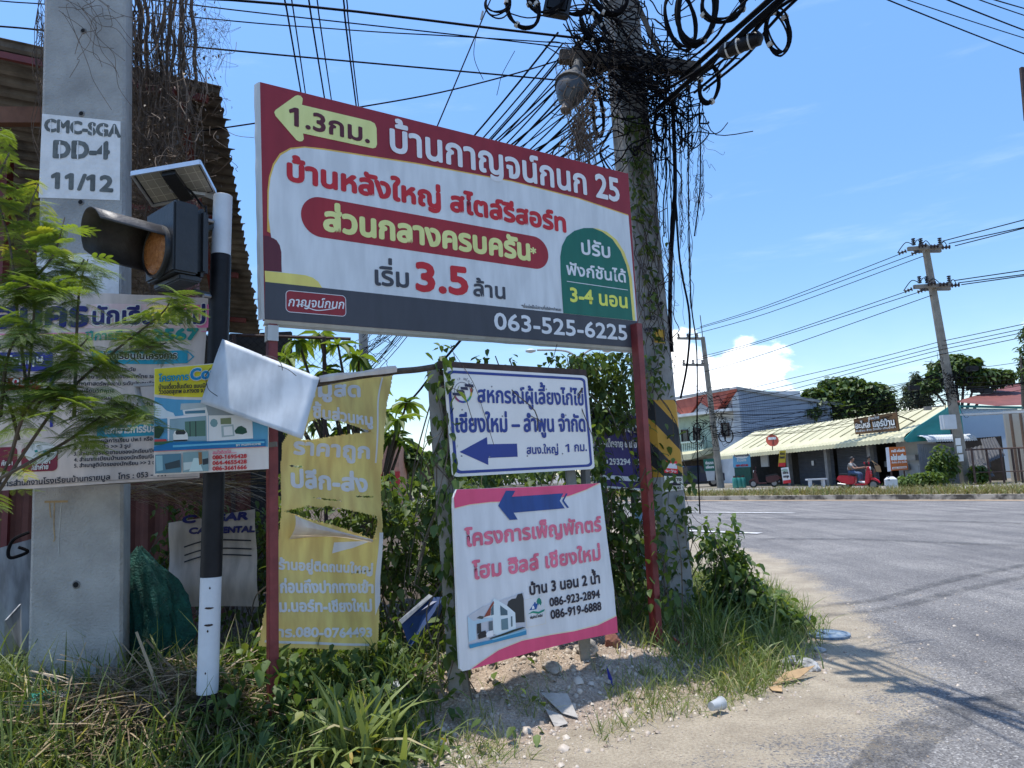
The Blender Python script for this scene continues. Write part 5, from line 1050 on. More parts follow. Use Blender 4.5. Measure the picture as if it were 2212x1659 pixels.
coil(1280, 55, 6.7, 50, 86, 6, .009, .45, 'cable coil with pale tape resting against the left side of the pole')
coil(1292, 245, 6.8, 26, 120, 9, .009, .03, 'narrow hanging cable coil below the crossarm beside the street lamp')
coil(1240, 10, 6.3, 70, 50, 5, .008, -.1, 'flattened cable coil behind the black junction box', 0, 1)
coil(1426, 275, 7.0, 30, 70, 5, .008, 0, 'small cable coil in the tangle right of the pole', 0, 1)
coil(1470, 42, 6.2, 70, 150, 8, .009, .12, 'tall cable coil just right of the pole behind the largest coil', 0, 2)
coil(1180, -2, 6.1, 90, 70, 6, .008, .2, 'wide cable coil at the top edge behind the junction box', 0, 1)
coil(1262, 120, 6.9, 62, 96, 6, .008, -.5, 'slanting cable coil on the left end of the crossarm', 0, 1)
coil(1318, -5, 6.6, 80, 90, 7, .009, .6, 'cable coil in front of the pole at the top edge', 0, 1)
coil(1415, 160, 6.9, 60, 110, 6, .008, .4, 'cable coil lashed to the right side of the crossarm', 0, 1)
# splice closure and junction box
a, b = P(1562, 112, 5.75), P(1640, 82, 5.55); ax_ = (b - a) / np.linalg.norm(b - a); x_ = np.cross(ax_, (0, 0, 1)); x_ /= np.linalg.norm(x_); A_ = np.array([x_, np.cross(ax_, x_), ax_]).T; ln_ = np.linalg.norm(b - a)
sc1 = thing('splice_closure', 'black ribbed cable splice closure with pale bands hanging at the upper right', 'splice closure', (a + b) / 2)
mb = MB(); mb.lathe([(.03, -.04), (.055, 0)] + [(.064 - .004 * (i % 2), ln_ * (i + 1) / 14) for i in range(12)] + [(.06, ln_), (.02, ln_ + .03)], a, 16, A_); mb.build('body', blk, sc1, smooth=True)
for t in (.12, .42, .74): mb = MB(); mb.lathe([(.0665, ln_ * t), (.0665, ln_ * t + .014)], a, 16, A_); mb.build('band', MATS['tag_white'], sc1)
jb = thing('junction_box', 'square black ribbed junction box at the top edge left of the pole', 'junction box', P(1205, 20, 6.2)); c = P(1205, 8, 6.2); mb = MB(); mb.box(c, .24, .10, .26, np.array([[.97, 0, .24], [0, 1, 0], [-.24, 0, .97]])); q = mb.build('body', hous, jb, bevel=.015); mb = MB(); mb.box(c - (0, .055, 0), .19, .02, .20, np.array([[.97, 0, .24], [0, 1, 0], [-.24, 0, .97]])); mb.build('lid', blk, jb, bevel=.01)
# ------------------------------------------------------------------ tangle of wires on the pole: nobody could count it
def rndpath(a, b, k, w, sag=0.):
    pts = [np.array(a) + (np.array(b) - np.array(a)) * (i / k) for i in range(k + 1)]
    for i in range(1, k): pts[i] = pts[i] + RNG.normal(0, w, 3) * (1, .7, 1) - np.array([0, 0, 4 * sag * (i / k) * (1 - i / k)])
    return catmull(pts, 4)
tg = MB()
for i in range(130):       # loops and lashings round the pole head
    x, y = RNG.normal(1372, 58), jr(-60, 330); a = P(x, y, jr(6.5, 7.3)); b = P(x + RNG.normal(0, 90), y + RNG.normal(0, 70), jr(6.5, 7.4)); tg.tube(rndpath(a, b, 4, .06, jr(0, .12)), jr(.003, .009), 4, False)
for i in range(80):
    a = P(jr(1215, 1300), jr(-40, 190), jr(6.6, 7.1)); b = P(jr(1400, 1530), jr(80, 250), jr(6.6, 7.1)); tg.tube(rndpath(a, b, 5, .06, jr(0, .35)), jr(.003, .009), 4, False)
for i in range(13):       # down the right hand side of the pole
    x = RNG.normal(1440, 13); y0 = jr(60, 260); y1 = jr(360, 760); a = P(x, y0, 7.05); b = P(x + jr(-8, 26), y1, 7.15); tg.tube(rndpath(a, b, 6, .022), jr(.002, .007), 4, False)
for i in range(16):
    x = jr(1390, 1500); a = P(x, jr(90, 220), 7.0); b = P(x + jr(-40, 40), jr(180, 420), jr(6.8, 7.2)); tg.tube(rndpath(a, b, 5, .05, .1), jr(.0025, .007), 4, False)
for i in range(16):
    a = P(jr(1440, 1520), jr(130, 230), 6.9); b = P(jr(1440, 1500), jr(240, 300), 6.9); tg.tube(rndpath(a, b, 4, .05, jr(.1, .4)), jr(.003, .007), 4, False)
tag(tg.build('cable_tangle', cabm), 'dense tangle of thin black wires wrapped around the head of the pole', 'wires', kind='stuff')
for lab, pts, r in (('thickest black cable bundle hanging down the right side of the pole', [(1452, 200, 7.0), (1458, 400, 7.05), (1449, 560, 7.1), (1447, 690, 7.15), (1451, 760, 7.15)], .022),
                    ('black cable bending away from the pole to the lower right', [(1456, 380, 7.0), (1468, 560, 6.9), (1489, 680, 6.8), (1485, 780, 6.8), (1470, 860, 6.9)], .011),
                    ('long twisted hanging strand farthest right of the pole', [(1510, 225, 6.8), (1513, 330, 6.8), (1511, 420, 6.8), (1500, 510, 6.8)], .007),
                    ('long twisted hanging strand reaching down past the hazard band', [(1487, 230, 6.9), (1487, 420, 6.9), (1492, 640, 6.85), (1505, 760, 6.8), (1506, 960, 6.8), (1512, 1110, 6.8)], .007)):
    cable(lab, catmull([P(*p) for p in pts], 6), r, None, 'hanging_cable')
# dry vines on the lamp, the crossarm and along the strands
dryv = mat('dry_vine', (.13, .095, .07), .95, .45, 9, 0); dkv = mat('dark_vine', (.06, .045, .036), .95, .4, 9, 0)
dv = MB()
for i in range(70):
    a = P(RNG.normal(1255, 14), jr(170, 300), 6.5); b = P(RNG.normal(1262, 20), jr(290, 400), 6.5); dv.tube(rndpath(a, b, 6, .03), jr(.002, .006), 4, False)
for i in range(50): a = P(RNG.normal(1262, 22), jr(180, 330), 6.5); b = a + RNG.normal(0, .16, 3); dv.tube(rndpath(a, b, 4, .04), jr(.002, .005), 3, False)
for i in range(26): a = P(jr(1200, 1330), jr(90, 150), 6.75); b = a + np.array([RNG.normal(0, .12), 0, -jr(.1, .6)]); dv.tube(rndpath(a, b, 5, .035), jr(.002, .004), 3, False)
tag(dv.build('dry_vine', dryv), 'tangle of dry brown vine smothering the street lamp below the crossarm', 'vine')
dv = MB()
for x0, x1, y0, y1 in ((1511, 1500, 240, 520), (1522, 1516, 250, 480), (1487, 1492, 240, 700), (1470, 1476, 300, 720), (1444, 1452, 480, 720)):
    for i in range(10):
        t0 = jr(0, .7); a = P(x0 + (x1 - x0) * t0 + jr(-3, 3), y0 + (y1 - y0) * t0, 6.85); b = P(x0 + (x1 - x0) * min(1, t0 + .3) + jr(-5, 5), y0 + (y1 - y0) * (t0 + .3), 6.85); dv.tube(rndpath(a, b, 6, .012), jr(.0018, .0035), 3, False)
        if i % 2 == 0: c = a + np.array([jr(-.2, .25), jr(-.1, .1), -jr(.05, .35)]); dv.tube(rndpath(a, c, 5, .03), .0018, 3, False)
for i in range(60):      # creeping stems on the face of the pole
    z = jr(2.5, 5.2); p = mpt(z) - pay * (prad(z) + .012) + pax * jr(-.22, .22); q = mpt(z + jr(.2, .8)) - pay * (prad(z) + .012) + pax * jr(-.22, .22); dv.tube(rndpath(p, q, 5, .02), jr(.002, .005), 4, False)
tag(dv.build('hanging_vine', dkv), 'thin dark dead vines hanging along the cables right of the pole', 'vine')
# ------------------------------------------------------------------ iron roofed shed at the left, behind the concrete pole
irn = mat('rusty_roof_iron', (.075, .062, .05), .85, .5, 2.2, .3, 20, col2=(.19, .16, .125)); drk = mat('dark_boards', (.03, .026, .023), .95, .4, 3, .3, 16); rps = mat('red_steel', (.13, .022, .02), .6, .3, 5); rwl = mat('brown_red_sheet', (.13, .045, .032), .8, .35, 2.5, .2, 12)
shed = thing('open_shed', 'dark open shed with a sloping corrugated iron roof behind the concrete pole', 'shed', (-5, 8, 0))
rA, rB, rC, rD = P(-420, -10, 6.2), P(465, 185, 6.2), P(556, 722, 10.2), P(-420, 650, 10.2)
def corr(A, B, C, D, n, amp, m, nm, par, k=2, jag=.05):
    nn = np.cross(B - A, D - A); nn /= np.linalg.norm(nn); mb = MB(); vs = []; rows = n * 4
    for i in range(rows + 1):
        t = i / rows; p, q = A + (D - A) * t, B + (C - B) * t; o = nn * amp * math.sin(2 * math.pi * i / 4 + .6); j = jag * (RNG.random() if i % 6 == 0 else .4)
        for s in range(k + 1): vs.append(p + (q - p) * (s / k) * (1 + (j / np.linalg.norm(q - p) if s == k else 0)) + o)
    mb.add(vs, [(i * (k + 1) + s, i * (k + 1) + s + 1, (i + 1) * (k + 1) + s + 1, (i + 1) * (k + 1) + s) for i in range(rows) for s in range(k)])
    o = mb.build(nm, m, par); so = o.modifiers.new('t', 'SOLIDIFY'); so.thickness = .006; return o
corr(rA, rB, rC, rD, 34, .028, irn, 'roof', shed, 2, .10)
rN = np.cross(rB - rA, rD - rA); rN /= np.linalg.norm(rN); rN = -rN if rN[2] > 0 else rN
def rpt(s, t, h=0): return (rA + (rB - rA) * s) * (1 - t) + (rD + (rC - rD) * s) * t + rN * h
for t in (.03, .2, .42, .66, .9): mb = MB(); mb.slab(rpt(.0, t, .07), rpt(.985, t, .07), .05, .06); mb.build('purlin', rps if t != .2 else wood, shed)
for s in (.35, .93): mb = MB(); mb.slab(rpt(s, 0, .14), rpt(s, 1, .14), .07, .09); mb.build('rafter', rps, shed)
for s, t in ((.93, .3), (.93, .97), (.3, .97), (.5, .3)): a = rpt(s, t, .18); mb = MB(); mb.slab((a[0], a[1], 0), a, .10, .10); mb.build('post', rps, shed)
mb = MB(); a = rpt(.5, .3, .4); mb.slab(a, rpt(.35, .8, .9) , .08, .08); mb.build('brace', rps, shed)
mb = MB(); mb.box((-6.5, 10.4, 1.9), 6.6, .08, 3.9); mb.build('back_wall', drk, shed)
mb = MB(); mb.slab(P(-60, 252, 6.4), P(105, 252, 6.6), .09, .16); mb.build('beam', mat('beam_wood', (.16, .075, .045), .8, .3, 6, .3), shed)
bw = thing('sheet_wall', 'low brown red sheet wall under the shed behind the school banner', 'wall', (-4, 7.4, 0)); mb = MB(); a, b = P(-100, 1050, 7.2), P(540, 1035, 7.6)
nz2_ = 60; vs = []
for i in range(nz2_ + 1):
    t = i / nz2_; p = a + (b - a) * t; o = (.02 if i % 4 < 2 else -.02); vs += [(p[0], p[1] + o, .9), (p[0], p[1] + o, 1.95)]
mb.add(vs, [(2 * i, 2 * i + 2, 2 * i + 3, 2 * i + 1) for i in range(nz2_)]); mb.build('sheet', rwl, bw)
mb = MB(); mb.slab((a[0], a[1] + .05, 1.0), (b[0], b[1] + .05, 1.0), .05, .06); mb.slab((a[0] + .5, a[1] + .06, 0), (a[0] + .5, a[1] + .06, 1.9), .06, .06); mb.slab((b[0] - .3, b[1] + .06, 0), (b[0] - .3, b[1] + .06, 1.9), .06, .06); mb.build('frame', rps, bw)
wb = vinyl('old_white_board', (.34, .36, .38), .05, .25)
for lab, pts, Y in (('grey white panel leaning low at the left edge beside the concrete pole', ((-60, 1200), (-60, 1420), (70, 1410), (66, 1165)), 5.7), ('small pale cardboard sheet standing in the grass at the left edge', ((10, 1340), (8, 1420), (44, 1405), (42, 1305)), 5.3)):
    mb = MB(); mb.prism([P(x, y, Y + .1 * i) for i, (x, y) in enumerate(pts)], (0, .02, 0)); tag(mb.build('leaning_panel', wb), lab, 'panel')
mb = MB(); mb.tube(catmull([P(62, 1150, 5.4), P(30, 1165, 5.3), P(18, 1190, 5.3), P(24, 1205, 5.3), P(60, 1192, 5.35), P(40, 1182, 5.3)], 6), .012, 6); tag(mb.build('loose_hose', cabm, smooth=True), 'black looped hose hanging at the left edge of the concrete pole', 'hose')
# rental banner with partly visible lettering
RP = Plane(P(370, 1300, 6.2), (1, .12, 0), (0, .10, 1)); rb = thing('rental_banner', 'crumpled white banner with navy letters low behind the banded pole', 'banner', RP.at(.4, 0))
q_ = [RP.hit(*p) for p in ((368, 1130), (362, 1310), (560, 1310), (552, 1100))]; RP.warp = lambda u, v: .03 * math.sin(u * 11 + 2 * v) + .02 * math.sin(v * 13)
mb = MB(); n_ = 20; mb.add([RP.at(*bil(q_, i / n_, j / n_)) for j in range(n_ + 1) for i in range(n_ + 1)], [(j * (n_ + 1) + i, j * (n_ + 1) + i + 1, (j + 1) * (n_ + 1) + i + 1, (j + 1) * (n_ + 1) + i) for j in range(n_) for i in range(n_)])
rbs = mb.build('sheet', vinyl('rental_white', sh(150, 160, 166, .66), .1, .15), rb, smooth=True)
text(rbs, RP, 'C   GAR', (398, 1130), (538, 1122), 15, sNavy, .12, .012, ital=.15); text(rbs, RP, 'CAR RENTAL', (412, 1153), (552, 1149), 12, sNavy, .12, .012, ital=.15)
for y in (1172, 1190, 1204): ribbon(rbs, RP, [(400, y + 10), (440, y - 3), (480, y - 6), (545, y - 4)], .012, sK, .012, 'stripe')
# green shade net bundle
gn_ = MB(); vs = []; c0 = P(315, 1230, 5.55)
for j in range(26):
    t = j / 25; zz = .02 + 1.16 * t ** .9; r = (.29 - .07 * t) * (1 - max(0, (t - .62) / .38) ** 2.2 * .92)
    for i in range(72):
        a = 2 * math.pi * i / 72; rr = r * (1 + .16 * math.sin(a * 5 + 3 * t + 1.5 * math.sin(6 * t)) + .10 * math.sin(a * 11 - 6 * t) + .05 * math.sin(a * 19 + 9 * t) + .03 * RNG.normal()); vs.append((c0[0] + rr * math.cos(a) + .07 * math.sin(4 * t), c0[1] + .6 * rr * math.sin(a), zz + .03 * math.sin(3 * a + 5 * t) * t))
gn_.add(vs, [(j * 72 + i, j * 72 + (i + 1) % 72, (j + 1) * 72 + (i + 1) % 72, (j + 1) * 72 + i) for j in range(25) for i in range(72)] + [tuple(range(25 * 72, 26 * 72))])
tag(gn_.build('shade_net', mat('green_net', (.006, .075, .055), .8, .4, 14, .8, 60), smooth=True), 'bundled dark green shade net standing beside the concrete pole', 'net')
# ------------------------------------------------------------------ chain link fence behind
cf = thing('chain_link_fence', 'chain link fence with a thin brown post behind the billboard', 'fence', (-1.9, 7.6, 0)); mb = MB(); f0, f1 = P(496, 900, 7.4), P(760, 900, 7.9); fd = f1 - f0; fl = np.hypot(fd[0], fd[1]); fd = fd / fl; zt = 3.2
s = -2.0
while s < fl:
    for sg in (1, -1):
        s0, s1 = max(0, s), min(fl, s + 2.0); 
        if s1 > s0:
            z0_, z1_ = (1.2 + (s0 - s), 1.2 + (s1 - s)) if sg > 0 else (3.2 - (s0 - s), 3.2 - (s1 - s)); mb.tube([(f0[0] + fd[0] * s0, f0[1] + fd[1] * s0, z0_), (f0[0] + fd[0] * s1, f0[1] + fd[1] * s1, z1_)], .0016, 3, False)
    s += .075
mb.build('wire_mesh', cabm, cf)
for x, Y in ((702, 7.75), (505, 7.4)): a = P(x, 900, Y); mb = MB(); mb.tube([(a[0], a[1], 0), (a[0], a[1], 3.2)], .022, 8); mb.build('post', rust, cf)
mb = MB(); mb.tube([(f0[0], f0[1], 3.2), (f1[0], f1[1], 3.2)], .018, 6); mb.build('top_rail', rust, cf)
# farther street poles and lamps glimpsed below the billboard
fp = thing('far_pole', 'slim concrete pole down the road glimpsed below the billboard', 'electricity pole', (tgt[0], 25.5, 0)); mb = MB(); mb.tube([(tgt[0] + .05, 25.5, 0), (tgt[0] - .1, 25.5, 10)], [.19, .15], 10); mb.build('shaft', poleC, fp)
mb = MB()
for i in range(30): a = tgt + np.array([jr(-.3, .6), jr(-.3, .3), jr(-2.2, 1.2)]); mb.tube(rndpath(a, a + RNG.normal(0, .35, 3), 4, .1), .012, 3, False)
mb.build('wires', cabm, fp)
sl = thing('double_street_lamp', 'double armed white street lamp far behind the cooperative sign', 'street lamp', P(1250, 930, 40) * [1, 1, 0]); b = P(1249, 776, 40); mb = MB(); mb.tube([(b[0], b[1], 0), b], .09, 8); mb.tube(catmull([b - (0, 0, .3), b, b + (-.7, 0, .5), P(1160, 756, 40)], 6), .06, 6); mb.tube(catmull([b - (0, 0, .3), b, b + (.7, 0, .5), P(1300, 754, 40)], 6), .06, 6); mb.build('mast', g_, sl)
for xx in (1146, 1312): p = P(xx, 753 if xx < 1200 else 752, 40); mb = MB(); mb.lathe([(.05, 0), (.28, .1), (.3, .25), (.1, .4)], p - (0, 0, .25), 12, np.array([(1, 0, 0), (0, .6, 0), (0, 0, .6)])); mb.build('lamp_head', MATS['tag_white'], sl, smooth=True)
rh = thing('far_kiosk', 'small orange and red kiosk far down the road left of the cooperative sign', 'kiosk', P(842, 1012, 28) * [1, 1, 0]); mb = MB(); a, b = P(822, 1000, 28), P(862, 1000, 28); mb.prism([(a[0] - .3, 28, 0), (b[0], 28, 0), (b[0], 28, 3.0), (a[0] - .3, 28, 3.0)], (0, 2, 0)); mb.build('wall', mat('kiosk_wall', (.45, .23, .15), .8, .2), rh); mb = MB(); mb.prism([(a[0] - .35, 27.9, 1.5), (b[0] + .03, 27.9, 1.5), (b[0] + .03, 27.9, 2.0), (a[0] - .35, 27.9, 2.0)], (0, .1, 0)); mb.build('red_band', mat('kiosk_red', (.5, .03, .03), .6, .1), rh)
# ------------------------------------------------------------------ plants
lv = leafmat('vine_leaf', (.040, .082, .022), (.155, .225, .055), .42, (.32, .30, .06)); lh_ = leafmat('hedge_leaf', (.04, .08, .026), (.17, .23, .065), .42, (.34, .31, .12)); lp = leafmat('long_leaf', (.045, .10, .02), (.19, .27, .05), .42)
lg_ = leafmat('grass_blade', (.055, .10, .025), (.24, .29, .09), .38, (.46, .40, .22)); ls = leafmat('straw', (.07, .047, .03), (.36, .27, .16), .1); ll = leafmat('feather_leaf', (.06, .11, .03), (.24, .33, .05), .36, (.36, .38, .05)); ldry = leafmat('verge_grass', (.09, .085, .032), (.27, .23, .10), .25, (.12, .15, .05))
stemm = mat('green_stem', (.05, .055, .025), .8, .3, 10); brs = mat('twig', (.09, .07, .05), .9, .3, 12)
def leaves(I, T, size, yaw=None, droop=(.1, 1.2), tv=LEAF_V, tl=(0, 1)):
    k = len(T); yaw = U(0, 2 * math.pi, k) if yaw is None else yaw
    I.add(tv, LEAF_F, rotm(yaw, -U(*droop, k), U(-.5, .5, k), U(*size, k)), T, np.clip(RNG.beta(2, 2.6, k) * (tl[1] - tl[0]) + tl[0], 0, 1))
def grass(I, X, Y, hgt, wd=.03, z=None, tl=(0, .9), lean=.5):
    k = len(X); zz = Hf(X, Y) if z is None else z
    for q in range(len(BLADES)):
        m = RNG.integers(0, len(BLADES), k) == q; n = int(m.sum())
        if not n: continue
        tv, tf = BLADES[q]; R = rotm(U(0, 6.283, n), U(-lean, lean, n), U(-lean, lean, n), U(*hgt, n)); tv = tv.copy(); tv[:, 0] *= wd / .035
        I.add(tv, tf, R, np.stack([X[m], Y[m], zz[m] - .01], 1), np.clip(RNG.beta(2, 2.3, n) * (tl[1] - tl[0]) + tl[0] + (RNG.random(n) < .05) * .6, 0, 1))
def pick(n, x0, x1, y0, y1, cond):
    X, Y = U(x0, x1, n), U(y0, y1, n); m = cond(X, Y); return X[m], Y[m]
ed = lambda d0, d1: (lambda X, Y: (lambda d: (d > d0) & (d < d1))(edge_d(X, Y)))
# bottom left: rank grass
I = Inst()
X, Y = pick(19000, -4.6, .0, 3.6, 5.6, lambda X, Y: (edge_d(X, Y) > -.1 + .12 * RNG.normal(size=X.shape)) & (RNG.random(X.shape) < np.clip(.9 - 1.7 * (X + 1.0), .0, 1)) & (Y < 5.7) & (RNG.random(X.shape) > .75 * np.exp(-((X + 2.3) / .7) ** 2 - ((Y - 4.85) / .32) ** 2)))
grass(I, X, Y, (.09, .36), .026)
X, Y = pick(1500, -4.4, -1.7, 3.7, 5.3, ed(0, 3)); grass(I, X, Y, (.3, .62), .016, lean=.3)
tag(I.build('grass', lg_, org=(-2, 4.5, 0)), 'rank green grass filling the lower left corner under the banners', 'grass', kind='stuff')
# the arching grass tussock at the bottom centre left
I = Inst(); k = 150; c0 = np.array([-1.02, 4.38]); X, Y = c0[0] + RNG.normal(0, .10, k), c0[1] + RNG.normal(0, .09, k); grass(I, X, Y, (.28, .58), .042, lean=.55, tl=(.5, 1)); 
tag(I.build('grass_tussock', lg_, org=(-1.02, 4.38, 0)), 'big tussock of broad arching pale grass blades at the bottom left of centre', 'grass tussock')
# straw heap
I = Inst(); k = 7500; X, Y = RNG.normal(-2.3, .62, k), RNG.normal(4.78, .30, k); hz_ = .34 * np.exp(-((X + 2.35) / .8) ** 2 - ((Y - 4.75) / .5) ** 2); zz = Hf(X, Y) + hz_ * U(.1, 1, k)
sv = np.array([[-.5, 0, 0], [.5, 0, 0], [.5, .5, .06], [-.5, .5, .06], [.4, 1, 0], [-.4, 1, 0]]) * np.array([.020, 1, 1]); sf_ = np.array([[0, 1, 2, 3], [3, 2, 4, 5]])
I.add(sv, sf_, rotm(U(0, 6.28, k), U(-.3, .45, k), U(-.6, .6, k), U(.08, .42, k)), np.stack([X, Y, zz], 1), RNG.random(k))
k = 12; X, Y = U(-3.1, -1.9, k), U(4.5, 5.0, k); I.add(sv * np.array([1.2, 1, 1]), sf_, rotm(U(-1, 1.6, k), U(.3, 1.0, k), U(-.4, .4, k), U(.4, .85, k)), np.stack([X, Y, Hf(X, Y) + .1], 1), U(.6, 1, k))
tag(I.build('straw_heap', ls, org=(-2.35, 4.7, 0)), 'heap of dry brown straw and cut stalks at the foot of the concrete pole', 'straw', kind='stuff')
I = Inst(); k = 500; T = P(360, 1055, 6.3) + RNG.normal(0, 1, (k, 3)) * np.array([.26, .12, .05]); I.add(sv, sf_, rotm(U(-1.9, -1.2, k), U(-.5, .2, k), U(-.6, .6, k), U(.15, .5, k)), T, U(.4, 1, k)); tag(I.build('hanging_straw', ls), 'dry straw draped over the red sheet wall beneath the school banner', 'straw', kind='stuff')
# low vines with heart shaped leaves
I = Inst(); X, Y = pick(3600, -2.2, .1, 3.85, 5.5, lambda X, Y: (edge_d(X, Y) > -.02) & (RNG.random(X.shape) < np.clip(1.05 - np.maximum(X + .85, 0) * 2.2, .03, 1)) & (vnoise(X * 2.5, Y * 2.5, 9) > .30)); zz = Hf(X, Y) + U(.02, .34, len(X)) * (vnoise(X * 2, Y * 2, 4) * 1.1 + .15)
leaves(I, np.stack([X, Y, zz], 1), (.05, .105), droop=(.0, .9), tl=(.1, .95))
X, Y = pick(1500, -2.1, -.72, 4.3, 5.3, lambda X, Y: (edge_d(X, Y) > .15) & (RNG.random(X.shape) < .35 + .65 * np.exp(-((X + 1.55) / .35) ** 2))); leaves(I, np.stack([X, Y, Hf(X, Y) + U(.03, .52, len(X)) * (.45 + .55 * np.exp(-((X + 1.55) / .4) ** 2))], 1), (.04, .115), droop=(.2, 1.2))
tag(I.build('ground_vine', lv, org=(-1, 4.6, 0)), 'low creeping vine with broad green leaves covering the bank below the banners', 'vine', kind='stuff')
I = Inst(); X, Y = np.array([-1.0, -.93, -.88, -1.55, -1.15, -.5, -1.9]), np.array([4.2, 4.18, 4.22, 4.25, 4.15, 4.35, 4.3]); leaves(I, np.stack([X, Y, Hf(X, Y) + .14], 1), (.07, .1), tl=(1.6, 1.7)); tag(I.build('yellow_leaves', leafmat('yellow_leaf', (.30, .22, .02), (.38, .27, .03), .3)), 'few yellowed leaves low in the bottom vine', 'leaves', kind='stuff')
# thicket behind the signs
def thicket(label, name, n, boxf, size, m=lh_, stems=60, droop=(.1, 1.3), org=None, tl=(0, 1), tv=LEAF_V, kind=None, cat='shrub'):
    T = boxf(n); I = Inst(); leaves(I, T, size, droop=droop, tl=tl, tv=tv)
    par = thing(name, label, cat, org if org is not None else (T[:, 0].mean(), T[:, 1].mean(), 0)); I.build('leaves', m, par)
    mb = MB(); S = boxf(stems)
    for p in S: a = np.array([p[0] + jr(-.3, .3), p[1] + jr(-.1, .3), max(0, p[2] - jr(.3, 1.0))]); mb.tube(rndpath(a, p, 3, .06), jr(.002, .006), 3, False)
    mb.build('stems', brs, par); return par
def bankbox(x0, x1, yf, dep, zf, floor=0.):
    def f(n):
        X = U(x0, x1, n); s = RNG.random(n) ** 1.6; Y = yf(X) + s * dep + .12 * (vnoise(X * 5, s * 9, 3) - .5); zt_ = zf(X) + .35 * (fbm(X * 3.1, Y * 2.2, 3, 6) - .5) - s * .1; Z = floor + (zt_ - floor) * RNG.random(n) ** .75
        keep = fbm(X * 4.5, Z * 4.5, 3, 17) > .43; return np.stack([X, Y, Z], 1)[keep]
    return f
thicket('dark leafy thicket between the yellow banner and the grey post', 'thicket', 7000, bankbox(-1.9, -.25, lambda X: 5.55 + .2 * X * 0, 1.3, lambda X: 1.62 - .05 * X), (.035, .115), stems=200)
thicket('leafy thicket rising behind the white cooperative sign and the pink board', 'thicket', 4200, bankbox(-.3, .78, lambda X: 6.0 + .55 * np.maximum(X, 0), .9, lambda X: 1.72 + .1 * X), (.035, .115), stems=170)
thicket('leaves filling the gap behind the navy sign beside the utility pole', 'thicket', 2200, bankbox(.7, 1.7, lambda X: 7.0 + 0 * X, .7, lambda X: 1.95 + 0 * X), (.05, .10), stems=60)
thicket('dry brown thicket and leaves behind the rental banner and banded pole', 'thicket', 2600, bankbox(-3.2, -1.7, lambda X: 6.4 + 0 * X, .8, lambda X: 1.5 + 0 * X), (.05, .09), stems=240)
thicket('sunlit bushy vine spilling down on the right side of the utility pole', 'bush', 1700, lambda n: (lambda t, a, r: np.stack([2.0 + .50 * t ** 1.4 + r * np.cos(a) * .36, 7.45 - .4 * t + r * np.sin(a) * .4, np.maximum(.02, (1.12 - 1.0 * t ** .7) * RNG.random(n) ** .7 + r * .15)], 1))(RNG.random(n) ** 1.3, U(0, 6.28, n), np.sqrt(RNG.random(n)) * .6), (.04, .115), m=lv, stems=120)
thicket('leafy vine hanging over the navy sign and around the right red post', 'climbing_vine', 1500, lambda n: (lambda k, m: np.array([P(*q) for q in zip(np.concatenate([RNG.normal(1292, 9, k), RNG.normal(1345, 45, n - k - m), 1392 + U(0, 1, m) * 75 + RNG.normal(0, 9, m)]), np.concatenate([U(880, 1360, k), RNG.normal(1190, 75, n - k - m), (lambda x: x)(U(985, 1330, m))]), np.concatenate([U(6.3, 6.9, k), U(6.35, 6.9, n - k - m), U(6.05, 6.5, m)]))]))(n // 4, n // 13), (.055, .10), m=lv, stems=70)
thicket('vine draped below the right end of the billboard beside the utility pole', 'climbing_vine', 1500, lambda n: np.array([P(*q) for q in zip(np.where(RNG.random(n) < .6, RNG.normal(1268, 30, n), RNG.normal(1340, 28, n)), U(760, 930, n), U(6.5, 7.05, n))]), (.05, .095), stems=50)
thicket('vine with hanging heart leaves climbing the weathered grey post', 'climbing_vine', 240, lambda n: np.array([P(float(np.interp(y, [770, 1000, 1420], [953, 962, 978])) + RNG.normal(4, 15), y, RNG.uniform(4.82, 5.05)) for y in U(770, 1420, n)]), (.06, .105), m=lv, stems=30, droop=(.7, 1.5))
thicket('thin vine trailing along the top of the cooperative sign', 'climbing_vine', 90, lambda n: np.array([P(x, y + (x - 960) * .03, 5.0 + (x - 960) * .0026) for x, y in zip(RNG.choice([950, 965, 1040, 1100, 1190, 1240, 1260, 1290], n) + RNG.normal(0, 14, n), 775 + RNG.normal(0, 16, n))]), (.05, .085), m=lv, stems=30)
thicket('creeper climbing the left face of the utility pole above the billboard', 'climbing_vine', 330, lambda n: np.array([mpt(z) - pay * (prad(z) + .04) + pax * x for z, x in zip(np.where(RNG.random(n) < .6, U(3.9, 5.2, n), U(2.3, 3.9, n)), RNG.normal(-.10, .08, n))]), (.05, .085), stems=40)
# lush grass right of the red post, thin grass on the dirt
I = Inst(); X, Y = pick(22000, .7, 3.2, 5.2, 9.5, lambda X, Y: (edge_d(X, Y) > -.02 + .10 * RNG.normal(size=X.shape)) & (RNG.random(X.shape) < np.clip((X - .82) * 1.2 + (Y - 6.0) * .6, .04, 1))); grass(I, X, Y, (.08, .30), .020, tl=(.2, 1.15))
X, Y = pick(1500, 1.5, 3.1, 6.0, 8.5, lambda X, Y: edge_d(X, Y) > .1); grass(I, X, Y, (.25, .5), .022)
tag(I.build('grass', lg_, org=(2, 6.5, 0)), 'lush green grass at the foot of the right red post and utility pole', 'grass', kind='stuff')
I = Inst(); X, Y = pick(9000, -.9, 2.0, 4.2, 6.0, lambda X, Y: (edge_d(X, Y) > -.22 + .10 * RNG.normal(size=X.shape)) & (edge_d(X, Y) < .5) & (vnoise(X * 3.2, Y * 3.2, 21) > .60)); grass(I, X, Y, (.05, .20), .018, tl=(.2, 1.15), lean=.8)
X, Y = pick(160, -.3, 1.6, 4.9, 5.8, ed(.3, 1.2)); grass(I, X, Y, (.08, .22), .016, tl=(.2, 1.1), lean=.9)
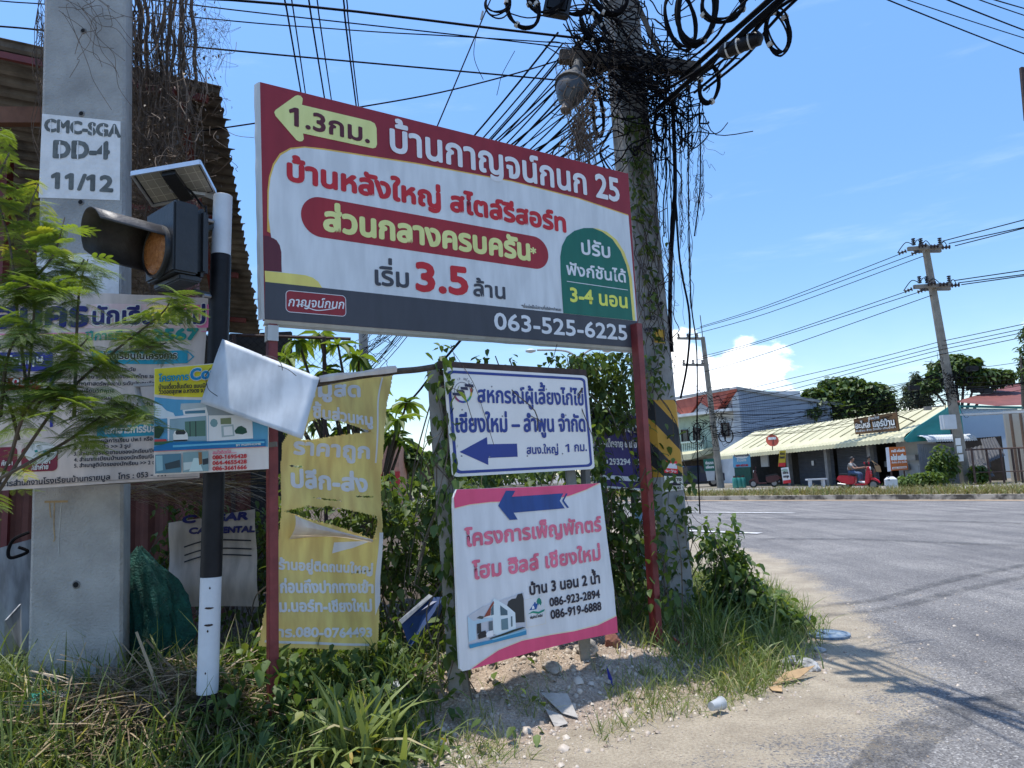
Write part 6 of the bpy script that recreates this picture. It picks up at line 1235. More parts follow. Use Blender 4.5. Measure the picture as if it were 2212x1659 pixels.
tag(I.build('sparse_grass', lg_, org=(.4, 4.9, 0)), 'sparse thin grass along the front of the dirt heap', 'grass', kind='stuff')
# stones and clods on the dirt
I = Inst(); k = 9000; X, Y = U(-.9, 2.6, k), U(4.1, 6.6, k); d = edge_d(X, Y); m_ = (d > -.35) & (RNG.random(k) < np.where(d > 0, .9, .25)); X, Y = X[m_], Y[m_]; k = len(X)
cv = np.array([[-1, -1, -.6], [1, -1, -.6], [1, 1, -.6], [-1, 1, -.6], [-.7, -.6, .6], [.8, -.7, .5], [.6, .7, .7], [-.8, .6, .4]]) * .5; cfq = np.array([[0, 1, 5, 4], [1, 2, 6, 5], [2, 3, 7, 6], [3, 0, 4, 7], [4, 5, 6, 7]])
I.add(cv, cfq, rotm(U(0, 6.28, k), U(-.6, .6, k), U(-.6, .6, k), RNG.exponential(.009, k) + .005), np.stack([X, Y, Hf(X, Y) + .003], 1), RNG.random(k))
clod = leafmat('clod', (.24, .18, .13), (.52, .45, .37), 0); tag(I.build('gravel', clod, org=(.5, 5, 0)), 'small stones and clods scattered over the dirt heap', 'gravel', kind='stuff')
I = Inst(); k = 1500; X, Y = U(.0, 5.5, k), U(3.9, 9, k); m_ = (edge_d(X, Y) < -.05) & (RNG.random(k) < np.exp(edge_d(X, Y) * .9) + .08); X, Y = X[m_], Y[m_]; I.add(cv, cfq, rotm(U(0, 6.28, len(X)), U(-.6, .6, len(X)), U(-.6, .6, len(X)), RNG.exponential(.006, len(X)) + .006), np.stack([X, Y, Hf(X, Y) + .003], 1), RNG.random(len(X))); tag(I.build('road_grit', clod, org=(2, 6, 0)), 'loose grit lying on the road shoulder', 'gravel', kind='stuff')
def rock(label, x, y, sx, sy, sz, m, name='rock', rz=0., seed=0):
    bm = bmesh.new(); bmesh.ops.create_icosphere(bm, subdivisions=3, radius=1); r = np.random.default_rng(seed + 5)
    pl_n = [r.normal(size=3) for _ in range(9)]; pl_n = [q / np.linalg.norm(q) for q in pl_n]; mb = MB()
    for v in bm.verts:
        p = np.array(v.co); 
        for q in pl_n:
            dd = p @ q
            if dd > .72: p = p - q * (dd - .72)
        p = p * (1 + .05 * r.normal()); c, s_ = math.cos(rz), math.sin(rz); p = p * (sx, sy, sz); mb.v.append((x + p[0] * c - p[1] * s_, y + p[0] * s_ + p[1] * c, float(Hf(x, y)) + p[2] + sz * .45))
    mb.f = [[v.index for v in f.verts] for f in bm.faces]; mb.m = [0] * len(mb.f); bm.free(); return tag(mb.build(name, m), label, 'rock')
rkm = mat('rubble', (.28, .24, .20), .95, .35, 14, .7, 40, col2=(.5, .45, .39)); rkg = mat('grey_rubble', (.30, .29, .28), .95, .3, 14, .6, 40, col2=(.55, .54, .52))
for i, (x, y, sx, sy, sz, m, lab) in enumerate(((1115, 1462, .17, .10, .10, rkm, 'large brown rock in shade under the pink board'), (1268, 1440, .11, .08, .075, rkm, 'pale topped rock at the foot of the right end of the pink board'), (1195, 1475, .10, .07, .05, rkm, 'flat rock between the two bigger rocks under the pink board'), (985, 1490, .13, .10, .10, rkm, 'reddish clod against the weathered grey post'),
        (1705, 1430, .11, .07, .045, rkg, 'broken grey concrete lump left of the orange cardboard'), (1745, 1440, .13, .09, .05, rkg, 'broken grey concrete slab beside the sandy shoulder'), (1770, 1405, .06, .04, .03, rkg, 'small pale lump in front of the blue valve cover'), (1725, 1342, .05, .04, .035, rkg, 'small stone in the shadow behind the blue valve cover'), (1678, 1344, .05, .03, .02, rkg, 'white stone chip at the grass tip'), (1616, 1485, .02, .02, .015, rkg, 'lone pebble on the sandy shoulder'), (1325, 1420, .09, .06, .08, mat('red_brick', (.22, .09, .06), .95, .3, 9, .4), 'dull red rock under the right corner of the pink board'))):
    g = G(x, y, .12 if y > 1380 and x < 1400 else .01); rock(lab, g[0], g[1], sx, sy, sz, m, seed=i, rz=i)
# litter
def sheet(name, label, cat, pts, m, z0=.012, th=.004, bend=.0, solid=True):
    W_ = []
    for i, p in enumerate(pts): g = G(p[0], p[1], .05 if len(p) < 3 else p[2]); W_.append(np.array([g[0], g[1], float(Hf(g[0], g[1])) + z0 + (p[3] if len(p) > 3 else 0)]))
    mb = MB(); mb.prism(W_, (0, 0, th)); return tag(mb.build(name, m), label, cat)
card = mat('cardboard', (.40, .26, .13), .85, .2, 9); gcard = mat('grey_board', (.36, .33, .29), .85, .25, 9)
sheet('cardboard', 'torn orange brown cardboard sheet lying on the grass edge', 'cardboard', [(1668, 1474, .03, .0), (1696, 1462, .03, .05), (1762, 1450, .03, .06), (1728, 1464, .03, .02)], card); sheet('cardboard', 'rounded cardboard scrap under the torn orange sheet', 'cardboard', [(1660, 1482, .02), (1688, 1478, .02), (1690, 1492, .02), (1668, 1490, .02)], card)
sheet('broken_board', 'broken grey board in two pieces on the dirt front', 'board', [(1168, 1504, .12, .02), (1226, 1506, .1, .03), (1248, 1530, .08), (1214, 1528, .08)], gcard); sheet('broken_board', 'smaller snapped piece of the grey board on the dirt', 'board', [(1178, 1524, .1, .02), (1212, 1530, .08), (1226, 1544, .07), (1198, 1552, .07)], gcard)
sheet('plastic_scrap', 'crumpled grey plastic scrap on the shaded dirt left of the grey post', 'litter', [(836, 1512, .16, .03), (856, 1510, .16, .05), (882, 1540, .14, .02), (864, 1546, .14), (850, 1526, .15, .04)], wb); sheet('rag', 'purple rag lying behind the blue valve cover', 'litter', [(1716, 1346, .01), (1752, 1332, .01, .03), (1756, 1338, .01), (1728, 1350, .01)], mat('purple_rag', (.12, .10, .2), .9, .3, 12)); sheet('tile_shard', 'dark blue tile shard on the top of the dirt heap', 'litter', [(1310, 1450, .15, .02), (1322, 1460, .15, .03), (1324, 1466, .14), (1314, 1462, .14)], sBlue)
cupx = G(1552, 1535, .02); cup = thing('plastic_cup', 'clear crushed plastic cup lying on the sand', 'cup', cupx); A2 = np.array([(0, 0, 1), (.6, -.8, 0), (.8, .6, 0)]).T; mb = MB(); mb.lathe([(.028, -.07), (.038, .03), (.041, .035)], cupx + (0, 0, .04), 16, A2); mb.build('body', vinyl('cup_plastic', (.6, .62, .62), .35, .1), cup, smooth=True); mb = MB(); mb.lathe([(.043, .033), (.043, .04), (.03, .046)], cupx + (0, 0, .04), 16, A2); mb.build('rim', MATS['tag_white'], cup)
mh = G(1790, 1373, 0); vcv = thing('valve_cover', 'round blue iron valve cover set in the sandy shoulder', 'valve cover', mh + (0, 0, .01)); bl = mat('cover_blue', (.05, .15, .30), .8, .35, 16, .3, col2=(.24, .28, .30)); mb = MB(); mb.lathe([(.19, .0), (.19, .02), (.165, .024), (.16, .014), (.02, .014)], mh, 32); mb.build('ring', bl, vcv); mb = MB(); mb.lathe([(.155, .012), (.15, .02), (.07, .022), (.06, .032), (.02, .034)], mh, 28); mb.build('lid', bl, vcv)
gb_ = G(90, 1590, .1); gbg = thing('plastic_bag', 'turquoise and dark plastic bag of rubbish in the lower left grass', 'bag', gb_); 
for dx, dz, s_, m in ((0, .06, .11, mat('turquoise_bag', (.02, .22, .17), .3, .3, 14, .8, 30)), (.15, .08, .09, mat('dark_bag', (.03, .035, .06), .25, .5, 14, .8, 30)), (.05, .0, .08, mat('pink_bag', (.4, .2, .28), .3, .6, 14, .8, 30))):
    bm = bmesh.new(); bmesh.ops.create_icosphere(bm, subdivisions=3, radius=1); mb = MB()
    for v in bm.verts: p = np.array(v.co) * (1 + .16 * math.sin(7 * v.co.x + 5 * v.co.y) + .1 * RNG.normal()); mb.v.append((gb_[0] + dx + p[0] * s_, gb_[1] + p[1] * s_, float(Hf(gb_[0], gb_[1])) + .05 + dz + p[2] * s_ * .7))
    mb.f = [[v.index for v in f.verts] for f in bm.faces]; mb.m = [0] * len(mb.f); bm.free(); mb.build('bag_lobe', m, gbg, smooth=True)
mb = MB(); mb.tube(catmull([P(1450, 1375, 6.3), P(1475, 1392, 6.2), P(1500, 1390, 6.2), P(1530, 1412, 6.1)], 5), .009, 6); 
tag(mb.build('red_strap', redpaint), 'red strap lying in the weeds beside the foot of the right red post', 'strap')
mb = MB(); mb.prism([P(866, 1345, 5.3), P(930, 1290, 5.5), P(960, 1290, 5.5), P(950, 1330, 5.5), P(885, 1400, 5.3)], (0, .02, 0)); o_ = mb.build('blue_board', mat('board_blue', (.015, .05, .16), .5, .2, 6)); tag(o_, 'dark blue board with white edge sunk in the vines left of the pink board', 'board'); mb = MB(); mb.prism([P(862, 1340, 5.29), P(926, 1284, 5.49), P(934, 1288, 5.49), P(868, 1348, 5.29)], (0, .02, 0)); mb.build('white_edge', wb, o_)
# ------------------------------------------------------------------ feathery bush at the left, close to the camera
def pinna(n=15):
    vs, fs = [], []
    for i in range(n):
        t = (i + .6) / n; y = t; dz = -.22 * t * t; ln = .17 * math.sin(math.pi * min(1, .16 + .86 * t)) ** .6
        for s in (-1, 1):
            b = len(vs); wd = .022; vs += [[0, y - wd, dz], [s * ln, y + .05, dz - .02], [s * ln * .96, y + .085, dz - .02], [0, y + wd, dz]]; fs.append([b, b + 1, b + 2, b + 3])
    b = len(vs); vs += [[-.006, 0, 0], [.006, 0, 0], [.004, 1, -.22], [-.004, 1, -.22]]; fs.append([b, b + 1, b + 2, b + 3]); return np.array(vs), np.array(fs)
PV, PF = pinna()
def compound(npair):
    vs, fs, n = [], [], 0
    for i in range(npair):
        t = (i + .8) / npair
        for s in (-1, 1):
            a = s * (1.05 - .45 * t); c, q = math.cos(a), math.sin(a); sc_ = .62 - .18 * abs(t - .45); R = np.array([[c, q, 0], [-q, c, 0], [0, 0, 1]]); v = (PV * sc_) @ R.T + np.array([0, t * .8, -.10 * t * t]); vs.append(v); fs.append(PF + n); n += len(v)
    r = np.array([[-.008, 0, 0], [.008, 0, 0], [.005, .8, -.1], [-.005, .8, -.1]]); vs.append(r); fs.append(np.array([[0, 1, 2, 3]]) + n); return np.concatenate(vs), np.concatenate(fs)
COMP = [compound(3), compound(4), compound(5)]
lb = thing('feathery_bush', 'bright green feathery leaved bush in front of the school banner at the left edge', 'bush', (-2.9, 3.6, 0)); I = Inst(); mb = MB()
BR = [([(-160, 1500, 4.0), (-60, 1180, 3.9), (40, 930, 3.8), (74, 660, 3.75), (60, 480, 3.8), (84, 395, 3.85)], .9, 26), ([(66, 900, 3.8), (40, 700, 3.6), (20, 520, 3.6), (-20, 400, 3.6)], 1., 18), ([(-60, 1150, 3.9), (120, 880, 3.7), (240, 765, 3.7), (346, 680, 3.75), (372, 640, 3.8)], 1., 26), ([(74, 660, 3.75), (160, 590, 3.7), (182, 560, 3.7)], 1., 12),
      ([(160, 900, 3.7), (170, 640, 3.9), (190, 560, 4.0)], .8, 14), ([(40, 950, 3.6), (10, 850, 3.5), (-60, 760, 3.5)], 1., 16), ([(-30, 1050, 3.8), (150, 950, 3.6), (262, 870, 3.65), (300, 905, 3.7)], 1., 22), ([(66, 900, 3.7), (130, 800, 3.5), (190, 730, 3.5)], 1., 18), ([(20, 1000, 3.6), (60, 880, 3.4), (130, 850, 3.4), (200, 880, 3.4)], 1., 20), ([(0, 900, 3.5), (20, 760, 3.4), (70, 690, 3.4)], 1., 16), ([(-40, 500, 3.6), (-10, 400, 3.6), (20, 330, 3.65)], .8, 8), ([(30, 640, 3.7), (110, 560, 3.7), (140, 470, 3.8)], .9, 14), ([(0, 640, 3.6), (60, 620, 3.5), (110, 640, 3.5)], 1., 14), ([(300, 740, 3.75), (330, 750, 3.7), (360, 740, 3.7)], .8, 8), ([(-50, 320, 3.7), (-20, 290, 3.7), (6, 280, 3.7)], .7, 4)]
Tn, Yw, Sz, Pt = [], [], [], []
for pts, sc_, k in BR:
    k = int(k * 2.5)
    path = catmull([P(*p) for p in pts], 8); n = len(path); mb.tube(path, list(np.linspace(.010, .003, n)), 5)
    for i in range(k):
        t = .25 + .75 * (i + jr(0, .8)) / k; p = path[min(n - 1, int(t * (n - 1)))]; Tn.append(p + RNG.normal(0, .03, 3)); Yw.append(jr(-math.pi, math.pi)); Sz.append(jr(.10, .175) * sc_); Pt.append(jr(-.5, .2))
Tn, Yw, Sz, Pt = map(np.array, (Tn, Yw, Sz, Pt)); sel = RNG.integers(0, 3, len(Tn))
for q in range(3):
    m_ = sel == q; I.add(*COMP[q], rotm(Yw[m_], Pt[m_], U(-.5, .5, m_.sum()), Sz[m_]), Tn[m_], np.clip(RNG.beta(2, 2, m_.sum()) + (RNG.random(m_.sum()) < .06) * .5, 0, 1))
I.build('foliage', ll, lb); mb.build('branches', brs, lb, smooth=True)
# dead vines hanging right of the concrete pole
dvv = MB()
for i in range(85):
    x = 285 + 130 * RNG.random() ** 1.3; a = P(x + jr(-5, 5), jr(-60, 60), 5.75); b = P(x + RNG.normal(0, 16), jr(150, 420), jr(5.6, 6.0)); dvv.tube(rndpath(a, b, 7, .028), jr(.0015, .006), 4, False)
for i in range(9): x = (300, 318, 352, 366, 372, 383, 402, 410, 290)[i]; a = P(x, -60, 5.8); b = P(x + jr(-10, 22), jr(250, 330), 5.85); dvv.tube(rndpath(a, b, 7, .02), jr(.010, .018), 5, False)
for i in range(520):
    x, y = RNG.normal(340, 48), RNG.normal(330, 120); a = P(x, y, jr(5.6, 6.1)); b = a + RNG.normal(0, .17, 3) - np.array([0, 0, .10]); dvv.tube(rndpath(a, b, 4, .045), jr(.0015, .0045), 3, False)
for i in range(160):
    x, y = jr(285, 420), jr(420, 660); a = P(x, y, jr(5.7, 6.2)); b = a + RNG.normal(0, .15, 3); dvv.tube(rndpath(a, b, 4, .04), jr(.0015, .004), 3, False)
for i in range(60):
    x = jr(380, 500); a = P(x - 40, jr(-40, 160), 5.8); b = P(x, jr(20, 260), 5.8); dvv.tube(rndpath(a, b, 5, .07), .0014, 3, False)
for i in range(14): a = P(jr(120, 270), jr(-20, 30), 4.95); b = P(jr(150, 330), jr(20, 240), 4.98); dvv.tube(rndpath(a, b, 5, .035), .0022, 3, False)
for i in range(14): a = P(jr(80, 95), jr(-20, 60), 5.5); b = P(jr(78, 100), jr(120, 600), 5.5); dvv.tube(rndpath(a, b, 6, .03), .003, 3, False)
dvo = thing('dead_vine', 'curtain of dead brown vines hanging beside the concrete pole over the shed roof', 'vine', P(345, 640, 5.9)); dvv.build('stems', dryv, dvo)
I = Inst(); k = 420; T = np.array([P(RNG.normal(375, 45), jr(0, 420), jr(5.6, 6.0)) for _ in range(k)]); leaves(I, T, (.015, .04), droop=(.8, 1.6)); I.build('dry_leaves', leafmat('dry_leaf', (.05, .035, .025), (.16, .12, .085), .1), dvo)
# rosette leaved tree behind the fence
rt = thing('rosette_tree', 'small tree with rosettes of long drooping leaves behind the fence below the billboard', 'tree', (-1.7, 8.2, 0)); I = Inst(); mb = MB(); cs_ = []
for x, y, Y in [(645, 735, 7.9), (690, 722, 8.2), (730, 745, 7.8), (775, 770, 8.0), (640, 800, 8.2), (700, 800, 7.9), (745, 815, 8.2), (800, 830, 8.3), (620, 770, 8.4), (670, 850, 8.5), (720, 870, 8.3), (615, 850, 8.0), (770, 880, 8.6), (862, 905, 8.0), (878, 870, 8.3), (845, 940, 8.2), (830, 890, 8.6), (690, 910, 8.8), (740, 930, 8.4), (640, 900, 8.6), (800, 900, 8.5), (870, 950, 8.5)]:
    c = P(x, y, Y); cs_.append(c); k = int(jr(9, 14)); yw = np.linspace(0, 6.28, k, endpoint=False) + jr(0, 1); I.add(LONG_V * np.array([1.25, 1, 1]), LEAF_F, rotm(yw, U(-.95, .25, k), U(-.3, .3, k), U(.20, .33, k)), np.repeat(c[None], k, 0), RNG.beta(2.2, 2, k))
    root = np.array([-1.75 + jr(-.1, .1), 8.3, 0.]); mb.tube(catmull([root, root + (0, 0, 1.1), (root + c) / 2 + (0, 0, .5), c], 5), list(np.linspace(.045, .012, 16)), 6)
I.build('crown', lp, rt); mb.build('trunk', brs, rt, smooth=True)
# ------------------------------------------------------------------ across the road
SR = np.array([20.85, 37.8, .2]); eL = np.array([15.6, 55, .2]) - SR; eL /= np.linalg.norm(eL); nB = np.array([-eL[1], eL[0], 0]); nB = nB if nB[0] > 0 else -nB
FPl = Plane(SR, -eL); EPl = Plane(SR, nB)                     # shop front and shop end wall
def fr(a, b, z, o=SR): return np.array([o[0], o[1], 0]) + eL * a + nB * b + np.array([0, 0, z])
FAX = np.array([eL, nB, (0, 0, 1)]).T
def fbox(mb, a0, a1, b0, b1, z0, z1, o=SR): mb.box(fr((a0 + a1) / 2, (b0 + b1) / 2, (z0 + z1) / 2, o), abs(a1 - a0), abs(b1 - b0), abs(z1 - z0), FAX); return mb
def fa(x, y=1000): return -FPl.hit(x, y)[0]                    # distance along the shop front of picture column x
def fz(x, y): return FPl.hit(x, y)[1] + .2
cream = mat('cream_roof_sheet', (.48, .45, .27), .5, .12, .8, 0, col2=(.56, .53, .34)); teal = mat('teal_sheet', (.02, .26, .25), .5, .1, 2); shut = mat('roller_shutter', (.055, .062, .075), .6, .15, 3); gcor = mat('grey_corrugated', (.20, .21, .23), .6, .2, 1.5); whw = mat('white_wall', (.52, .55, .57), .8, .12, 1.2); grnw = mat('green_wall', (.33, .42, .33), .8, .15, 1.5)
shop = thing('shop_row', 'long low shop row with pale yellow metal roof and teal gable', 'shop', fr(8, 2, .2)); AL = fa(1559, 984); 
def ridge(a): return 4.42 - .012 * a
def eave(a): return 2.86 - .020 * a
mb = MB(); k = int(AL / .14); vs = []
for i in range(k + 1):
    a = AL * i / k; o = .022 if i % 2 else -.022
    for b, z in ((-.75, eave(a) - .36), (-.72, eave(a) - .12), (-.55, eave(a) + .04), (0, eave(a) + .30), (3.0, ridge(a))): vs.append(fr(a, b, z + o))
mb.add(vs, [(5 * i + j, 5 * i + j + 1, 5 * i + 6 + j, 5 * i + 5 + j) for i in range(k) for j in range(4)]); mb.build('roof', cream, shop)
for i in range(1, int(AL / .9)): mb = MB() if i == 1 else mb; mb.slab(fr(i * .9, 0, eave(i * .9) + .335), fr(i * .9, 2.98, ridge(i * .9) + .035), .035, .03)
mb.build('roof_seams', mat('seam_tone', (.38, .36, .22), .8, .2), shop)  # ribs slightly darker than the roof sheet
mb = MB(); mb.prism([fr(0, -.5, 2.70), fr(0, 0, 3.00), fr(0, 3.0, 4.34), fr(0, 3.3, 4.30), fr(0, 3.3, 2.55), fr(0, -.5, 2.45)], eL * .06); mb.build('gable', teal, shop)
mb = MB(); mb.slab(fr(-.04, -.7, 2.55), fr(-.04, 0, 3.04), .05, .2); mb.slab(fr(-.04, 0, 3.04), fr(-.04, 3.0, 4.40), .05, .22); mb.build('barge_board', teal, shop)
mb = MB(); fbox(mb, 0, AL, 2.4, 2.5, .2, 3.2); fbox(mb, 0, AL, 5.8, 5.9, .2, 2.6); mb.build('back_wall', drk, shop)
cols = [fa(1973), fa(1881), fa(1787), fa(1704), fa(1640), AL - .2]
for c in cols[1:4]: mb = MB(); fbox(mb, c - .12, c + .12, -.1, .15, .2, eave(c) + .2); mb.build('column', conc2, shop)
def shutter(a0, a1, nm='shutter'):
    mb = MB(); n = 26; vs = []; h = 2.55
    for i in range(n + 1):
        for q in (0, 1): vs += [fr(a0, .62 + .03 * q, .22 + h * (i + q * .5) / (n + 1)), fr(a1, .62 + .03 * q, .22 + h * (i + q * .5) / (n + 1))]
    m = len(vs) // 2; mb.add(vs, [(2 * i, 2 * i + 1, 2 * i + 3, 2 * i + 2) for i in range(m - 1)]); return mb.build(nm, shut, shop)
for p, q in ((1881, 1787), (1787, 1704)): 
    s_ = shutter(fa(p) + .15, fa(q) - .15)
mb = MB(); fbox(mb, fa(1742), fa(1737), .55, .56, 1.45, 1.75); mb.build('notice', vinyl('notice_white', (.55, .56, .56), 0), shop)
mb = MB(); n_ = 44
for i in range(n_): b0, b1 = .06 + 2.9 * i / n_, .06 + 2.9 * (i + 1) / n_; mb.quad(fr(-.03 - .03 * (i % 2), b0, .2), fr(-.03 - .03 * ((i + 1) % 2), b1, .2), fr(-.03 - .03 * ((i + 1) % 2), b1, 2.35), fr(-.03 - .03 * (i % 2), b0, 2.35))
mb.build('side_sheet', gcor, shop)
mb = MB(); vs = []; k = 40; a5 = ((0, 2.78), (-.3, 2.74), (-.5, 2.66), (-.6, 2.52), (-.62, 2.4))
for i in range(k + 1):
    b = .15 + 3.3 * i / k; o = .025 if i % 2 else -.025
    for a, z in a5: vs.append(fr(a, b, z + o))
mb.add(vs, [(5 * i + j, 5 * i + j + 1, 5 * i + 6 + j, 5 * i + 5 + j) for i in range(k) for j in range(4)]); mb.build('side_awning', whw, shop)
mb = MB(); fbox(mb, .3, fa(1881) - .3, 1.6, 1.7, .2, 2.8); mb.build('inner_wall', whw, shop)
mb = MB()
for a, z in ((.5, .9), (1.2, 1.5), (2.0, 1.5), (2.0, 1.0), (2.8, 1.2)): fbox(mb, a, a + .6, 1.1, 1.45, z, z + .32)
mb.build('air_unit_shelf', mat('pale_units', (.35, .36, .36), .6, .2, 3), shop)
mb = MB(); fbox(mb, AL - 2.6, AL - .6, .6, .7, .2, 2.3); mb.build('green_door', mat('green_door', (.02, .11, .08), .6, .2), shop); mb = MB(); fbox(mb, fa(1648), fa(1633), .4, .5, 1.5, 2.6); mb.build('white_grille', whw, shop)
# roof sign
def board(name, label, cat, pl, quad, m, th=.06, group=None):
    t = thing(name, label, cat, pl.at(*pl.hit(*quad[1]))); mb = MB(); mb.prism([pl.at(*pl.hit(*p)) for p in quad], -pl.N * th); return t, mb.build('panel', m, t)
RS = Plane(P(1847, 940, 41.5), P(1937, 925, 38.7) - P(1847, 940, 41.5)); brn = mat('brown_sign', (.10, .045, .015), .5, .35, 1.1, col2=(.20, .09, .02))
t, p_ = board('roof_sign', 'brown shop sign with white Thai lettering standing on the yellow roof', 'sign', RS, ((1843.5, 905), (1848, 938.5), (1941, 930), (1937, 890)), brn)
lw = mat('lettering_white', (.75, .75, .72), .5, 0); lk = mat('lettering_black', (.02, .02, .02), .5, 0)
text(p_, RS, 'จำหน่าย', (1877, 908), (1900, 904.5), 5, lw, .08, .03); text(p_, RS, 'อะไหล่ แอร์บ้าน', (1850, 926), (1934, 917.5), 10, lk, .2, .02); text(p_, RS, 'อะไหล่ แอร์บ้าน', (1850, 926), (1934, 917.5), 10, lw, .07, .05); text(p_, RS, 'รับซ่อม ล้าง ติดตั้ง เติมน้ำยา', (1850, 933.5), (1936, 924), 3, lw, .05, .03)
mb = MB()
for u in (.25, 1.7, 3.0): mb = MB(); mb.slab(RS.at(u, -.35, -.1), RS.at(u, 1.0, -.1), .06, .06); mb.build('leg', rust, t); mb = MB(); mb.slab(RS.at(3.0, .7, -.1), RS.at(3.2, .0, -2.0), .05, .05); mb.build('stay', rust, t)
OP = Plane(P(1920, 1018, 36.9), (1, -.06, 0)); org_ = vinyl('orange_vinyl', (.50, .12, .02), 0)
t, p_ = board('orange_board', 'orange advertising board with white lettering standing before the shop', 'sign', OP, ((1920, 966), (1925, 1017), (1962, 1014.5), (1955, 964.5)), org_, .25)
text(p_, OP, 'ขายได้ เครื่องเย็น', (1925, 977), (1954, 975.5), 4, lw, .08, .03); text(p_, OP, 'อะไหล่ แอร์บ้าน', (1925, 994), (1957, 992.5), 8, lw, .1, .03); text(p_, OP, 'รับซ่อม ล้าง ติดตั้ง', (1926, 1001), (1958, 999.5), 3, lw, .05, .03)
shape(p_, OP, [(1927, 1009), (1927, 1014), (1958, 1011.5), (1958, 1007)], lw, .02, 'white_strip'); text(p_, OP, '053-441225', (1929, 1013), (1956, 1011), 2.6, org_, .06, .04)
mb = MB(); mb.prism([P(1913.5, 967, 37.1), P(1918, 1019, 37.1), P(1925, 1017.5, 36.9), P(1920, 966, 36.9)], (0, .03, 0)); mb.build('side_face', mat('board_side', (.4, .44, .5), .5, .1), t); mb = MB(); 
for x in (1927, 1955): a = P(x, 1016, 36.9); mb = MB(); mb.slab((a[0], a[1] + .1, .2), (a[0], a[1] + .1, a[2]), .06, .06); mb.build('leg', rust, t)
YS = Plane(P(1700, 985, 45), (1, -.15, 0)); t, p_ = board('hanging_banner', 'narrow yellow and red banner hanging under the shop eave', 'banner', YS, ((1684, 974), (1681, 1008), (1696.5, 1008), (1697.5, 973)), vinyl('banner_yellow', (.55, .38, .02), 0), .02)
shape(p_, YS, [(1682, 1000), (1681, 1008), (1696.5, 1008), (1697, 999)], vTxtR, .03, 'red_strip'); text(p_, YS, 'ซ่อม', (1685, 983), (1695, 982), 4, lk, .08, .04); text(p_, YS, 'ล้างแอร์', (1684, 991), (1695, 990), 4, lk, .08, .04)
WSg = Plane(P(1696, 1030, 44), (1, -.3, 0)); t, p_ = board('shop_stand', 'white standing shop board with grey lettering and red foot by the shutter', 'sign', WSg, ((1687, 1011), (1692, 1045), (1708.5, 1043), (1703, 1009)), lw, .05)
text(p_, WSg, 'บริการ', (1691, 1024), (1703, 1023), 4, pK, .08, .03); text(p_, WSg, 'ราคาถูก', (1692, 1032), (1704, 1031), 4, pK, .08, .03); shape(p_, WSg, [(1691.5, 1038), (1692, 1045), (1708.5, 1043), (1708, 1036)], vTxtR, .03, 'red_foot'); c = WSg.hit(1695, 1016); mb = MB(); mb.ngon([WSg.at(c[0] + .18 * math.cos(q), c[1] + .09 * math.sin(q), .03) for q in np.arange(16) * math.pi / 8]); mb.build('green_oval', grnw, p_)
BS = Plane(P(1600, 1000, 50), (1, -.2, 0)); t, p_ = board('blue_banner', 'light blue and white banner with red numbers hanging at the left of the shop', 'banner', BS, ((1583, 984), (1584, 1010), (1622, 1008.5), (1620, 981)), vinyl('banner_sky', (.16, .42, .60), 0), .02)
shape(p_, BS, [(1583, 984), (1592, 990), (1603, 991), (1613, 989), (1620, 981)], lw, .03, 'white_cap'); text(p_, BS, 'ร้านอาหารตามสั่ง', (1586, 987), (1618, 985), 3.5, pK, .07, .05); text(p_, BS, 'ข้าวแกง', (1592, 997), (1612, 996), 4, lw, .07, .05); text(p_, BS, '089-432186', (1590, 1008), (1616, 1006.5), 4, vTxtR, .08, .05)
GS = Plane(P(1530, 1010, 52), (1, -.2, 0)); t, p_ = board('green_banner', 'dark green banner with pale lettering beside the far slim pole', 'banner', GS, ((1519, 992), (1522, 1018), (1545, 1017), (1543, 990)), vinyl('banner_green', (.02, .14, .10), 0), .02); text(p_, GS, 'ซ่อมรถ', (1524, 1003), (1541, 1002), 4.5, lw, .07, .05); text(p_, GS, 'เปลี่ยนยาง', (1525, 1012), (1542, 1011), 4, lw, .07, .05)
mb = MB(); mb.prism([P(1524, 1018, 51.8), P(1528, 1039, 51.8), P(1544, 1037, 51.8), P(1544, 1017, 51.8)], (0, .02, 0)); tag(mb.build('white_sheet', whw), 'white sheet hanging under the dark green banner', 'sheet')
dish = thing('satellite_dish', 'orange red satellite dish with white label on the yellow roof edge', 'satellite dish', P(1669, 970, 46)); dc = P(1668, 952, 45.8); dd = np.array([-.15, -.95, .25]); dd /= np.linalg.norm(dd); dx_ = np.cross((0, 0, 1), dd); dx_ /= np.linalg.norm(dx_); DA = np.array([dx_, np.cross(dd, dx_), dd]).T
mb = MB(); mb.lathe([(.39, .07), (.38, .05), (.25, -.02), (.1, -.05), (.01, -.055)], dc, 24, DA); mb.build('reflector', mat('dish_red', (.55, .10, .05), .5, .1), dish, smooth=True); mb = MB(); mb.box(dc + DA @ np.array([0, .13, .075]), .48, .16, .01, DA); lb2 = mb.build('label_plate', lw, dish); mb = MB(); mb.tube([dc + DA @ np.array([0, -.3, .05]), dc + DA @ np.array([0, -.05, .42])], .02, 6); mb.tube([dc - (0, 0, .1), P(1669, 972, 46)], .03, 6); mb.build('arm', rust, dish)
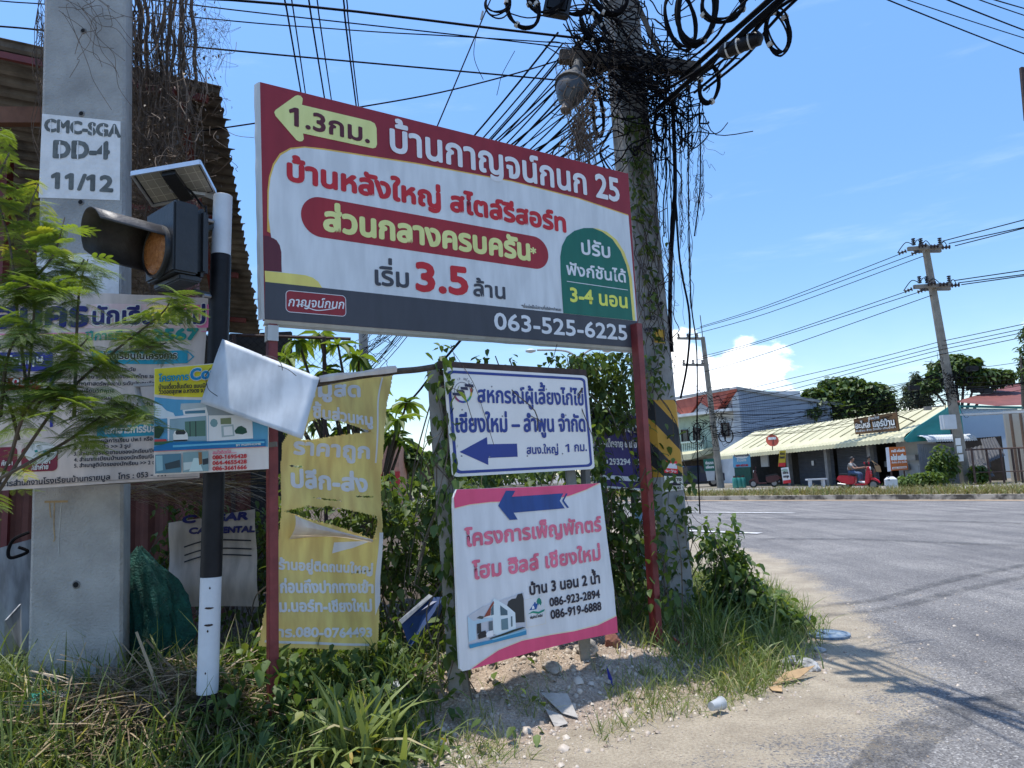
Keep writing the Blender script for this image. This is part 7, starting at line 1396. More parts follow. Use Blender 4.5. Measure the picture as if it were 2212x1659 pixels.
# the two storey house
HC = P(1597, 1045, 62); HF = Plane(HC, -eL); HE = Plane(HC, nB); ho = thing('corner_house', 'two storey house with red tiled roof, green balcony and pale blue sheet side wall', 'house', (HC[0], HC[1], .2))
def pxp(pl, pts, off=0.): return [pl.at(*pl.hit(*p), off) for p in pts]
bcor = mat('blue_sheet_wall', (.30, .36, .44), .5, .12, .5); tile = mat('red_tiles', (.42, .075, .045), .6, .25, 1.2, .5, 8, col2=(.50, .12, .07))
mb = MB(); n_ = 84; (ua, va), (ub, vb2) = HE.hit(1594, 841), HE.hit(1796, 877); vs = []
for i in range(n_ + 1):
    t = i / n_; u = ua + (ub - ua) * t; z = va + (vb2 - va) * t; o = .14 * (i % 2); vs += [HE.at(u, -.9, o), HE.at(u, z, o)]
mb.add(vs, [(2 * i, 2 * i + 2, 2 * i + 3, 2 * i + 1) for i in range(n_)]); mb.build('side_wall', bcor, ho)
mb = MB(); mb.slab(HE.at(ua - .3, va + .10, -.4), HE.at(ub + 1.2, vb2 + .02, -.4), 1.3, .25); mb.build('roof_edge', mat('grey_trim', (.30, .31, .31), .6, .1), ho)
Lf = HF.hit(1400, 900)[0]; zT = HF.hit(1590, 880)[1]
mb = MB(); mb.prism([HF.at(0, -1, 0), HF.at(0, va - .2, 0), HF.at(Lf, va - .6, 0), HF.at(Lf, -1, 0)], nB * 7); mb.build('wall', whw, ho)
mb = MB(); mb.prism(pxp(HF, ((1468, 898), (1545, 890), (1545, 985), (1468, 985)), .06), nB * .05); mb.build('green_wall', grnw, ho)
mb = MB(); mb.prism(pxp(HF, ((1430, 874), (1594, 842), (1594, 848), (1568, 885), (1556, 885), (1528, 866), (1509, 893), (1492, 896), (1464, 877), (1440, 884), (1430, 884)), .9), nB * .8 + np.array([0, 0, .1])); mb.build('roof', tile, ho)
for q in (((1465, 880), (1446, 897), (1489, 898)), ((1529, 869), (1510, 895), (1556, 888))): mb = MB(); mb.prism(pxp(HF, q, .75), nB * .4); mb.build('gable', MATS['grey_trim'] if 'grey_trim' in MATS else whw, ho)
mb = MB(); mb.slab(*pxp(HF, ((1440, 867), (1594, 840)), .9), .2, .25); mb.build('ridge_trim', MATS['grey_trim'], ho)
mb = MB(); mb.slab(*pxp(HF, ((1460, 901), (1600, 884)), .6), 1.0, .25); mb.build('cornice', whw, ho)
for q in (((1475, 929), (1488, 929), (1490, 957), (1477, 957)), ((1501, 925), (1513, 925), (1514, 950), (1502, 952)), ((1562, 915), (1576, 914), (1578, 941), (1565, 942))):
    mb = MB(); mb.prism(pxp(HF, q, .14), nB * .05); f_ = mb.build('window', mat('window_dark', (.012, .014, .016), .3, 0), ho); mb = MB(); w4 = pxp(HF, q, .17)
    for i in range(4): mb.slab(w4[i], w4[(i + 1) % 4], .10, .10)
    mb.build('frame', rust, f_)
mb = MB(); mb.slab(*pxp(HF, ((1472, 977), (1540, 972)), .9), .25, .2); mb.slab(*pxp(HF, ((1472, 958), (1540, 951)), .9), .25, .16)
for i in range(15): x = 1476 + i * 4.4; mb.slab(*pxp(HF, ((x, 977), (x, 956)), .9), .12, .12)
mb.build('balcony', mat('balcony_green', (.38, .47, .42), .7, .1), ho)
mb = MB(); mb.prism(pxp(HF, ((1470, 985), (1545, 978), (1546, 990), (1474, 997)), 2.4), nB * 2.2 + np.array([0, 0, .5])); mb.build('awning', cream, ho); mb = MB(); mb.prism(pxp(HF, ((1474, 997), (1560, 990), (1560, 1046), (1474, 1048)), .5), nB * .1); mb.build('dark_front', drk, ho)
# pickup, motorbike, gas cylinders, bench under the awning
pk_ = thing('pickup_truck', 'dark blue pickup truck parked in shade at the far left of the shops', 'pickup', P(1500, 1050, 54) * [1, 1, 0] + (0, 0, .2)); c = P(1497, 1045, 54); dkb = mat('dark_blue_car', (.02, .028, .06), .25, .1)
mb = MB(); mb.prism([(c[0] + x, c[1], .2 + z) for x, z in ((-2.3, .4), (-2.3, .95), (-1.2, 1.05), (-.6, 1.6), (.7, 1.6), (1.1, 1.02), (2.4, 1.0), (2.4, .4))], (0, 1.7, 0)); mb.build('body', dkb, pk_, bevel=.05)
mb = MB(); mb.prism([(c[0] + x, c[1] - .02, .2 + z) for x, z in ((-1.05, 1.07), (-.55, 1.5), (.62, 1.5), (.92, 1.07))], (0, .03, 0)); mb.build('window', mat('car_glass', (.03, .04, .05), .1, 0), pk_)
for x in (-1.45, 1.5): mb = MB(); mb.lathe([(.36, -.1), (.36, .1)], (c[0] + x, c[1], .56), 18, np.array([(1, 0, 0), (0, 0, 1), (0, -1, 0)]).T); w_ = mb.build('wheel', blk, pk_); mb = MB(); mb.lathe([(.2, .1), (.18, .12)], (c[0] + x, c[1], .56), 14, np.array([(1, 0, 0), (0, 0, 1), (0, -1, 0)]).T); mb.build('rim', cBolt, w_)
for i, lab in enumerate(('leftmost of the three green gas cylinders under the shop awning', 'middle of the three green gas cylinders under the shop awning', 'rightmost of the three green gas cylinders under the shop awning')):
    p = P(1589 + i * 9, 1056, 47.5); gcl = thing('gas_cylinder', lab, 'gas cylinder', (p[0], p[1], .2), 'green gas cylinders'); mb = MB(); mb.lathe([(.14, 0), (.17, .06), (.17, .55), (.14, .66), (.05, .70)], (p[0], p[1], .2), 16); mb.build('body', mat('cylinder_green', (.03, .22, .18), .4, .2, 3), gcl, smooth=True); mb = MB(); mb.lathe([(.10, .68), (.10, .80), (.095, .80)], (p[0], p[1], .2), 12); mb.build('collar', rust, gcl)
def two_wheeler(name, label, o, hd, body, scale=1.):
    """a small step-through scooter: o ground point between the wheels, hd heading angle"""
    X = np.array([math.cos(hd), math.sin(hd), 0]); Yv = np.array([-X[1], X[0], 0]); Zv = np.array([0, 0, 1.])
    q = lambda x, y, z: np.array(o) + (X * x + Yv * y + Zv * z) * scale
    t = thing(name, label, 'scooter', o); A = np.array([X, Zv, -Yv]).T
    for xw in (-.60, .66):
        mb = MB(); mb.lathe([(.14, -.05), (.23, -.05), (.255, -.02), (.255, .02), (.23, .05), (.14, .05)], q(xw, 0, .255), 24, A); wv_ = mb.build('wheel', mat('tyre', (.015, .015, .016), .8, .1), t); mb = MB(); mb.lathe([(.15, -.055), (.15, .055)], q(xw, 0, .255), 16, A); mb.build('rim', mat('rim_grey', (.25, .25, .26), .35, .1, metal=.6), wv_)
    def side(name, prof, w0, m, par=t, bev=.02):
        mb = MB(); mb.prism([q(x, -w0, z) for x, z in prof], Yv * 2 * w0 * scale); return mb.build(name, m, par, bevel=bev)
    side('rear_body', ((-.98, .62), (-.92, .46), (-.55, .30), (-.18, .30), (-.12, .44), (-.10, .66), (-.35, .72), (-.85, .76)), .15, body, bev=.04); side('footboard', ((-.16, .24), (-.16, .33), (.36, .33), (.42, .24)), .17, body)
    side('leg_shield', ((.30, .30), (.36, .62), (.44, .98), (.54, 1.0), (.60, .80), (.56, .46), (.46, .28)), .19, body, bev=.04); side('front_fender', ((.38, .50), (.52, .60), (.74, .58), (.92, .44), (.96, .32), (.86, .40), (.70, .48), (.52, .48)), .08, body, bev=.02)
    side('seat', ((-.90, .76), (-.34, .71), (-.10, .66), (-.08, .72), (-.30, .80), (-.86, .84)), .13, mat('seat_black', (.015, .015, .016), .6, .1), bev=.03); side('headset', ((.42, .98), (.40, 1.10), (.52, 1.12), (.60, 1.04), (.56, .96)), .12, body, bev=.03)
    mb = MB(); mb.lathe([(.085, 0), (.08, .03), (.02, .045)], q(.57, 0, 1.03), 14, np.array([Yv, Zv, X]).T); mb.build('headlight', mat('lamp_glass', (.6, .62, .62), .1, 0), t)
    mb = MB(); mb.tube([q(.44, -.34, 1.08), q(.48, -.12, 1.08), q(.48, .12, 1.08), q(.44, .34, 1.08)], .016, 6); mb.build('handlebar', blk, t)
    for y in (-.26, .26): mb = MB(); mb.tube([q(.47, y, 1.1), q(.44, y * 1.15, 1.26)], .008, 5); mb.box(q(.44, y * 1.2, 1.30), .03, .13, .09, np.array([X, Yv, Zv]).T); mb.build('mirror', body, t, bevel=.008)
    mb = MB(); mb.tube([q(-.58, -.14, .28), q(-.95, -.16, .34)], .05, 10); mb.build('exhaust', cBolt, t); mb = MB(); mb.box(q(-.98, 0, .56), .03, .18, .08, np.array([X, Yv, Zv]).T); mb.build('tail_lamp', mat('tail_red', (.4, .01, .01), .2, 0), t)
    return t, q
redp = mat('scooter_red', (.50, .008, .03), .25, .05)
SO = P(1857, 1057, 35.2); SO[2] = .2; SHD = math.radians(-44)
sct, sq_ = two_wheeler('scooter', 'bright red scooter ridden along the service road past the shop', SO, SHD, redp)
mo = P(1652, 1056, 46.5); mo[2] = .2; two_wheeler('scooter', 'dark maroon scooter parked in the shade of the shop', mo, math.radians(160), mat('maroon_paint', (.06, .01, .015), .3, .1))
def skinmesh(name, chains, m, parent, sub=2):
    """one continuous surface grown round a branching skeleton; chains share joints by name"""
    vs, es, rs, idx = [], [], [], {}
    for ch in chains:
        prev = None
        for nm, p, r in ch:
            if nm not in idx: idx[nm] = len(vs); vs.append(tuple(p)); rs.append(r)
            if prev is not None: es.append((idx[prev], idx[nm]))
            prev = nm
    me = bpy.data.meshes.new(name); me.from_pydata(vs, es, []); o = bpy.data.objects.new(name, me); SC.collection.objects.link(o); sm = o.modifiers.new('skin', 'SKIN')
    for i, r in enumerate(rs): me.skin_vertices[0].data[i].radius = (r, r); me.skin_vertices[0].data[i].use_root = i == 0
    ss = o.modifiers.new('sub', 'SUBSURF'); ss.levels = ss.render_levels = sub
    dg = bpy.context.evaluated_depsgraph_get(); dg.update(); m2_ = bpy.data.meshes.new_from_object(o.evaluated_get(dg)); bpy.data.objects.remove(o); m2_.name = name
    pts = np.array([tuple(v.co) for v in m2_.vertices]); m2_.materials.clear(); m2_.materials.append(m); o = _link(name, m2_, parent, None, pts); m2_.polygons.foreach_set('use_smooth', [True] * len(m2_.polygons)); return o
skn = mat('skin', (.26, .13, .08), .55, .08); hairm = mat('black_hair', (.012, .010, .009), .6, .1); jean = mat('blue_jeans', (.05, .09, .17), .8, .2, 9); tee = mat('grey_tee', (.26, .26, .25), .85, .35, 14); blkc = mat('black_clothes', (.012, .012, .013), .8, .1)
def hand(nm, w_, d, sd):      # chains for a palm with five unequal fingers closing downwards
    d = np.array(d) / np.linalg.norm(d); s_ = np.cross(d, (0, 0, 1)); s_ /= np.linalg.norm(s_); up = np.cross(s_, d); out = [[(nm, w_, .026), (nm + 'p', w_ + d * .055, .032)]]
    for i, (o_, l_) in enumerate(((-.030, .058), (-.010, .070), (.010, .066), (.028, .050))): a = w_ + d * .085 + s_ * o_; out.append([(nm + 'p', None, 0), (nm + 'f%d' % i, a, .010), (nm + 'g%d' % i, a + d * l_ * .55 - up * .02, .009), (nm + 'h%d' % i, a + d * l_ * .6 - up * .055, .008)])
    out.append([(nm + 'p', None, 0), (nm + 't', w_ + d * .05 + s_ * sd * .042, .012), (nm + 'u', w_ + d * .085 + s_ * sd * .058 - up * .02, .010)]); return out
def head(par, c, f, hair_m, long=False):
    f = np.array(f) / np.linalg.norm(f); s_ = np.cross(f, (0, 0, 1)); s_ /= np.linalg.norm(s_)
    for sg in (-1, 1):
        for nm, m, r, off in (('eye', lw, .012, .083),): mb = MB(); mb.lathe([(.001, -.006), (r, 0), (.001, .008)], c + f * off + s_ * .032 * sg + (0, 0, .01), 8, np.array([s_, (0, 0, 1), f]).T); e_ = mb.build('eye', m, par); mb = MB(); mb.lathe([(.006, .006), (.001, .009)], c + f * off + s_ * .032 * sg + (0, 0, .01), 6, np.array([s_, (0, 0, 1), f]).T); mb.build('pupil', lk, e_)
    mb = MB(); mb.box(c + f * .088 + (0, 0, -.055), .04, .008, .010, np.array([s_, f, (0, 0, 1)]).T); mb.build('mouth', mat('lips', (.2, .06, .05), .5, 0), par)
    bm = bmesh.new(); bmesh.ops.create_uvsphere(bm, u_segments=18, v_segments=12, radius=1); mb = MB()
    for v in bm.verts:
        p = np.array(v.co); low = -.15 if p[1] > .25 else (-1.6 if long else -.55); z = max(p[2], low); mb.v.append(tuple(c + s_ * p[0] * .092 + f * (p[1] * .105 - .012 + (-.012 if p[1] > .3 and p[2] < .45 else 0)) + np.array([0, 0, .022 + z * .118])))
    mb.f = [[v.index for v in q.verts] for q in bm.faces]; mb.m = [0] * len(mb.f); bm.free(); mb.build('hair', hair_m, par, smooth=True)
# rider
rd = thing('person', 'person with black hair in grey patterned T-shirt and jeans riding the red scooter', 'person', sq_(-.35, 0, .8)); H_ = lambda x, y, z: sq_(x, y, z)
hd_ = H_(-.20, 0, 1.50); ff = H_(1, -.25, 1.5) - H_(0, 0, 1.5)
ch = [[('pel', H_(-.36, 0, .88), .13), ('bel', H_(-.34, 0, 1.02), .125), ('che', H_(-.29, 0, 1.20), .14), ('nek', H_(-.25, 0, 1.36), .055), ('hd0', H_(-.215, 0, 1.45), .078), ('hd1', H_(-.205, 0, 1.53), .088), ('hd2', H_(-.215, 0, 1.59), .07)], [('hd1', 0, 0), ('nos', hd_ + ff * .10, .018)]]
for sg, n in ((1, 'l'), (-1, 'r')):
    wr = H_(.40, .27 * sg, 1.10); dr = H_(.48, .27 * sg, 1.09) - wr
    ch += [[('che', 0, 0), (n + 'sh', H_(-.27, .19 * sg, 1.26), .062), (n + 'el', H_(-.06, .27 * sg, 1.05), .042), (n + 'w', wr, .03)], [('pel', 0, 0), (n + 'hip', H_(-.30, .10 * sg, .86), .092), (n + 'kn', H_(.10, .15 * sg, .80), .066), (n + 'an', H_(.10, .13 * sg, .43), .042), (n + 'to', H_(.28, .13 * sg, .37), .038)]] + hand(n + 'w', wr, dr, -sg)
bd = skinmesh('body', ch, skn, rd); head(bd, hd_, ff, hairm)
g = lambda nm: next(p for c in ch for q, p, r in c if q == nm and r)
skinmesh('shirt', [[('a', H_(-.36, 0, .93), .150), ('b', H_(-.335, 0, 1.05), .142), ('c', H_(-.29, 0, 1.20), .155), ('d', H_(-.265, 0, 1.31), .085)]] + [[('c', 0, 0), (n + 's', g(n + 'sh'), .080), (n + 'e', g(n + 'sh') + (g(n + 'el') - g(n + 'sh')) * .62, .066)] for n in 'lr'], tee, rd)
skinmesh('jeans', [[('p', H_(-.36, 0, .90), .138)]] + [[('p', 0, 0), (n + 'h', g(n + 'hip'), .104), (n + 'k', g(n + 'kn'), .080), (n + 'a', g(n + 'an') + (0, 0, .05), .058)] for n in 'lr'], jean, rd)
for n in 'lr': mb = MB(); a, b = g(n + 'an'), g(n + 'to'); mb.tube([a - (b - a) * .35 - (0, 0, .02), a + (0, 0, -.01), b, b + (b - a) * .25], [.03, .048, .045, .028], 8); mb.build('shoe', lw, rd, smooth=True)
# woman standing in the shade with a tan bag
wo = P(1882, 1048, 39.6); wo[2] = .2; wp = thing('person', 'person in long dark clothes standing in shade at the shop with a tan bag', 'person', wo); W = lambda x, y, z: wo + np.array([x, y, z]); ff2 = np.array([.6, -.8, 0])
ch = [[('pel', W(0, 0, .92), .125), ('bel', W(0, 0, 1.08), .105), ('che', W(0, 0, 1.25), .12), ('nek', W(0, 0, 1.40), .05), ('hd0', W(.01, -.01, 1.48), .075), ('hd1', W(.015, -.02, 1.55), .085), ('hd2', W(0, 0, 1.62), .07)]]
for sg, n in ((1, 'l'), (-1, 'r')):
    wr = W(.24 * sg, -.08, .88); ch += [[('che', 0, 0), (n + 'sh', W(.17 * sg, 0, 1.31), .055), (n + 'el', W(.23 * sg, .02, 1.08), .04), (n + 'w', wr, .028)], [('pel', 0, 0), (n + 'hip', W(.09 * sg, 0, .86), .085), (n + 'kn', W(.09 * sg, -.01, .47), .06), (n + 'an', W(.09 * sg, 0, .09), .04), (n + 'to', W(.10 * sg, -.14, .04), .035)]] + hand(n + 'w', wr, (0, -.1, -1), sg)
bd = skinmesh('body', ch, skn, wp); head(bd, W(.015, -.02, 1.53), ff2, hairm, True); g = lambda nm: next(p for c in ch for q, p, r in c if q == nm and r)
skinmesh('dress', [[('a', W(0, 0, .30), .21), ('b', W(0, 0, .62), .18), ('c', W(0, 0, .92), .145), ('d', W(0, 0, 1.25), .135), ('e', W(0, 0, 1.35), .07)]] + [[('d', 0, 0), (n + 's', g(n + 'sh'), .07), (n + 'e', g(n + 'el'), .052), (n + 'x', g(n + 'w') + (0, 0, .06), .042)] for n in 'lr'], blkc, wp)
bg = thing('shoulder_bag', 'tan shoulder bag hanging beside the person in dark clothes', 'bag', W(.36, -.16, .8)); mb = MB(); mb.prism([W(.22, -.18, 1.12), W(.50, -.18, 1.10), W(.56, -.18, .76), W(.30, -.18, .78)], (0, .09, 0)); mb.build('body', mat('tan_canvas', (.42, .28, .15), .85, .1), bg, bevel=.02); mb = MB(); mb.tube(catmull([W(.25, -.14, 1.1), W(.2, -.1, 1.3), W(.18, .02, 1.39), W(.3, -.1, 1.25), W(.46, -.14, 1.1)], 5), .01, 6); mb.build('strap', MATS['tan_canvas'], bg)
# milestone, bench
ms = P(1925, 1045, 34.2); ms[2] = .19; mst = thing('milestone', 'white concrete kilometre stone with a peaked top on the verge', 'milestone', ms); mb = MB(); r = np.array([(.94, -.34, 0), (.34, .94, 0), (0, 0, 1)]).T
vs = [ms + r @ np.array([x, y, z]) for x, y, z in ((-.27, -.16, 0), (.27, -.16, 0), (.27, .16, 0), (-.27, .16, 0), (-.26, -.15, .5), (.26, -.15, .5), (.26, .15, .5), (-.26, .15, .5), (-.13, -.05, .62), (.13, -.05, .62), (.13, .05, .62), (-.13, .05, .62))]
mb.add(vs, [(0, 1, 5, 4), (1, 2, 6, 5), (2, 3, 7, 6), (3, 0, 4, 7), (4, 5, 9, 8), (5, 6, 10, 9), (6, 7, 11, 10), (7, 4, 8, 11), (8, 9, 10, 11)]); mbo = mb.build('block', mat('stone_white', (.62, .63, .63), .8, .1, 3), mst, bevel=.01)
MSP = Plane(ms + r @ np.array([0, -.165, 0]), r[:, 0]); text(mbo, MSP, '18', (1917.5, 1029), (1921, 1028.8), 3, lk, .05, .02); ribbon(mbo, MSP, [(1915, 1026), (1919, 1032), (1923.5, 1026)], .025, lk, .02, 'emblem'); text(mbo, MSP, '108', (1917, 1038), (1922, 1037.8), 3, lk, .05, .02)
be = P(1764, 1043, 42.5); be[2] = .2; bt = thing('bench', 'small white concrete bench in front of the dark shutters', 'bench', be); mb = MB(); mb.box(be + (0, 0, .46), 1.15, .38, .09); mb.build('seat', whw, bt, bevel=.01)
for x in (-.38, .38): mb = MB(); mb.box(be + (x, 0, .21), .12, .3, .42); mb.build('leg', whw, bt, bevel=.01)
# ------------------------------------------------------------------ poles and lines on the far side
def insul(mb, p, n=3, d=(0, 0, 1), r=.09, st=.13):
    d = np.array(d, float); d /= np.linalg.norm(d); x = np.cross(d, (0, 1, .2)); x /= np.linalg.norm(x); A = np.array([x, np.cross(d, x), d]).T
    pr = []
    for i in range(n): pr += [(r * .4, i * st), (r, i * st + .02), (r, i * st + .06), (r * .4, i * st + .08)]
    mb.lathe(pr, p, 8, A)
fwood = mat('old_concrete_pole', (.22, .20, .165), .9, .3, 1.2, .3, col2=(.33, .30, .25)); armc = mat('concrete_arm', (.24, .215, .18), .9, .2, 2); ins = mat('insulator_brown', (.03, .02, .018), .3, .1)
pr_ = thing('power_pole', 'tall leaning concrete power pole with two insulator crossarms right of the shops', 'power pole', P(2086, 1033, 36.5) * [1, 1, 0] + (0, 0, .2)); b0 = P(2087, 1037, 36.5); b0[2] = .1; t0_ = P(1999, 535, 36.5)
mb = MB(); mb.tube([b0, t0_ + (t0_ - b0) * .01], [.27, .17], 8); mb.build('shaft', fwood, pr_)
def plane36(x, y, Y=36.5): return P(x, y, Y)
for (xa, ya, xb, yb_) in ((1961, 538, 2036, 533), (1974, 620, 2056, 615)):
    mb = MB(); mb.slab(plane36(xa, ya, 36.2), plane36(xb, yb_, 36.2), .16, .2); mb.slab(plane36(xa + 14, ya + 4, 36.8), plane36(xb - 4, yb_ + 8, 36.8), .16, .2); mb.build('crossarm', armc, pr_)
    for x, y in ((xa + 13, ya - 8), (xa + 29, ya - 8), (xb - 5, yb_ - 4)): mb = MB(); insul(mb, plane36(x, y, 36.2), 4, (0, 0, 1), .10, .10); mb.build('pin_insulator', ins, pr_)
    for i, x in enumerate((xb - 52, xb - 26, xb - 1)): mb = MB(); insul(mb, plane36(x, yb_ - 2 + i * 2, 36.0), 3, plane36(x + 20, yb_ - 4 + i * 2, 35.9) - plane36(x, yb_ - 2 + i * 2, 36.0), .11, .15); mb.build('strain_insulator', ins, pr_)
    for i, (x, y) in enumerate(((xa - 3, ya + 4), (xa + 25, ya + 5))): mb = MB(); insul(mb, plane36(x, y, 36.2), 3, plane36(x - 20, y + 7, 36.4) - plane36(x, y, 36.2), .11, .15); mb.build('strain_insulator', ins, pr_)
    for x0, x1, h in ((xa - 22, xa + 13, 8), (xa + 13, xa + 29, 14), (xa + 29, xb - 26, 12), (xb - 5, xb + 12, 10)): mb = MB(); mb.tube(catmull([plane36(x0, ya + (8 if x0 < xa else -8), 36.2), plane36((x0 + x1) / 2, ya - h - 6, 36.2), plane36(x1, ya - (8 if x1 < xb - 20 else 2), 36.2)], 6), .022, 4); mb.build('jumper', cabm, pr_)
mb = MB(); bx = P(2048, 912, 35.9); mb.box(bx, .62, .4, .72); mb.build('meter_box', whw, pr_, bevel=.02); mb = MB(); mb.slab(P(2038, 877, 35.6), P(2010, 879, 35.0), .08, .06); mb.box(P(2004, 882, 34.9), .3, .2, .18); mb.build('flood_lamp', armc, pr_)
mb = MB()
for y in (955, 972, 990): mb.prism([P(2064 + (y - 955) * .17, y - 8, 36.2), P(2065 + (y - 955) * .17, y + 7, 36.2), P(2076 + (y - 955) * .17, y + 6, 36.2), P(2075 + (y - 955) * .17, y - 9, 36.2)], (0, .02, 0))
mb.build('bills', lw, pr_)
ps = thing('slim_pole', 'grey concrete pole loaded with cable coils in front of the red roofed house', 'power pole', P(1557, 1060, 50) * [1, 1, 0] + (0, 0, .2)); b1_, t1_ = P(1558, 1063, 50), P(1518, 728, 50); b1_[2] = .1
mb = MB(); mb.tube([b1_, t1_], [.26, .15], 8); mb.build('shaft', fwood, ps); mb = MB(); mb.tube([t1_, P(1512.5, 681, 50)], .03, 5); mb.build('rod', rust, ps)
for ya in (731, 788): 
    mb = MB(); mb.slab(P(1463 + (ya - 731) * .2, ya, 50), P(1522 + (ya - 731) * .15, ya + .5, 50), .14, .16); mb.build('crossarm', armc, ps)
    for i in range(3): mb = MB(); insul(mb, P(1466 + i * 20 + (ya - 731) * .2, ya - 2, 50), 3, (0, 0, 1), .1, .1); mb.build('pin_insulator', ins, ps)
wires = [((1941, 550), (1659, 659), (1512, 706)), ((1970, 551), (1659, 664), (1500, 712)), ((1995, 553), (1659, 676), (1490, 724)), ((1960, 629), (1659, 731), (1516, 770)), ((1985, 631), (1659, 735), (1505, 778)), ((2012, 638), (1659, 762), (1522, 803))]
nm6 = ('highest of the upper three wires left of the tall pole', 'middle of the upper three wires left of the tall pole', 'lowest of the upper three wires left of the tall pole', 'highest of the second three wires left of the tall pole', 'middle of the second three wires left of the tall pole', 'lowest of the second three wires left of the tall pole')
for (a, b, c), lab in zip(wires, nm6): cable(lab, catmull([P(*a, 36.4), P(*b, 43), P(*c, 50)], 6), .020, None, 'power_line', 'power line')
for i, (a, b) in enumerate((((2036, 521), (2212, 475)), ((2050, 526), (2212, 491)), ((2063, 531), (2212, 493)), ((2062, 606), (2212, 584)), ((2070, 611), (2212, 593)), ((2077, 615), (2212, 596)))):
    e = (b[0] + (b[0] - a[0]) * .4, b[1] + (b[1] - a[1]) * .4); cable(('top', 'second', 'third', 'fourth', 'fifth', 'bottom')[i] + ' of the six heavy wires leaving the tall pole to the right', catmull([P(*a, 36.2), P(*b, 32), P(*e, 29)], 5), .026, None, 'power_line', 'power line')
for i, y in enumerate((734, 744, 752, 762)):
    n4 = ('top', 'second', 'third', 'bottom')[i]; cable(n4 + ' of the four low wires right of the tall pole', catmull([P(2040, y + 2, 36.3), P(2212, y - 34, 32), P(2290, y - 52, 30)], 5), .018, None, 'power_line', 'power line')
    cable(n4 + ' of the four low wires left of the tall pole', catmull([P(2038, y + 2, 36.3), P(1860, y + 48, 40), P(1689, y + 88 + i * 3, 44), P(1530, 862 + i * 6, 49.5)], 5), .018, None, 'power_line', 'power line')
tg = MB()
for i in range(22):
    y = 805 + jr(-18, 60); tg.tube(sagged(P(2050, y, 36.3), P(1540 + jr(-10, 10), 905 + jr(-25, 45), 49.8), jr(.1, 1.3), 10), .014, 3, False)
for i in range(10): y = 800 + jr(-10, 50); tg.tube(sagged(P(2056, y, 36.3), P(2260, y - jr(15, 30), 31), jr(.05, .4), 6), .014, 3, False)
for i in range(60):
    p = P(1536 + RNG.normal(0, 22), 915 + RNG.normal(0, 30), 49.6); tg.tube(rndpath(p, p + RNG.normal(0, .6, 3), 4, .25), .016, 3, False)
for i in range(60):
    p = P(2056 + RNG.normal(0, 16), 825 + RNG.normal(0, 24), 36.2); tg.tube(rndpath(p, p + RNG.normal(0, .4, 3), 4, .16), .012, 3, False)
tag(tg.build('cable_tangle', cabm), 'web of sagging telephone wires between the tall pole and the slim pole', 'wires', kind='stuff')
for x, y, Y, w_, h_, lab in ((1497, 945, 49.4, 20, 26, 'lowest left cable coil on the slim pole'), (1506, 925, 49.4, 16, 22, 'upper left cable coil on the slim pole'), (1560, 944, 49.4, 16, 22, 'inner right cable coil on the slim pole'), (1574, 942, 49.4, 20, 30, 'outer right cable coil on the slim pole'), (1977, 829 + 22, 36, 18, 22, 'left coil in the cables at the tall pole'), (2095, 797 + 25, 36, 14, 18, 'right coil in the cables at the tall pole'), (2017, 857, 36, 18, 20, 'lower coil in the cables at the tall pole')): coil(x, y, Y, w_, h_, 3, .022, jr(-.3, .3), lab, 0, 0)
for x, y, lab in ((1974, 838, 'left of the black splice boxes near the tall pole'), (2112, 843, 'middle of the black splice boxes near the tall pole'), (2130, 845, 'right of the black splice boxes near the tall pole'), (2100, 796, 'top black splice box near the tall pole')): mb = MB(); mb.box(P(x, y, 35.8), .5, .3, .24); tag(mb.build('splice_box', blk, bevel=.03), lab, 'splice box')
# ------------------------------------------------------------------ right hand yard: walls, fence, roof
yw_ = thing('beige_wall', 'beige site wall with brown posts at the right edge', 'wall', P(2190, 1030, 38) * [1, 1, 0] + (0, 0, .2)); mb = MB(); a, b = P(2170, 900, 38.5), P(2330, 900, 35.5); mb.prism([(a[0], a[1], .2), (b[0], b[1], .2), (b[0], b[1], 3.9), (a[0], a[1], 3.9)], (0, .12, 0)); mb.build('panel', mat('beige_panel', (.46, .44, .38), .8, .1, .5), yw_)
for x in (2180, 2202): a = P(x, 900, 37.9); mb = MB(); mb.slab((a[0], a[1] - .1, .2), (a[0], a[1] - .1, 3.8), .1, .1); mb.build('post', mat('brown_post', (.2, .13, .09), .8, .2), yw_)
mb = MB(); mb.slab(P(2088, 896, 38.6), P(2330, 884, 34), 1.2, .1); mb.build('canopy', whw, yw_)
sw_ = thing('white_side_building', 'pale blue white building wall behind the meter pole', 'building', P(2120, 1030, 44) * [1, 1, 0] + (0, 0, .2)); mb = MB(); a, b = P(2062, 900, 45), P(2200, 900, 42); mb.prism([(a[0], a[1], .2), (b[0], b[1], .2), (b[0], b[1], 4.2), (a[0], a[1], 4.6)], (0, 5, 0)); mb.build('wall', mat('pale_blue_wall', (.46, .54, .60), .8, .06, .6), sw_); mb = MB(); mb.slab((a[0], a[1] - .1, 4.72), (b[0] + .2, b[1] - .1, 4.25), .4, .14); mb.build('roof_trim', mat('dark_teal', (.02, .13, .12), .6, .1), sw_)
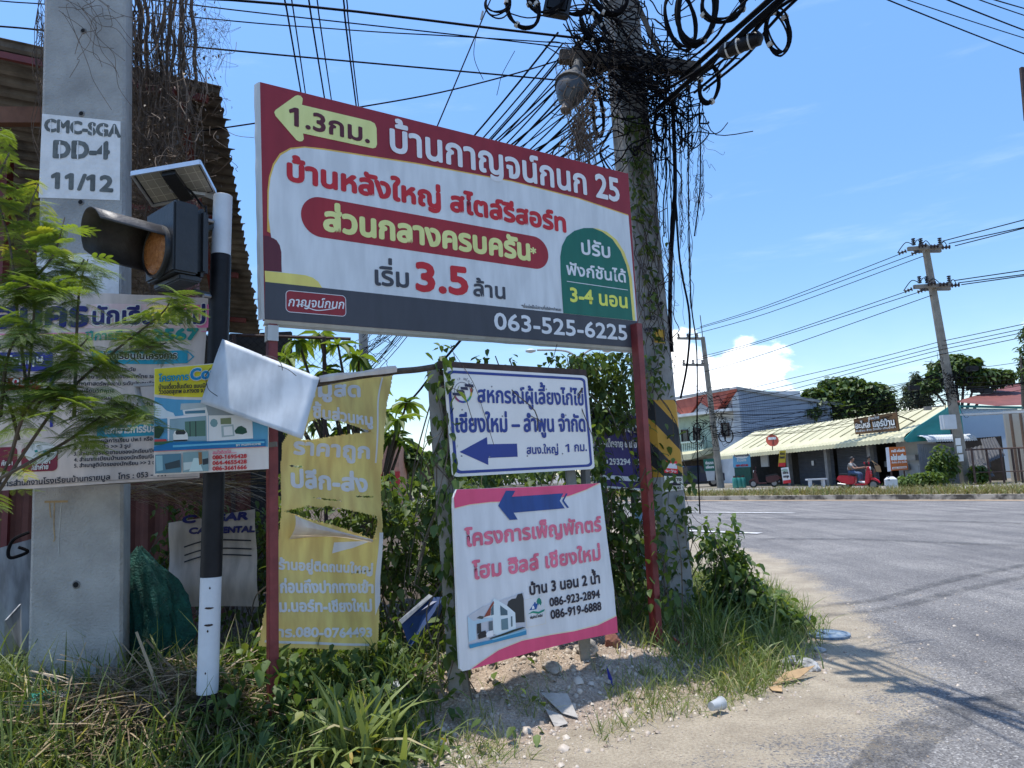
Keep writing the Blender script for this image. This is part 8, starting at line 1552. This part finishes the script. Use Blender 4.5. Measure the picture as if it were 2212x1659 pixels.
rr_ = thing('tiled_house', 'house with dark red tiled roof at the right edge behind the yard', 'house', P(2190, 1030, 55) * [1, 1, 0] + (0, 0, .2)); q4 = [P(2062, 868, 52), P(2180, 832, 60), P(2420, 800, 60), P(2420, 868, 48), P(2153, 877, 50)]; mb = MB(); mb.ngon([q4[0], q4[1], q4[4]]); mb.quad(q4[1], q4[2], q4[3], q4[4]); mb.build('roof', mat('dark_red_tiles', (.16, .045, .035), .75, .3, 1.0, .6, 5), rr_); a, b = P(2090, 882, 52), P(2420, 872, 50); mb = MB(); mb.prism([(a[0], a[1], .2), (b[0], b[1], .2), (b[0], b[1], b[2] - .2), (a[0], a[1], a[2] - .2)], (0, 6, 0)); mb.build('wall', mat('ochre_wall', (.22, .2, .14), .8, .2), rr_)
sc_t = thing('scrap_sheet_pile', 'stack of leaning dark grey roofing sheets in the yard', 'scrap', P(2110, 1020, 37) * [1, 1, 0] + (0, 0, .2))
for i, (x0, y0, x1, y1, x2, y2, x3, y3) in enumerate(((2076, 975, 2130, 960, 2142, 1010, 2085, 1025), (2118, 950, 2150, 945, 2172, 985, 2135, 1000), (2090, 1000, 2125, 990, 2150, 1030, 2110, 1035))):
    mb = MB(); n_ = 12; A_, B_, C_, D_ = P(x0, y0, 37.4 - .3 * i), P(x1, y1, 37.2 - .3 * i), P(x2, y2, 36.4 - .3 * i), P(x3, y3, 36.4 - .3 * i)
    vs = []
    for k2 in range(n_ + 1): t = k2 / n_; o = np.array([0, 0, .05 * (k2 % 2)]); vs += [A_ + (B_ - A_) * t + o, D_ + (C_ - D_) * t + o]
    mb.add(vs, [(2 * k2, 2 * k2 + 2, 2 * k2 + 3, 2 * k2 + 1) for k2 in range(n_)]); mb.build('sheet', mat('dark_scrap', (.07, .072, .078), .7, .3, 2), sc_t)
mb = MB(); mb.prism([P(2100, 1012, 36), P(2106, 1030, 36), P(2126, 1028, 36), P(2120, 1008, 36)], (0, .03, 0)); tag(mb.build('white_slab', lw), 'small white slab leaning behind the yard fence', 'slab')
yf = thing('yard_fence', 'low rusty pipe and wire fence in front of the scrap yard', 'fence', P(2160, 1030, 35.5) * [1, 1, 0] + (0, 0, .2)); mb = MB(); pts = [P(2085, 972 + 0, 35.6), P(2160, 969, 35), P(2330, 962, 33)]
for x in (2098, 2130, 2160, 2185, 2200): a = P(x, 968, 35.3); mb = MB(); mb.tube([(a[0], a[1], .2), a], .05, 6); mb.build('post', rust, yf)
mb = MB(); mb.tube(pts, .045, 6); mb.tube([p - (0, 0, 1.1) for p in pts], .03, 6); mb.build('rail', rust, yf)
rsg = thing('sign_frame', 'edge of a tall dark sign frame cut off at the right border', 'sign', P(2215, 208, 14)); mb = MB(); mb.slab(P(2206, 146, 14), P(2216, 260, 14), .06, .05); mb.slab(P(2206, 148, 14), P(2330, 170, 14), .05, .05); mb.build('frame', rust, rsg); mb = MB(); mb.prism([P(2208, 150, 14.05), P(2218, 262, 14.05), P(2340, 280, 14.05), P(2330, 172, 14.05)], (0, .05, 0)); mb.build('panel', mat('sign_back', (.16, .13, .13), .8, .2), rsg)
# ------------------------------------------------------------------ far vegetation
lt = leafmat('tree_leaf', (.028, .06, .018), (.12, .18, .05), .3, (.17, .22, .07)); lc = leafmat('pale_leaf', (.06, .09, .06), (.14, .18, .12), .25, (.17, .2, .12))
def tree(label, Y, base_px, blobs, leaf, m=lt, nl=2600, name='tree', tv=LEAF_V):
    I = Inst(); cen = [(P(x, y, Y + dy), rx * Y / FPX, rz * Y / FPX) for x, y, rx, rz, dy in blobs]; b = P(*base_px, Y); b = np.array([b[0], b[1], 0.])
    t = thing(name, label, 'tree', b); tot = sum(q[1] * q[2] for q in cen)
    for c, rx, rz in cen:
        k = int(nl * rx * rz / tot); u = RNG.normal(size=(k, 3)); u /= np.linalg.norm(u, axis=1)[:, None]; r = RNG.random(k) ** .30
        T = c + u * r[:, None] * np.array([rx, rx, rz]); keep = fbm(T[:, 0] * 1.1 + T[:, 1] * .7, T[:, 2] * 1.3, 3, 31) > .40; leaves(I, T[keep], leaf, droop=(-.2, 1.3), tv=tv)
    I.build('crown', m, t); mb = MB()
    for c, rx, rz in cen: mb.tube(catmull([b, b * [1, 1, 0] + np.array([0, 0, c[2] * .45]), c], 4), list(np.linspace(.22, .05, 9)), 6)
    mb.build('trunk', brs, t); return t
tree('broad dark green tree behind the pale blue sheet wall', 66, (1835, 1030), [(1760, 868, 36, 34, 0), (1800, 850, 40, 38, 2), (1840, 848, 45, 36, 0), (1885, 858, 42, 34, -1), (1905, 885, 32, 34, 0), (1745, 890, 26, 20, -1), (1830, 890, 60, 36, 0)], (.35, .75), nl=9000)
tree('pale feathery grey green tree between the two big trees', 58, (1975, 1030), [(1978, 818, 10, 16, 0), (1972, 840, 20, 18, 0), (1985, 855, 26, 18, 0), (1965, 868, 22, 16, 0), (1990, 872, 24, 20, 0)], (.2, .5), lc, 2600, tv=LONG_V)
tree('bright tree behind the tall power pole', 56, (2090, 1030), [(2030, 800, 30, 22, 0), (2060, 785, 30, 22, 1), (2085, 792, 34, 22, 0), (2110, 815, 40, 24, 0), (2150, 815, 36, 18, 0), (2010, 830, 24, 16, 0)], (.3, .6), lt, 5200)
tree('drooping leafy tree cut off at the right border', 44, (2230, 1030), [(2212, 790, 16, 40, 0), (2235, 750, 30, 60, 0), (2205, 770, 12, 18, 0), (2250, 800, 40, 40, 0)], (.2, .5), lt, 2600, tv=LONG_V)
tree('small conical dark cypress above the shop roof', 52, (1956, 1030), [(1954, 900, 6, 12, 0), (1952, 885, 4, 10, 0), (1958, 915, 8, 12, 0)], (.12, .3), lt, 900)
for i, (x, lab) in enumerate(((-900, 'wooded rise far away beyond the left thicket'),)): 
    I = Inst(); k = 9000; X = U(-95, 6, k); Y = U(95, 150, k); Z = np.maximum(0, (3.0 + 5.5 * fbm(X * .05, Y * .05, 4, 41)) * RNG.random(k) ** .5); leaves(I, np.stack([X, Y, Z], 1), (1.0, 2.2)); tag(I.build('distant_trees', lt, org=(-40, 120, 0)), 'far off line of green trees at the end of the road', 'trees', kind='stuff')
I = Inst(); k = 7000; X = U(25, 150, k); Y = U(75, 140, k); Z = np.maximum(0, (1.0 + 4.5 * fbm(X * .06, Y * .06, 4, 43)) * RNG.random(k) ** .5); leaves(I, np.stack([X, Y, Z], 1), (1.0, 2.0)); tag(I.build('distant_trees', lt, org=(80, 100, 0)), 'hazy tree line behind the houses across the road', 'trees', kind='stuff')
tree('mid green tree seen through the gap left of the grey post', 30, (880, 1030), [(850, 960, 26, 30, 0), (875, 985, 36, 26, 0), (835, 990, 30, 24, 0)], (.2, .45), lt, 2200)
tree('rounded far tree right of the orange kiosk', 60, (930, 1030), [(920, 990, 34, 16, 0), (960, 1000, 40, 18, 0), (885, 1000, 24, 14, 0)], (.3, .7), lt, 2400)
# shrubs round the pole foot
for lab, pts, n, s_ in (('shrub with dark leaves between the corrugated wall and tall pole', [(2040, 1000, 36.2, .75, .95), (2025, 1015, 36.0, .5, .6)], 1500, (.12, .26)), ('low green weeds in front of the corrugated shop end', [(1980, 1035, 35.6, .9, .35), (2010, 1033, 35.4, .8, .4), (1955, 1040, 35.4, .6, .25)], 1600, (.1, .24)), ('clump of broad leaves right of the foot of the tall pole', [(2115, 1023, 35.7, .5, .45)], 700, (.14, .28))):
    I = Inst(); c0 = P(*pts[0][:3]); par = thing('shrub', lab, 'shrub', c0 * [1, 1, 0] + (0, 0, .2))
    for x, y, Y, rx, rz in pts: c = P(x, y, Y); k = n // len(pts); u = RNG.normal(size=(k, 3)); u /= np.linalg.norm(u, axis=1)[:, None]; T = c + u * (RNG.random(k) ** .4)[:, None] * np.array([rx, rx * .6, rz]); T[:, 2] = np.maximum(T[:, 2], .2); leaves(I, T, s_)
    I.build('leaves', lv, par); mb = MB(); [mb.tube([(c0[0] + jr(-.2, .2), c0[1], .15), (c0[0] + jr(-.5, .5), c0[1] + jr(-.2, .2), c0[2] + jr(-.2, .4))], .02, 4) for _ in range(7)]; mb.build('stems', brs, par)
# dry grass on the far verge
I = Inst(); L_ = np.array(KL[1:6]); k = 15000; sg = RNG.integers(0, 4, k); tt = U(0, 1, k); A_, B_ = L_[sg], L_[sg + 1]; p = A_ + (B_ - A_) * tt[:, None]; tv_ = B_ - A_; tv_ /= np.linalg.norm(tv_, axis=1)[:, None]; nn = np.stack([tv_[:, 1], -tv_[:, 0]], 1); off = .35 + 4.7 * RNG.random(k) ** .9; X, Y = p[:, 0] + nn[:, 0] * off, p[:, 1] + nn[:, 1] * off
grass(I, X, Y, (.12, .42), .04, z=np.full(k, .18), tl=(.1, 1.1), lean=.6); tag(I.build('verge_grass', ldry, org=(14, 32, .18)), 'dry yellowish grass along the far verge behind the kerb', 'grass', kind='stuff')
I = Inst(); sel_ = RNG.random(k) < .12; grass(I, X[sel_], Y[sel_], (.2, .5), .03, z=np.full(int(sel_.sum()), .18)); tag(I.build('green_verge_grass', lg_, org=(14, 32, .18)), 'greener tufts mixed in the far verge grass', 'grass', kind='stuff')
bpy.data.objects.remove(_fo)
